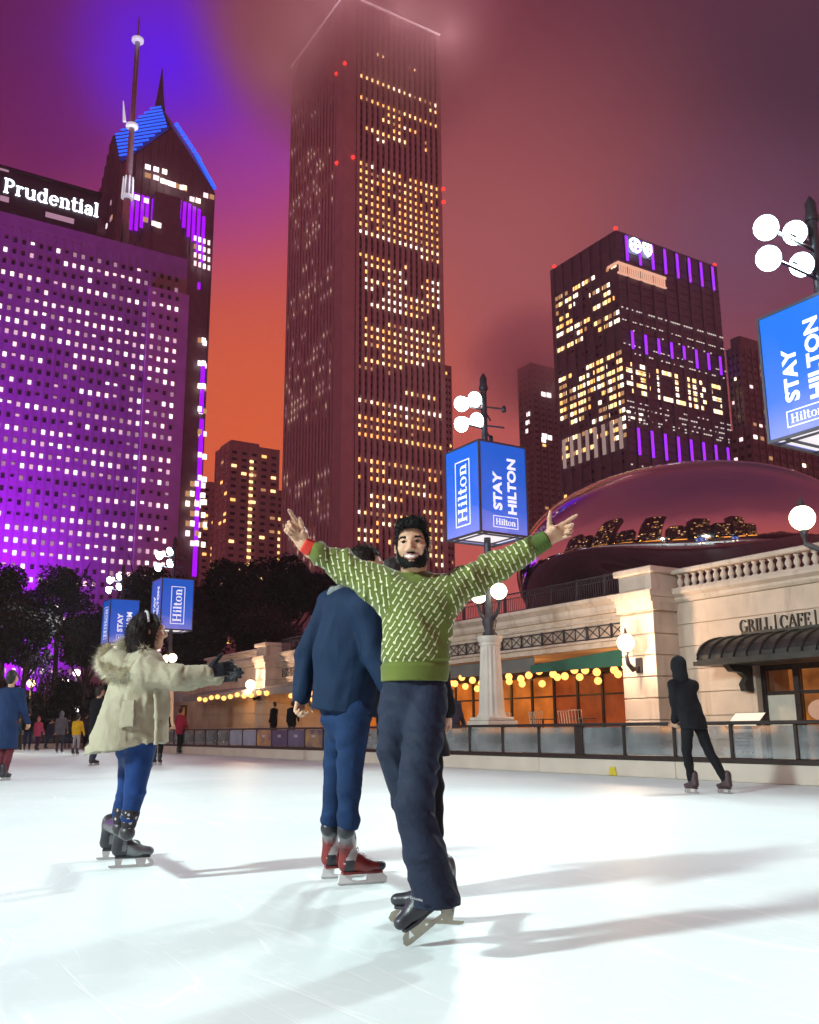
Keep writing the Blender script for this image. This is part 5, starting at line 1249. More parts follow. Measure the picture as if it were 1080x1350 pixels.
def hand(w, d, t, n, curls, thumb, sc=1., spread=(.12, .04, -.04, -.12)):
    """w wrist, d pointing direction, t thumb side, n palm normal; curls per finger index..little; thumb = (side, forward, palm) mix."""
    w, d, t, n = np.asarray(w, float), nrm(d), nrm(t), nrm(n); P = []
    k0 = w + d * .018 * sc
    for q, (off, ln) in enumerate(((.028, .092), (.010, .096), (-.009, .092), (-.026, .084))):
        P.append(rc(w + t * off * .62 * sc, w + d * ln * sc + t * off * sc, .0155 * sc, .0125 * sc, .012, n, .85))
    P.append(rc(w - d * .05 * sc, w + d * .01, .026 * sc, .025 * sc, .02, n, .75))
    P.append(el(w + d * .04 * sc + t * .028 * sc + n * .01 * sc, (.018 * sc, .03 * sc, .018 * sc), .015, np.stack([n, d, t], 1).T if False else None))
    for q, (off, base, L) in enumerate(((.028, .090, .078), (.009, .096, .086), (-.010, .092, .079), (-.027, .083, .062))):
        c = curls[q]; p = w + d * base * sc + t * off * sc; a = spread[q]; dd = nrm(d * cos(a) + t * sin(a)); ang = 0
        for j, (fr, ra, rb) in enumerate(((.46, .0105, .0095), (.30, .0095, .0086), (.24, .0086, .0070))):
            ang += c * (1.35, 1.55, 1.0)[j]; v = dd * cos(ang) + n * sin(ang); e = p + v * L * fr * sc; P.append(rc(p, e, ra * sc, rb * sc, .004)); p = e
    s_, f_, g_ = thumb; b0 = w + d * .022 * sc + t * .024 * sc; v = nrm(t * s_ + d * f_ + n * g_); b1 = b0 + v * .036 * sc; v2 = nrm(v + d * .15); b2 = b1 + v2 * .034 * sc; b3 = b2 + nrm(v2 + d * .1) * .026 * sc
    P += [rc(b0, b1, .0165 * sc, .0125 * sc, .012), rc(b1, b2, .0115 * sc, .0105 * sc, .004), rc(b2, b3, .0105 * sc, .0078 * sc, .004)]
    return P
class Hd:
    """head frame: r to the viewer's right when the face is seen, b back, u up."""
    def __init__(s, c, face, up=(0, 0, 1), sc=1., tilt=0.):
        s.c = np.asarray(c, float); s.b = -nrm(face); up = nrm(up); s.r = nrm(np.cross(s.b, up)); s.u = np.cross(s.r, s.b); s.sc = sc
        if tilt: r_, u_ = s.r, s.u; s.r = r_ * cos(tilt) + u_ * sin(tilt); s.u = u_ * cos(tilt) - r_ * sin(tilt)
        s.R = np.stack([s.r, s.b, s.u])
    def p(s, x, y, z): return s.c + s.sc * (x * s.r + y * s.b + z * s.u)
    def e(s, c, r, k=.02): return ('el', s.p(*c), np.asarray(r, float) * s.sc, k * s.sc, s.R.T if False else [[s.r[i], s.b[i], s.u[i]] for i in range(3)])
    def q(s, a, b, ra, rb, k=.012, fl=None, f=1.): return rc(s.p(*a), s.p(*b), ra * s.sc, rb * s.sc, k * s.sc, None if fl is None else fl[0] * s.r + fl[1] * s.b + fl[2] * s.u, f)
    def loc(s, V): q = (V - s.c) / s.sc; return q @ s.r, q @ s.b, q @ s.u
def head_prims(H):
    P = [H.e((0, .012, .028), (.074, .094, .090), .03), H.e((0, -.026, -.034), (.061, .070, .084), .03), H.e((0, -.064, -.089), (.027, .024, .021), .03),
         H.e((.040, -.02, -.056), (.020, .042, .032), .03), H.e((-.040, -.02, -.056), (.020, .042, .032), .03),
         H.q((0, -.090, .018), (0, -.116, -.024), .0085, .0125, .012), H.q((0, -.1, -.03), (0, -.1, -.03), .012, .012, .01), H.e((.014, -.100, -.030), (.0095, .010, .008), .008), H.e((-.014, -.100, -.030), (.0095, .010, .008), .008),
         H.q((-.04, -.078, .030), (-.01, -.089, .027), .010, .011, .02), H.q((.04, -.078, .030), (.01, -.089, .027), .010, .011, .02),
         H.e((.040, -.070, -.022), (.024, .022, .022), .02), H.e((-.040, -.070, -.022), (.024, .022, .022), .02)]
    for s in (-1, 1): P += [H.e((s * .078, .016, .0), (.010, .020, .032), .008), H.e((s * .073, .008, -.004), (.008, .012, .02), .01)]
    return P

skin = mat('skin_light_tan', (.53, .315, .20), .5, 0, .08, 9, .08, 60)
skin_d = mat('skin_tan', (.36, .20, .13), .55, 0, .08, 9)
steel = mat('skate_steel', (.50, .50, .50), .28, .9, .1, 8); holder = mat('skate_white_plastic', (.72, .72, .72), .35, 0, .05, 5)
blackleather = mat('black_skate_leather', (.022, .024, .032), .38, 0, .25, 10, .1, 60); dkplastic = mat('dark_plastic', (.03, .03, .034), .4, 0, .15, 8)
def skate(parent, root, heel, toe, up, kind, mats, h=.008, ankle=None, blade='steel'):
    """heel, toe: the ends of the blade where it meets the ice; up: the boot's up."""
    heel, toe = np.asarray(heel, float), np.asarray(toe, float); f = nrm(toe - heel); u = nrm(np.asarray(up) - f * np.dot(up, f)); s = np.cross(u, f); L = np.linalg.norm(toe - heel)
    P = lambda x, y, z: heel + f * x * L + s * y + u * z
    b = .072; prims = [rc(P(.16, 0, b + .045), P(.60, 0, b + .038), .043, .043, .03, u, .95), rc(P(.58, 0, b + .036), P(.90, 0, b + .030), .044, .034, .03, u, .88), rc(P(.17, 0, b + .05), P(.20, 0, b + .20), .041, .046, .03), rc(P(.2, 0, b + .1), P(.42, 0, b + .08), .036, .036, .04), rc(P(.27, 0, b + .20), P(.29, 0, b + .235), .020, .016, .02, s, 1)]
    if ankle is not None: prims.append(rc(P(.20, 0, b + .17), ankle, .044, .047, .03))
    bf = volume(prims, h, cuts=((P(0, 0, b), -u),))
    def mf(C):
        z = (C - heel) @ u; x = (C - heel) @ f / L
        if kind == 'hockey':
            m = np.zeros(len(C)); m[(z > b + .05) & (np.abs((x - .28) * .26 - (z - b - .11) * .5) < .028)] = 1; m[x > .84] = 2; m[z > b + .19] = 2; m[(z < b + .07) & (x < .3) & (x > .1)] = 2; return m
        if kind == 'grey':
            m = np.zeros(len(C)); m[(z < b + .075) & (x > .35)] = 1; m[(np.abs(x - .30 - (z - b - .1) * .4) < .05) & (z > b + .04)] = 1; m[z > b + .18] = 2; return m
        return np.zeros(len(C))
    boot = skinned('skate', [bf], mats, parent, root, matfn=mf, smooth=2)
    so = MB(); T = Matrix(((f[0], s[0], u[0], heel[0] - root[0]), (f[1], s[1], u[1], heel[1] - root[1]), (f[2], s[2], u[2], heel[2] - root[2]), (0, 0, 0, 1)))
    so.prism([(.08 * L, -.026), (.30 * L, -.031), (.5 * L, -.028), (.74 * L, -.036), (.92 * L, -.022), (.95 * L, 0), (.92 * L, .022), (.74 * L, .036), (.5 * L, .028), (.30 * L, .031), (.08 * L, .026)], b - .010, b + .004)
    so.xf(T).build('sole', mats[0] if isinstance(mats, (list, tuple)) else mats, boot)
    bl = MB(); W = .0022 if kind == 'figure' else .003
    if kind == 'hockey':
        hold = MB(); Wh = .011
        for seg in ([(-.01, .012), (.02, b - .01), (.30, b - .01), (.27, .030), (.40, .022), (.40, .012)], [(.40, .012), (.40, .022), (.60, .024), (.62, b - .01), (.93, b - .01), (1.03, .040), (1.02, .012)]):
            hold.prism([(x * L, z) for x, z in seg], -Wh, Wh, 'y')
        hold.xf(T).build('blade_holder', holder, boot)
        bl.prism([(0, .003), (.02, 0), (.97, 0), (1.03, .012), (1.03, .016), (-.02, .016)] and [(-.02 * L, .016), (0, .002), (.05 * L, 0), (.95 * L, 0), (1.02 * L, .006), (1.03 * L, .016)], -W, W, 'y')
    else:
        bl.prism([(-.06 * L, .018), (-.06 * L, .006), (0, 0), (.93 * L, 0), (1.0 * L, .005), (1.03 * L, .020), (1.02 * L, .026), (.8 * L, .018)], -W, W, 'y')
        for x0, x1 in ((.10, .24), (.60, .82)): bl.prism([(x0 * L, .018), (x1 * L, .018), ((x1 + .03) * L, b - .01), ((x0 - .03) * L, b - .01)], -.004, .004, 'y')
        bl.prism([(.93 * L, .02), (1.02 * L, .024), (.99 * L, .046), (.90 * L, b - .012), (.84 * L, b - .012)], -.0035, .0035, 'y')
    bl.xf(T).build('blade', MATS.get(blade) or steel, boot)
    if kind in ('hockey', 'grey', 'figure'):
        lc = MB()
        for i in range(6):
            x = .36 + .055 * i; z = b + .135 - .014 * i
            if i < 3: z = b + .16 - .03 * i; x = .35 + .05 * i
            lc.tube([P(x, -.022, z - .004) - root, P(x + .01, 0, z + .012) - root, P(x, .022, z - .004) - root], .0035, 5)
        lc.build('laces', mat('pale_laces', (.5, .5, .52), .8) if kind == 'hockey' else dkplastic, boot)
    return boot

# ------------------------------------------------------------------ the man in the green sweater
def knit_material():
    m, nt, b = nodes_of('green_knit'); N_ = nt.nodes; K = nt.links
    def M_(op, a, bb=None, cc=None):
        n = N_.new('ShaderNodeMath'); n.operation = op
        for i, v in enumerate((a, bb, cc)):
            if v is None: continue
            if isinstance(v, (int, float)): n.inputs[i].default_value = v
            else: K.new(v, n.inputs[i])
        return n.outputs[0]
    A = lambda k: (lambda n: (setattr(n, 'attribute_name', k), n.outputs['Fac'])[1])(N_.new('ShaderNodeAttribute'))
    p, q, msk = A('dash_along'), A('dash_across'), A('dash_mask')
    tc = N_.new('ShaderNodeTexCoord'); nz = N_.new('ShaderNodeTexNoise'); nz.inputs['Scale'].default_value = 9; K.new(tc.outputs['Object'], nz.inputs['Vector'])
    nzs = M_('MULTIPLY', M_('SUBTRACT', nz.outputs['Fac'], .5), .022)
    W, Lp = .0255, .054
    qi = M_('FLOOR', M_('DIVIDE', q, W)); pp = M_('ADD', p, M_('MULTIPLY', M_('FRACT', M_('MULTIPLY', qi, .382)), Lp))
    pf = M_('SUBTRACT', pp, M_('MULTIPLY', M_('FLOOR', M_('DIVIDE', pp, Lp)), Lp)); qf = M_('ADD', M_('SUBTRACT', M_('SUBTRACT', q, M_('MULTIPLY', qi, W)), W / 2), nzs)
    line = M_('MULTIPLY', M_('LESS_THAN', M_('ABSOLUTE', qf), .0024), M_('MULTIPLY', M_('GREATER_THAN', pf, .008), M_('LESS_THAN', pf, .049)))
    dp = M_('SUBTRACT', pf, .0105); dot = M_('LESS_THAN', M_('SQRT', M_('ADD', M_('MULTIPLY', qf, qf), M_('MULTIPLY', dp, dp))), .0060)
    fac = M_('MULTIPLY', M_('MAXIMUM', line, dot), M_('GREATER_THAN', msk, .5))
    n2 = N_.new('ShaderNodeTexNoise'); n2.inputs['Scale'].default_value = 7; n2.inputs['Detail'].default_value = 6; K.new(tc.outputs['Object'], n2.inputs['Vector'])
    rp = N_.new('ShaderNodeValToRGB'); e = rp.color_ramp.elements; e[0].position = .3; e[0].color = (.078, .108, .010, 1); e[1].position = .7; e[1].color = (.118, .156, .015, 1); K.new(n2.outputs['Fac'], rp.inputs['Fac'])
    mx = N_.new('ShaderNodeMix'); mx.data_type = 'RGBA'; K.new(fac, mx.inputs['Factor']); K.new(rp.outputs[0], mx.inputs['A']); mx.inputs['B'].default_value = (.62, .62, .42, 1)
    K.new(mx.outputs['Result'], b.inputs['Base Color']); b.inputs['Roughness'].default_value = .85; b.inputs['Sheen Weight'].default_value = .15
    wv = N_.new('ShaderNodeTexWave'); wv.inputs['Scale'].default_value = 60; wv.bands_direction = 'X'; K.new(tc.outputs['Object'], wv.inputs['Vector'])
    wz = N_.new('ShaderNodeTexWave'); wz.inputs['Scale'].default_value = 75; wz.bands_direction = 'Z'; K.new(tc.outputs['Object'], wz.inputs['Vector'])
    bp = N_.new('ShaderNodeBump'); bp.inputs['Strength'].default_value = .25; bp.inputs['Distance'].default_value = .004
    K.new(M_('ADD', M_('MULTIPLY', M_('ADD', wv.outputs['Fac'], wz.outputs['Fac']), .4), M_('MULTIPLY', fac, 1.2)), bp.inputs['Height']); K.new(bp.outputs[0], b.inputs['Normal'])
    return m
def A3(px, py, Y): return np.array(at(px, py, Y))
def sweater_man():
    yb = 4.22; g = ground(560, 1225); root = np.array((A3(555, 1200, 4.2)[0], 4.2, 0.))
    t = thing('person', 'bearded smiling man in green dashed sweater and navy trousers, arms flung wide', 'person', tuple(root))
    # joints
    shL, shR = A3(514, 776, yb), A3(592, 777, yb); elL, elR = A3(452, 747, yb + .06), A3(655, 748, yb + .06); wrL, wrR = A3(403, 719, yb + .02), A3(719, 712, yb + .04)
    neck = A3(546, 762, yb + .01); headc = A3(544, 720.5, yb - .02); chest = A3(552, 800, yb); waist = A3(548, 880, yb); pel = A3(546, 910, yb)
    hipN, hipF = A3(563, 925, yb - .03), A3(526, 925, yb + .07); knN, knF = A3(546, 1062, yb - .12), A3(538, 1055, yb + .06); anN, anF = A3(574, 1186, yb - .10), A3(580, 1178, yb + .17)
    H = Hd(headc, (-.10, -1, -.04), (0, .03, 1), .96, radians(2))
    # skin: one body, fine where it is bare
    trunk = [rc(chest, pel, .11, .10, .05, (0, 1, 0), .7), rc(neck + V3(0, .01, -.03), H.p(0, .02, -.03), .056, .052, .03)]
    for s_, e_, w_ in ((shL, elL, wrL), (shR, elR, wrR)): trunk += [rc(chest + V3(0, 0, .06), s_, .06, .05, .05), rc(s_, e_, .045, .036, .03), rc(e_, w_, .036, .024, .03)]
    for h_, k_, a_ in ((hipN, knN, anN), (hipF, knF, anF)): trunk += [rc(h_, k_, .07, .05, .04), rc(k_, a_, .048, .035, .03)]
    coarse = volume(trunk, .014)
    mouth = [H.e((0, -.103, -.0610), (.032, .020, .0092), .004), H.e((.026, -.094, -.0540), (.012, .022, .0060), .005), H.e((-.026, -.094, -.0540), (.012, .022, .0060), .005)]
    sock = [H.e((.031, -.094, .010), (.0150, .010, .0040), .005), H.e((-.031, -.094, .010), (.0150, .010, .0040), .005)]
    lids = [H.q((s * .019, -.0855, .0155), (s * .031, -.0905, .0195), .0040, .0044, .006) for s in (-1, 1)] + [H.q((s * .031, -.0905, .0195), (s * .044, -.082, .0145), .0044, .004, .006) for s in (-1, 1)] + [H.q((s * .020, -.086, .0035), (s * .042, -.081, .0035), .0042, .0042, .006) for s in (-1, 1)]
    lips = [H.q((-.036, -.085, -.0505), (0, -.101, -.0510), .0026, .0030, .004), H.q((.036, -.085, -.0505), (0, -.101, -.0510), .0026, .0030, .004), H.q((-.032, -.086, -.0585), (0, -.100, -.0715), .0028, .0036, .004), H.q((.032, -.086, -.0585), (0, -.100, -.0715), .0028, .0036, .004)]
    fhead = volume(head_prims(H) + [rc(H.p(0, .015, -.06), neck, .054, .060, .03)], .0028, carve=mouth + sock, after=lids + lips)
    fwdL = nrm(wrL - elL); fwdR = nrm(wrR - elR)
    upL = nrm(V3(.15, 0, 1)); hl = hand(wrL + fwdL * .010, nrm(fwdL * .62 + V3(-.10, -.1, .62)), nrm(V3(.80, -.25, .45)), nrm(V3(-.25, -.95, .05)), (.10, .95, 1.0, 1.0), (.35, 1.0, .0), .97)
    hr = hand(wrR + fwdR * .012, nrm(fwdR * .9 + V3(.12, -.05, .02)), nrm(V3(-.35, -.25, .95)), nrm(V3(.25, -.95, -.15)), (.03, .72, .85, .9), (1.0, .28, .0), .97)
    fl = volume(hl + [rc(elL * .35 + wrL * .65, wrL, .030, .026, .02)], .0026); frr = volume(hr + [rc(elR * .35 + wrR * .65, wrR, .030, .026, .02)], .0026)
    lipm = mat('lip_skin', (.38, .17, .13), .45, 0, .06, 20)
    def mf(C):
        x, y, z = H.loc(C); m = np.zeros(len(C)); e = (np.abs(x) / .038) ** 2 + ((z + .0625 - .010 * (x / .03) ** 2) / .0155) ** 2; m[(e < 1) & (y < -.080)] = 1; return m
    body = skinned('body', [coarse, fhead, fl, frr], [skin, lipm], t, root, matfn=mf, smooth=1)
    # teeth, eyes, brows
    tm = mat('teeth_enamel', (.92, .90, .85), .25, 0, .03, 20)
    skinned('teeth', [volume([H.q((-.028, -.082, -.0550), (-.009, -.0935, -.0585), .0062, .0085, .004, (0, 1, 0), .6), H.q((.028, -.082, -.0550), (.009, -.0935, -.0585), .0062, .0085, .004, (0, 1, 0), .6), H.q((-.009, -.0935, -.0585), (.009, -.0935, -.0585), .0085, .0085, .004, (0, 1, 0), .6)], .0016)], tm, body, root)
    for s in (-1, 1):
        e = MB().ball((0, 0, 0), .0125, 10); c = H.p(s * .031, -.0775, .0105) - root
        e.v = [tuple(c + np.array(p)) for p in e.v]; eo = e.build('eye', mat('eye_white', (.20, .17, .155), .2, 0, .03), body, smooth=True)
        i = MB().ball((0, 0, 0), .0090, 8); c2 = H.p(s * .031 - .001, -.0832, .0108) - root; i.v = [tuple(c2 + np.array(p)) for p in i.v]; i.build('iris', mat('dark_iris', (.012, .007, .005), .1), eo, smooth=True)
        bw = chain([H.p(s * .011, -.0930, .0240), H.p(s * .026, -.0945, .0305), H.p(s * .043, -.0865, .0315), H.p(s * .057, -.070, .022)], [.0042, .0054, .0046, .0026], .006)
        skinned('eyebrow', [volume(bw, .0018)], mat('black_hair', (.0055, .005, .0055), .65, 0, .4, 60, .3, 180, .2), body, root, disp=folds(.0012, 900, 3))
    for s in (-1, 1): skinned('eyelash', [volume(chain([H.p(s * .0175, -.0895, .0120), H.p(s * .031, -.0950, .0150), H.p(s * .0455, -.0855, .0105)], [.0014, .0021, .0014], .003), .0011)], MATS['black_hair'], body, root)
    hairm = MATS['black_hair']
    # beard: a shell over jaw, lip and sideburns
    fb = volume(head_prims(H) + [rc(H.p(0, .015, -.06), neck, .050, .052, .03)], .0026, carve=mouth)
    X, Y, Z = np.meshgrid(*[fb.lo[i] + fb.h * np.arange(fb.n[i]) for i in range(3)], indexing='ij')
    x, y, z = H.loc(np.stack([X.ravel(), Y.ravel(), Z.ravel()], 1)); ax = np.abs(x)
    line = np.interp(ax, [0, .012, .03, .036, .046, .056, .064, .08], [-.040, -.040, -.043, -.055, -.058, -.044, -.014, .03])      # upper edge of the beard
    reg = np.maximum(z - line, np.maximum(-.110 - z, np.maximum(y - .018 - np.clip((z + .06) * .3, -.04, .02), ax - .074)))
    lip = 1 - np.sqrt((x / .0385) ** 2 + ((z + .0612 - .010 * (x / .03) ** 2) / .0135) ** 2); reg = np.maximum(reg, np.where(y < -.06, lip * .016, -1))
    und = np.maximum(reg, np.where((ax < .013) & (z > -.083) & (z < -.078), .002, -1))
    fb.phi = np.maximum(fb.phi - .0032, und.reshape(fb.phi.shape) * .7).astype(np.float32)
    bd = skinned('beard', [fb], hairm, body, root, disp=folds(.0016, 420, 5), smooth=1); strands(bd, 2600, .0045, .0006, hairm, body, 3, 1.0)
    # hair
    fh = volume([H.e((0, .012, .030), (.0805, .101, .100), .02), H.e((-.028, -.046, .094), (.046, .050, .030), .03), H.e((.028, -.046, .097), (.048, .050, .032), .03), H.e((0, .015, .112), (.062, .075, .026), .03), H.e((.074, .0, .02), (.008, .03, .04), .01), H.e((-.074, .0, .02), (.008, .03, .04), .01)], .0034)
    X, Y, Z = np.meshgrid(*[fh.lo[i] + fh.h * np.arange(fh.n[i]) for i in range(3)], indexing='ij'); x, y, z = H.loc(np.stack([X.ravel(), Y.ravel(), Z.ravel()], 1)); ax = np.abs(x)
    fr_ = np.interp(ax, [0, .03, .05, .058, .064, .08], [.078, .076, .066, .045, .0, -.02])                                        # hairline seen from the front
    reg = np.maximum(np.where(y < -.005, fr_ - z, np.where(y < .03, .030 - z if False else (-.004 - z), (-.05 - z))), -1)
    fh.phi = np.maximum(fh.phi, reg.reshape(fh.phi.shape).astype(np.float32) * .8)
    hr_ = skinned('hair', [fh], hairm, body, root, disp=lambda V: folds(.0034, 230, 9)(V) + folds(.0022, 480, 4)(V), smooth=2); strands(hr_, 5200, .011, .0008, hairm, body, 5, -.5)
    # sweater
    dz = V3(0, 0, 1); sw = [rc(A3(550, 800, yb), A3(548, 872, yb + .01), .150, .136, .06, (0, 1, 0), .72), rc(A3(520, 785, yb), A3(590, 786, yb), .080, .080, .06, (0, 1, 0), .85), rc(A3(553, 800, yb), A3(549, 850, yb), .160, .150, .06, (0, 1, 0), .70),
          rc(A3(547, 874, yb), A3(546, 900, yb), .140, .146, .05, (0, 1, 0), .74), rc(neck + V3(0, .012, -.075), neck + V3(0, .012, -.050), .072, .068, .03)]
    for s_, e_, w_ in ((shL, elL, wrL), (shR, elR, wrR)):
        d = nrm(w_ - e_); w2 = w_ - d * .012
        sw += [rc(s_, e_, .088, .075, .05), rc(e_, w_ - d * .085, .075, .058, .04), rc(w_ - d * .085, w2, .049, .040, .03), rc(s_ * .6 + chest * .4 + V3(0, 0, -.03), e_ * .35 + s_ * .65 + V3(0, 0, -.02), .085, .06, .06)]
    hem = A3(546, 899, yb)
    fs = volume(sw, .0066, carve=[rc(neck + V3(0, .004, -.035), neck + V3(0, 0, .2), .060, .062, .006)], cuts=((hem, (0, 0, -1)), (wrL - fwdL * .006, fwdL) if False else (hem, (0, 0, -1))))
    zb = hem[2]
    zap = A3(508, 806, yb)[2]
    def arm(V):
        low = np.clip((zap - V[:, 2]) * 1.2, 0, .2); return shL[0] - V[:, 0] - low, V[:, 0] - shR[0] - low
    def along(V):
        aL, aR = arm(V); x, z = V[:, 0] - root[0], V[:, 2]; p = x * .56 + z * .83
        pL = -x * .10 + z * .99 ; pR = -x * .42 + z * .91
        return np.where(aL > .0, pL, np.where(aR > .0, pR, p))
    def across(V):
        aL, aR = arm(V); x, z = V[:, 0] - root[0], V[:, 2]; q = x * .83 - z * .56; qL = x * .99 + z * .10; qR = x * .91 + z * .42
        return np.where(aL > .0, qL, np.where(aR > .0, qR, q))
    def mask(V):
        x = V[:, 0]; z = V[:, 2]; tors = (x > shL[0]) & (x < shR[0]); m = np.ones(len(V)); m[z < zb + .085] = 0
        xr = np.interp(z, [zb, zb + .15, zb + .42], [A3(572, 860, yb)[0], A3(578, 840, yb)[0], A3(596, 780, yb)[0]]); m[tors & (x > xr)] = 0
        aL, aR = arm(V); m[(np.abs(aL) < .008) | (np.abs(aR) < .008)] = 0
        dn = np.linalg.norm((V - neck)[:, :2] * np.array((1, .8)), axis=1); m[(dn < .088) & (z > neck[2] - .06)] = 0
        for w_, f_ in ((wrL, fwdL), (wrR, fwdR)):
            dd = (w_ - V) @ f_; m[(dd < .075) & (np.abs(V[:, 0] - w_[0]) < .2)] = 0
        return m
    fa = folds(.011, 24, 12, (.8, .3, .7)); fb2 = folds(.005, 60, 15, (.6, .2, .8)); f1 = lambda V: fa(V) + fb2(V); f2a = folds(.010, 40, 8, (1, 0, .3)); f2b = folds(.004, 90, 4, (1, 0, .2)); f2 = lambda V: f2a(V) + f2b(V); rib = lambda V: .0022 * np.sin(V[:, 0] * 900)
    def dsp(V):
        aL, aR = arm(V); a = np.maximum(aL, aR); k = np.clip(a / .06, 0, 1); d = f1(V) * (1 - k) * np.clip((V[:, 2] - zb - .07) / .08, 0.1, 1) + f2(V) * k
        band = np.clip(1 - np.abs(V[:, 2] - zb - .082) / .014, 0, 1) * (a < 0) * -.010
        return d + band
    knit = knit_material()
    skinned('sweater', [fs], knit, t, root, disp=dsp, smooth=1, attrs={'dash_along': along, 'dash_across': across, 'dash_mask': mask})
    for w_, f_, red in ((wrL, fwdL, True), (wrR, fwdR, False)):
        if red: skinned('cuff', [volume([rc(w_ - f_ * .028, w_ - f_ * .006, .0405, .0385, .01)], .004, cuts=((w_ + f_ * .012, f_), (w_ - f_ * .034, -f_)))], mat('red_cuff_knit', (.62, .035, .02), .8, 0, .1, 30), t, root, label='red knitted wrist band')
        else: skinned('cuff', [volume([rc(w_ - f_ * .068, w_ - f_ * .002, .047, .043, .01)], .004, cuts=((w_ + f_ * .012, f_), (w_ - f_ * .075, -f_)))], mat('green_cuff_knit', (.065, .115, .018), .85, 0, .1, 30), t, root, disp=lambda V: .0015 * np.sin((V[:, 2] + V[:, 1]) * 700))
    # trousers
    tr = mat('navy_shell_fabric', (.014, .021, .042), .72, 0, .2, 5, .2, 60, .2)
    P = [rc(A3(546, 903, yb + .01), A3(546, 935, yb + .01), .142, .140, .04, (0, 1, 0), .74)]
    P += chain([hipN + V3(0, .02, .02), A3(556, 985, yb - .07), knN, A3(560, 1125, yb - .13), A3(575, 1187, yb - .12)], [.100, .089, .082, .092, .096], .014)
    P += chain([hipF + V3(0, 0, .01), A3(521, 985, yb + .06), knF, A3(560, 1125, yb + .1), A3(584, 1186, yb + .14)], [.094, .084, .078, .084, .082], .012)
    ft = volume(P, .0068, cuts=((A3(546, 896, yb), (0, 0, 1)),), carve=[rc(A3(575, 1192, yb - .12), A3(580, 1240, yb - .11), .085, .12, .01), rc(A3(584, 1193, yb + .14), A3(590, 1240, yb + .14), .07, .1, .01)])
    f3 = folds(.0042, 30, 17, (.7, 0, .8)); f4 = folds(.0046, 66, 6, (.45, .2, 1))
    skinned('trousers', [ft], tr, t, root, disp=lambda V: f3(V) + f4(V), smooth=1)
    tab = A3(549, 1185, yb - .225)
    tx = fit(sans('Columbia', 1, .0005, .02), -.026, .026, -.005, .005); Mt = Matrix.Translation(tuple(tab - root)) @ Matrix.Rotation(radians(14), 4, 'Y') @ Matrix.Rotation(pi / 2, 4, 'X'); tx.xf(Mt).build('hem_lettering', mat('grey_hem_ink', (.45, .47, .5), .5), t)
    # skates: near foot up on its toe, far foot flat
    gold = mat('dull_blade_metal', (.36, .34, .28), .35, .85, .1, 8)
    toeN = np.array(ground(537, 1249)); heelN = A3(603, 1194, toeN[1] + .10); ft_ = nrm(toeN - heelN)
    skate(t, root, heelN, toeN, (-.45, -.25, 1), 'figure', [blackleather], .006, anN + V3(0, 0, .02), 'dull_blade_metal')
    toeF = np.array(ground(515, 1216)); heelF = np.array(ground(606, 1219)); toeF[2] = heelF[2] = .0
    skate(t, root, heelF, toeF, (-.05, .05, 1), 'figure', [blackleather], .006, anF, 'dull_blade_metal')
sweater_man()
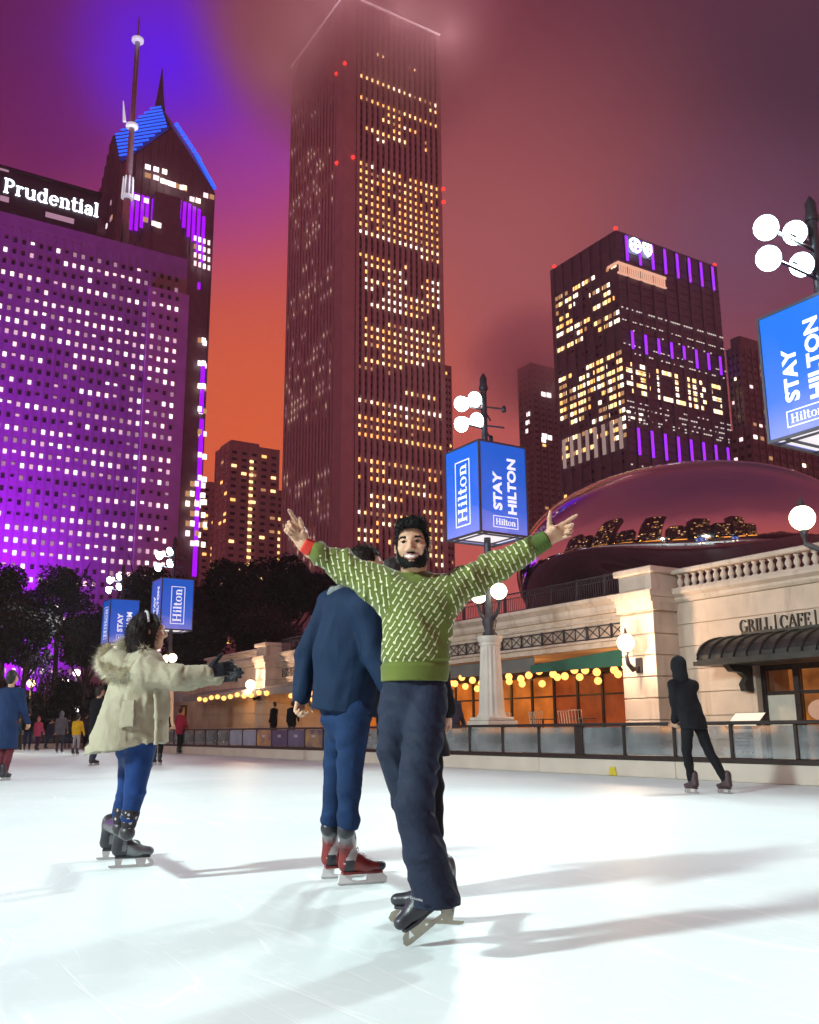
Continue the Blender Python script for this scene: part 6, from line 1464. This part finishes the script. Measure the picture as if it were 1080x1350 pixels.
# ------------------------------------------------------------------ the other skaters
def cloth(name, c, rough=.8, bump=.2, sc=4, var=.18): return mat(name, c, rough, 0, var, sc, bump, 60, .15)
def fists(w, d, t, n, sc=1.): return hand(w, d, t, n, (.55, .6, .65, .7), (.6, .8, .3), sc)
def parka_woman():
    Y = 6.2; root = np.array((A3(168, 1100, Y)[0], Y, 0.)); t = thing('person', 'woman in pale sage parka with fur hood, black gloved arms stretched forward', 'person', tuple(root))
    p = lambda x, y, dy=0.: A3(x, y, Y + dy)
    hc = p(196, 833, .03); H = Hd(hc, (.88, .48, .04), (.02, 0, 1), 1.0); neck = p(187, 868, .03); chest = p(186, 905); pel = p(178, 985)
    shN, shF = p(190, 888, -.15), p(192, 886, .17); elN, elF = p(234, 893, -.17), p(246, 896, .22); wrN, wrF = p(271, 887, -.13), p(286, 893, .2)
    hipN, hipF = p(186, 990, -.08), p(176, 990, .09); knN, knF = p(178, 1044, -.08), p(168, 1040, .09); anN, anF = p(168, 1098, -.07), p(158, 1092, .1)
    inner = [rc(neck, H.p(0, .02, -.03), .05, .047, .03), rc(chest, pel + V3(0, 0, .08), .11, .07, .05)] + [x for a, b, c in ((shN, elN, wrN), (shF, elF, wrF)) for x in (rc(chest + V3(0, 0, .1), a, .06, .05, .05), rc(a, b, .04, .033, .03), rc(b, c, .033, .024, .03))] + [x for a, b, c in ((hipN, knN, anN), (hipF, knF, anF)) for x in (rc(a, b, .06, .045, .03), rc(b, c, .042, .035, .03))]
    gl = []
    for w_, e_, s in ((wrN, elN, -1), (wrF, elF, 1)):
        d = nrm(w_ - e_ + V3(.05, 0, .02)); gl.append((w_, d, s))
    hands = [rc(w_, w_ + d * .07, .022, .014, .01) for w_, d, s in gl]
    body = skinned('body', [volume(inner, .014), volume(head_prims(H) + [rc(H.p(0, .015, -.06), neck, .047, .052, .03)], .005), volume(hands, .0042)], skin, t, root, smooth=1)
    gm = cloth('black_glove_leather', (.014, .014, .018), .5, .2, 20)
    for w_, d, s in gl: skinned('glove', [volume([(q[0], q[1], q[2], q[3] + .004, q[4] + .004, *q[5:]) if q[0] == 'rc' else q for q in hand(w_ + d * .01, d, (0, .15 * s, 1), (-.1, -s * .9, -.2), (.25, .22, .25, .3), (.75, .55, .2), 1.06)] + [rc(w_ - d * .06, w_ + d * .02, .042, .034, .02)], .0042)], gm, t, root, smooth=1)
    hm = mat('dark_brown_hair', (.012, .007, .006), .6, 0, .4, 12, .2, 50, .2)
    hp = [H.e((0, .018, .034), (.084, .104, .098), .02), H.q((.05, .06, 0), (.05, .07, -.13), .045, .035, .04), H.q((-.05, .06, 0), (-.045, .06, -.14), .045, .035, .04), H.q((0, .085, 0), (0, .085, -.15), .06, .05, .05), H.q((.072, -.01, .03), (.062, .0, -.12), .026, .02, .02), H.q((-.072, -.01, .03), (-.062, 0, -.12), .026, .02, .02)]
    fh = volume(hp, .006, carve=[H.e((0, -.09, -.02), (.060, .06, .085), .015)]); strands(skinned('hair', [fh], hm, body, root, disp=folds(.004, 130, 2, (1, 1, 0)), smooth=1), 3500, .03, .0010, hm, body, 4, 2.5)
    bm_ = MB().tube([tuple(H.p(.088 * cos(a), .02, .03 + .105 * sin(a)) - root) for a in [k * pi / 12 for k in range(1, 12)]], .008, 6).build('headband', mat('pale_headband', (.42, .42, .44), .6, 0, .1, 20), body, smooth=True)
    bm_.location = (0, 0, 0)
    sage = cloth('sage_parka_cotton', (.345, .315, .225), .8, .2, 3, .1)
    pk = [rc(p(186, 890, .01), p(180, 930), .185, .20, .06, (0, 1, 0), .92), rc(p(180, 930), p(169, 986), .205, .235, .06, (0, 1, 0), .98), rc(p(195, 930), p(196, 990), .12, .13, .06, (0, 1, 0), 1.), rc(p(160, 985), p(150, 1000), .20, .19, .08, (0, 1, 0), 1.0), rc(shN, shF, .095, .095, .06)]
    for a, b, c in ((shN, elN, wrN), (shF, elF, wrF)): pk += [rc(a, b, .092, .080, .05), rc(b, c, .078, .064, .04)]
    hemp = p(165, 989); hb = p(125, 1001); hn = nrm(V3(.16, 0, -1))
    fp = volume(pk, .0095, cuts=((hemp, hn),)); f1, f2 = folds(.008, 15, 5, (.6, .2, .8)), folds(.0075, 52, 9, (.8, .2, .5))
    coat = skinned('parka', [fp], sage, t, root, disp=lambda V: f1(V) + f2(V), smooth=1)
    # pocket flap, front placket, hem cord
    pq = volume([rc(p(178, 925, -.200), p(175, 962, -.222), .085, .090, .02, (0, 1, 0), .20)], .006, cuts=((p(178, 924, 0), (-.1, 0, 1)), (p(175, 960, 0), (.1, 0, -1)), (p(190, 945, 0), (1, 0, .05)), (p(165, 945, 0), (-1, 0, -.12)))); skinned('pocket', [pq], sage, coat, root, disp=folds(.004, 40, 3), smooth=1)
    skinned('placket', [volume(chain([p(204, 905, -.150), p(207, 945, -.165), p(205, 985, -.185)], [.016, .016, .016], .02), .006, cuts=((p(205, 982, 0), (0, 0, -1)),))], sage, coat, root, disp=folds(.003, 60, 4), smooth=1)
    fur = mat('cream_fur_trim', (.60, .56, .42), .95, 0, .35, 18, .6, 60)
    hd = volume([el(p(160, 872, .04), (.15, .15, .085), .05), el(p(184, 882, -.02), (.16, .16, .07), .05)], .010); skinned('hood', [hd], sage, coat, root, disp=folds(.010, 38, 11), smooth=1)
    MBf = MB(); r = random.Random(3); ctr = [p(x, y, dy) for x, y, dy in ((143, 858, .14), (136, 868, .04), (137, 880, -.06), (150, 889, -.14), (172, 889, -.19), (158, 850, .14), (176, 848, .12), (196, 862, -.16))]
    for k in range(11000):                              # fur as many fine tapering strands
        i = r.randrange(len(ctr) - 1) if True else 0; a = Vector(ctr[i]); d = Vector((r.gauss(0, 1), r.gauss(0, 1), r.gauss(0, 1))).normalized(); base = a.lerp(Vector(ctr[r.choice([max(i - 1, 0), i + 1])]), r.random() * .8) + d * .028; tip = base + (d + Vector((r.gauss(0, .3), r.gauss(0, .3), r.gauss(0, .3) - .2))) * r.uniform(.022, .05); s = d.orthogonal().normalized() * .0012
        MBf.add([base - Vector(root) - s, base - Vector(root) + s, tip - Vector(root)], [(0, 1, 2)])
    MBf.build('fur_trim', fur, coat)
    leg = cloth('cobalt_leggings', (.009, .036, .14), .6, .1, 6)
    fl = volume(chain([hipN + V3(0, 0, .05), knN, p(171, 1076, -.08)], [.100, .066, .054], .014) + chain([hipF + V3(0, 0, .05), knF, p(158, 1072, .1)], [.100, .064, .052], .012) + [rc(pel, pel - V3(0, 0, .02), .12, .12, .05, (0, 1, 0), .8)], .009, cuts=((p(175, 979), (0, 0, 1)),))
    skinned('leggings', [fl], leg, t, root, disp=folds(.003, 55, 4, (0, 0, 1)), smooth=1)
    sm = mat('patterned_sock', (.05, .045, .05), .9, 0, .1, 5); nt = sm.node_tree; vo = nt.nodes.new('ShaderNodeTexVoronoi'); vo.inputs['Scale'].default_value = 26; tc = nt.nodes.new('ShaderNodeTexCoord'); nt.links.new(tc.outputs['Object'], vo.inputs['Vector']); rp = nt.nodes.new('ShaderNodeValToRGB'); rp.color_ramp.interpolation = 'CONSTANT'; rp.color_ramp.elements[0].color = (.4, .35, .38, 1); rp.color_ramp.elements[1].position = .28; rp.color_ramp.elements[1].color = (.02, .018, .022, 1); nt.links.new(vo.outputs['Distance'], rp.inputs['Fac']); nt.links.new(rp.outputs[0], nt.nodes['Principled BSDF'].inputs['Base Color'])
    for a, b in ((p(172, 1072, -.08), p(170, 1086, -.07)), (p(161, 1068, .1), p(159, 1082, .1))): skinned('sock', [volume([rc(a, b, .058, .046, .01)], .008)], sm, t, root)
    mats = [blackleather, mat('skate_grey_panel', (.13, .14, .15), .45, 0, .2, 10), dkplastic]
    h1, t1 = np.array(ground(146, 1145)), np.array(ground(201, 1142)); skate(t, root, h1, t1, (-.05, 0, 1), 'grey', mats, .008, anN)
    h2, t2 = np.array(ground(130, 1134)), np.array(ground(184, 1132)); skate(t, root, h2, t2, (-.05, 0, 1), 'grey', mats, .008, anF)
parka_woman()

def navy_man():
    Y = 5.32; root = np.array((A3(455, 1100, Y)[0], Y, 0.)); t = thing('person', 'man in navy coat and blue jeans seen from behind on red skates', 'person', tuple(root))
    p = lambda x, y, dy=0.: A3(x, y, Y + dy)
    H = Hd(p(484, 749, .06), (.90, .42, -.03), (.06, .03, 1), 1.0); neck = p(470, 790, .05); chest = p(458, 830, .02); pel = p(455, 935, 0)
    shN, shF = p(484, 802, -.15), p(438, 797, .17); elN, elF = p(497, 865, -.16), p(404, 864, .16); wrN, wrF = p(512, 905, -.2), p(397, 916, .1)
    hipN, hipF = p(466, 940, -.06), p(450, 940, .09); knN, knF = p(462, 1015, -.06), p(443, 1012, .1); anN, anF = p(456, 1095, -.05), p(434, 1092, .12)
    inner = [rc(neck, H.p(0, .02, -.03), .056, .052, .03), rc(chest, pel, .12, .11, .05)] + [x for a, b, c in ((shN, elN, wrN), (shF, elF, wrF)) for x in (rc(chest + V3(0, 0, .1), a, .06, .05, .05), rc(a, b, .045, .036, .03), rc(b, c, .036, .026, .03))] + [x for a, b, c in ((hipN, knN, anN), (hipF, knF, anF)) for x in (rc(a, b, .07, .05, .03), rc(b, c, .045, .035, .03))]
    hands = [q for w_, e_ in ((wrN, elN), (wrF, elF)) for q in fists(w_, nrm(w_ - e_), (.6, .6, .2), (.4, -.6, 0))]
    body = skinned('body', [volume(inner, .014), volume(head_prims(H) + [rc(H.p(0, .015, -.06), neck, .054, .058, .03)], .005), volume(hands, .005)], skin, t, root)
    hm = mat('short_dark_hair', (.014, .010, .008), .6, 0, .4, 30, .3, 90, .2)
    fh = volume([H.e((0, .018, .034), (.083, .103, .099), .02)], .005); X, Yg, Z = np.meshgrid(*[fh.lo[i] + fh.h * np.arange(fh.n[i]) for i in range(3)], indexing='ij'); x, y, z = H.loc(np.stack([X.ravel(), Yg.ravel(), Z.ravel()], 1))
    fh.phi = np.maximum(fh.phi, np.where(y < -.02, .07 - z, np.where(y < .06, .028 - z, -.020 - z)).reshape(fh.phi.shape).astype(np.float32) * .8)
    strands(skinned('hair', [fh], hm, body, root, disp=folds(.002, 260, 2)), 2500, .011, .0011, hm, body, 8)
    navy = cloth('navy_coat_wool', (.008, .021, .052), .75, .15, 4, .15)
    ck = [rc(p(462, 812, .02), p(456, 862, .01), .172, .180, .06, (.2, 1, 0), .8), rc(p(456, 862, .01), p(454, 950), .180, .195, .06, (.2, 1, 0), .82), rc(shN, shF, .095, .090, .06), rc(neck + V3(0, 0, -.04), neck, .09, .08, .04)]
    for a, b, c in ((shN, elN, wrN), (shF, elF, wrF)): ck += [rc(a, b, .092, .080, .02), rc(b, c, .078, .066, .016)]
    f1, f2 = folds(.008, 16, 31), folds(.004, 44, 2)
    coat = skinned('coat', [volume(ck, .009, cuts=((p(450, 941), nrm(V3(-.16, 0, -1))),))], navy, t, root, disp=lambda V: f1(V) + f2(V))
    skinned('collar', [volume([rc(p(446, 786, .12), p(486, 790, .0), .050, .05, .03), rc(p(440, 784, .1), p(452, 778, .06), .045, .04, .03)], .008)], cloth('grey_green_collar', (.16, .18, .18), .9, .4, 14), coat, root, disp=folds(.004, 60, 7))
    sl = MB().tube([tuple(p(*q) - root) for q in ((386, 906, .03), (384, 922, .03), (398, 930, .03))], .004, 5)
    jean = mat('blue_denim', (.011, .030, .085), .8, 0, .25, 7, .25, 90, .15)
    fj = volume(chain([hipN, knN + V3(0, 0, .03), p(459, 1082, -.05)], [.102, .074, .059], .02) + chain([hipF, knF + V3(0, 0, .03), p(437, 1078, .12)], [.098, .070, .056], .015) + [rc(pel, pel - V3(0, 0, .03), .145, .14, .05, (.2, 1, 0), .75)] + [rc(p(460, 1080, -.05), p(459, 1086, -.05), .063, .061, .01), rc(p(437, 1076, .12), p(436, 1081, .12), .060, .058, .01)], .0085, cuts=((p(458, 1094, 0), (0, 0, -1)),))
    f3 = folds(.005, 46, 13, (.2, 0, 1)); skinned('jeans', [fj], jean, t, root, disp=f3)
    red = [mat('red_skate_shell', (.17, .014, .014), .4, 0, .25, 9), mat('skate_silver_stripe', (.42, .40, .40), .4, .2, .1, 8), blackleather]
    h1, t1 = np.array(ground(446, 1168)), np.array(ground(508, 1164)); skate(t, root, h1, t1, (-.02, 0, 1), 'hockey', red, .007, anN)
    h2, t2 = np.array(ground(424, 1159)), np.array(ground(480, 1156)); skate(t, root, h2, t2, (-.02, 0, 1), 'hockey', red, .007, anF)
navy_man()

def skater(label, px, py, top, yaw, coat, legs, hair, coat_len=.46, lean=(0, 0), stride=(.08, -.06), splay=.09, arms=((.12, .05, -1), (.12, .25, -.9)), hat=None, hood=False, face=skin, Yo=None, h=None, group=None, on=0., skates=True, cat='person', boots=None):
    """feet at picture point px, py; yaw: heading, 0 = to the right, 90 = away; lean = sideways, forward metres at head height."""
    g = ground(px, py, on) if Yo is None else Vector((at(px, py, Yo).x, Yo, on)); Y = g.y; root = np.array((g.x, g.y, on)); t = thing('person', label, cat, tuple(root), 0, group)
    Hh = (at(px, top, Y).z - on); a = radians(yaw); fw = V3(cos(a), sin(a), 0); rt = V3(sin(a), -cos(a), 0); h = h or max(.013, Y * .0007)
    sk = .07 if skates else .0; S = (Hh - sk) / 1.78
    def P(x, y, z): k = max(z, 0) / 1.78; return root + rt * (x * S + lean[0] * k) + fw * (y * S + lean[1] * k) + V3(0, 0, sk + z * S)
    hd = P(0, .02, 1.66); H = Hd(hd, fw, (0, 0, 1), S); neck = P(0, 0, 1.50); chest = P(0, 0, 1.28); pel = P(0, 0, .95)
    inner = [rc(neck, H.p(0, .02, -.03), .055 * S, .05 * S, .03), rc(chest, pel, .12 * S, .12 * S, .05)]; ck = [rc(P(0, 0, 1.32), P(0, 0, 1.05), .185 * S, .180 * S, .05, fw, .72), rc(P(0, 0, 1.05), P(0, 0, 1.42 - coat_len * 1.55), .18 * S, .205 * S, .05, fw, .8), rc(P(-.15, 0, 1.40), P(.15, 0, 1.40), .085 * S, .085 * S, .06)]
    lg = [rc(P(-.05, 0, .95), P(.05, 0, .95), .125 * S, .125 * S, .05, fw, .8)]; hands = []
    for s, (ax, ay, az), st in ((-1, arms[0], stride[0]), (1, arms[1], stride[1])):
        sh = P(.185 * s, 0, 1.40); d = nrm(V3(0, 0, 0) + rt * s * ax + fw * ay + V3(0, 0, az)); e = sh + d * .29 * S; d2 = nrm(d + fw * .25); w = e + d2 * .25 * S
        inner += [rc(chest, sh, .06 * S, .05 * S, .05), rc(sh, e, .04 * S, .035 * S, .02), rc(e, w, .034 * S, .026 * S, .02)]; ck += [rc(sh, e, .078 * S, .068 * S, .03), rc(e, w, .066 * S, .055 * S, .02)]
        hands += fists(w, d2, nrm(np.cross(d2, rt) + fw * .3), -rt * s, S)
        hip = P(.085 * s, 0, .90); an = P(splay * s, st - .03, .09); kn = (hip + an) / 2 + fw * .05 * S + rt * s * .01
        inner += [rc(hip, kn, .06 * S, .045 * S, .03), rc(kn, an, .04 * S, .033 * S, .02)]; lg += chain([hip, kn, an + V3(0, 0, .04)], [.098 * S, .072 * S, .060 * S], .02)
        if skates:
            heel = P(splay * s, st - .13, 0); heel[2] = on; toe = heel + fw * .29 * S; skate(t, root, heel, toe, V3(0, 0, 1), 'plain', [boots or blackleather], max(.011, h), an)
        else: skinned('shoe', [volume([rc(an - V3(0, 0, .04), an + fw * .16 - V3(0, 0, .06), .045 * S, .04 * S, .03), rc(an, an - V3(0, 0, .04), .045, .045, .02)], max(.012, h))], blackleather, t, root)
    body = skinned('body', [volume(inner, max(.016, h)), volume(head_prims(H) + [rc(H.p(0, .015, -.06), neck, .05, .055, .03)], max(.008, h * .6)), volume(hands, max(.007, h * .5))], face, t, root)
    skinned('coat', [volume(ck, h, cuts=((P(0, 0, 1.42 - coat_len * 1.55 + .0), V3(0, 0, -1)),))], coat, t, root, disp=folds(.008, 26, int(px) + 3))
    skinned('trousers', [volume(lg, h)], legs, t, root, disp=folds(.006, 40, 5, (0, 0, 1)))
    if hood: skinned('hood', [volume([H.e((0, .025, .03), (.105, .125, .125), .03), H.q((0, .04, -.05), (0, .05, -.14), .10, .11, .05)], h, carve=[H.e((0, -.11, -.01), (.065, .07, .09), .02)])], hair, t, root, disp=folds(.004, 50, 3))
    elif hat: skinned('knit_hat', [volume([H.e((0, .012, .05), (.090, .108, .098), .02), H.q((0, .01, .165), (0, .01, .165), .03, .03, .01)], h, cuts=((H.p(0, 0, .03), -H.u),))], hair, t, root)
    else: skinned('hair', [volume([H.e((0, .024, .034), (.085, .104, .100), .02), H.q((0, .06, 0), (0, .06, -.06), .07, .06, .04)], max(.008, h * .7), carve=[H.e((0, -.10, -.02), (.062, .075, .09), .015)])], hair, t, root, disp=folds(.004, 120, 2))
    return t
BK = cloth('black_jersey', (.010, .010, .013), .85, .1); CH = cloth('charcoal_cloth', (.035, .035, .042), .85, .1); NV = cloth('navy_overcoat', (.015, .035, .10), .8, .1); DJ = cloth('dark_denim', (.022, .04, .09), .85, .2); BR = mat('brown_boot_leather', (.10, .045, .03), .5, 0, .2, 10)
DH = mat('dark_hair', (.015, .011, .010), .6, 0, .4, 20, .4, 60); GP = 'skaters far down the rink'
t = skater('skater in black hoodie leaning over by the entrance, seen from behind', 936, 1046, 868, 112, BK, BK, cloth('black_hood_fleece', (.012, .012, .015), .9, .2), .40, (-.42, .0), (.16, -.12), .17, ((-.28, .25, -.9), (-.3, .35, -.85)), hood=True, boots=mat('dark_plum_skate', (.05, .025, .03), .5, 0, .3, 10))
skater('person in long navy coat and maroon trousers cut by the picture edge', 4, 1029, 884, 80, NV, cloth('maroon_cloth', (.13, .03, .04), .85, .1), DH, .62, (0, 0), (.05, -.05), .07)
skater('dark clothed skater gliding away between the sweater man and the stone column', 601, 1008, 908, 70, cloth('dark_plum_jacket', (.035, .03, .05), .8, .1), BK, DH, .46, (-.12, 0), (.12, -.12), .14, boots=BR)
skater('skater in red jacket standing by the barrier behind the parka', 236, 994, 933, 60, cloth('red_jacket', (.30, .02, .045), .8, .1), BK, DH, .46)
skater('skater in bright yellow jacket and pale grey trousers', 99, 996, 942, 84, cloth('yellow_jacket', (.72, .47, .02), .7, .1), cloth('pale_grey_cloth', (.34, .34, .36), .85, .1), DH, .38, (.03, 0), (.06, -.06), .13)
skater('skater in dark grey hooded jacket beside the yellow jacket', 78, 993, 938, 95, cloth('slate_jacket', (.10, .10, .12), .8, .1), CH, cloth('slate_hood', (.13, .13, .15), .85, .1), .44, (0, 0), (.08, -.08), .13, hood=True)
skater('tall skater in black jacket and jeans at the far end', 35, 990, 935, 100, BK, DJ, DH, .42, (0, 0), (.1, -.06), .12, group=None)
skater('small child in pink coat holding on beside the black jacket', 48, 990, 945, 75, cloth('pink_coat', (.48, .07, .16), .8, .1), cloth('plum_leggings', (.06, .03, .09), .8, .1), cloth('pink_hat', (.42, .1, .2), .9, .2), .46, hat=True)
skater('stooping person in dark blue behind the child in pink', 60, 988, 948, 50, cloth('dusk_blue_jacket', (.03, .035, .08), .8, .1), DJ, DH, .46, (0, .2))
skater('dark figure in brown jacket standing between blue and grey skaters', 68, 987, 947, 130, cloth('brown_jacket', (.07, .045, .04), .8, .1), DJ, DH, .46)
skater('dark coated figure close behind the yellow jacket', 111, 988, 940, 70, CH, BK, DH, .5)
skater('black clothed skater half hidden behind the hem of the parka', 122, 1009, 905, 60, BK, DJ, DH, .5, (.1, 0), (.1, -.05), .1)
skater('dark skater whose legs show below the parka hem', 207, 1008, 912, 88, BK, BK, DH, .5, (-.05, 0))
skater('dark haired companion hidden behind the bearded man', 566, 1150, 736, 80, BK, BK, DH, .5, (-.22, 0), (.02, -.02), .04, Yo=5.75)
skater('dark figure in black coat and jeans between the grey hood and the yellow jacket', 88, 988, 944, 110, CH, DJ, DH, .46, (.02, 0), (.05, -.08), .1)
skater('short figure in teal jacket at the elbow of the navy coat', 21, 989, 946, 40, cloth('teal_jacket', (.02, .10, .13), .8, .1), BK, DH, .42, (0, 0), (.08, -.05), .1)
for k, (x, y, lab) in enumerate(((3.9, 25.6, 'dark figure standing on the terrace under the lit bulbs'), (4.2, 24.4, 'second dark figure leaning towards the other on the terrace'))):
    q = PG.L(x, y, .46); pr = proj(q); pt = proj(q + Vector((0, 0, 1.72))); skater(lab, pr[0], pr[1], pt[1], 150 - 60 * k, BK, CH, DH, .46, (.05, .1 * k), on=.46, Yo=q.y, skates=False)
# ------------------------------------------------------------------ low cloud swallowing the tower tops
def cloud(name, c, r, dens, col, nscale, seed):
    m = bpy.data.materials.new(name); m.use_nodes = True; nt = m.node_tree; nt.nodes.remove(nt.nodes['Principled BSDF']); N_ = nt.nodes; K = nt.links
    pv = N_.new('ShaderNodeVolumePrincipled'); pv.inputs['Color'].default_value = (*col, 1); pv.inputs['Anisotropy'].default_value = .2
    tc = N_.new('ShaderNodeTexCoord'); ln = N_.new('ShaderNodeVectorMath'); ln.operation = 'LENGTH'; K.new(tc.outputs['Object'], ln.inputs[0])
    mr = N_.new('ShaderNodeMapRange'); mr.interpolation_type = 'SMOOTHERSTEP'; mr.inputs['From Min'].default_value = 1.0; mr.inputs['From Max'].default_value = .15; K.new(ln.outputs['Value'], mr.inputs['Value'])
    nz = N_.new('ShaderNodeTexNoise'); nz.noise_dimensions = '4D'; nz.inputs['W'].default_value = seed; nz.inputs['Scale'].default_value = nscale; nz.inputs['Detail'].default_value = 2; K.new(tc.outputs['Object'], nz.inputs['Vector'])
    n2 = N_.new('ShaderNodeMapRange'); n2.inputs['From Min'].default_value = .3; n2.inputs['From Max'].default_value = .7; n2.inputs['To Min'].default_value = .45; n2.inputs['To Max'].default_value = 1.4; K.new(nz.outputs['Fac'], n2.inputs['Value'])
    mu = N_.new('ShaderNodeMath'); mu.operation = 'MULTIPLY'; K.new(mr.outputs[0], mu.inputs[0]); K.new(n2.outputs[0], mu.inputs[1])
    m2 = N_.new('ShaderNodeMath'); m2.operation = 'MULTIPLY'; m2.inputs[1].default_value = dens; K.new(mu.outputs[0], m2.inputs[0]); K.new(m2.outputs[0], pv.inputs['Density'])
    K.new(pv.outputs[0], nt.nodes['Material Output'].inputs['Volume'])
    o = MB().ball((0, 0, 0), 1., 16).build(name, m, None, loc=c); o.scale = r; return struct(o, 'stuff')
_G, _Z, _xe, _yn = RT
cloud('cloud', _G.L(_xe / 2 - 14, _yn / 2 - 14, _Z + 12), (98, 98, 94), .085, (1, .97, .97), 1.6, 3)
cloud('cloud', HZ[1].L(HZ[2] / 2, HZ[3] / 2, HZ[4] + 2), (62, 62, 50), .035, (1, .95, .95), 1.8, 8)

def haze(dens, col):
    m = bpy.data.materials.new('night_haze'); m.use_nodes = True; nt = m.node_tree; nt.nodes.remove(nt.nodes['Principled BSDF'])
    pv = nt.nodes.new('ShaderNodeVolumePrincipled'); pv.inputs['Color'].default_value = (*col, 1); pv.inputs['Density'].default_value = dens; pv.inputs['Anisotropy'].default_value = .35
    nt.links.new(pv.outputs[0], nt.nodes['Material Output'].inputs['Volume'])
    struct(MB().box(-560, 560, -260, 720, -2.2, 470).build('haze', m, None), 'stuff')
haze(.0002, (.95, .93, .95))
# ------------------------------------------------------------------ camera and render settings
cam = bpy.data.cameras.new('camera'); cam.sensor_fit = 'HORIZONTAL'; cam.sensor_width = 36; cam.lens = 36 * F / 1080; cam.clip_start = .05; cam.clip_end = 8000
co = bpy.data.objects.new('camera', cam); COL.objects.link(co)
co.matrix_world = Matrix(((RR.x, UU.x, -FF.x, 0), (RR.y, UU.y, -FF.y, 0), (RR.z, UU.z, -FF.z, EYE), (0, 0, 0, 1)))
SC.camera = co
SC.view_settings.view_transform = 'Standard'; SC.view_settings.look = 'None'; SC.view_settings.exposure = 0; SC.view_settings.gamma = 1
SC.cycles.use_denoising = True
try: SC.cycles.denoiser = 'OPENIMAGEDENOISE'
except Exception: pass
SC.cycles.max_bounces = 8; SC.cycles.transparent_max_bounces = 16; SC.cycles.sample_clamp_indirect = 4; SC.cycles.caustics_reflective = False; SC.cycles.caustics_refractive = False
SC.cycles.volume_bounces = 8
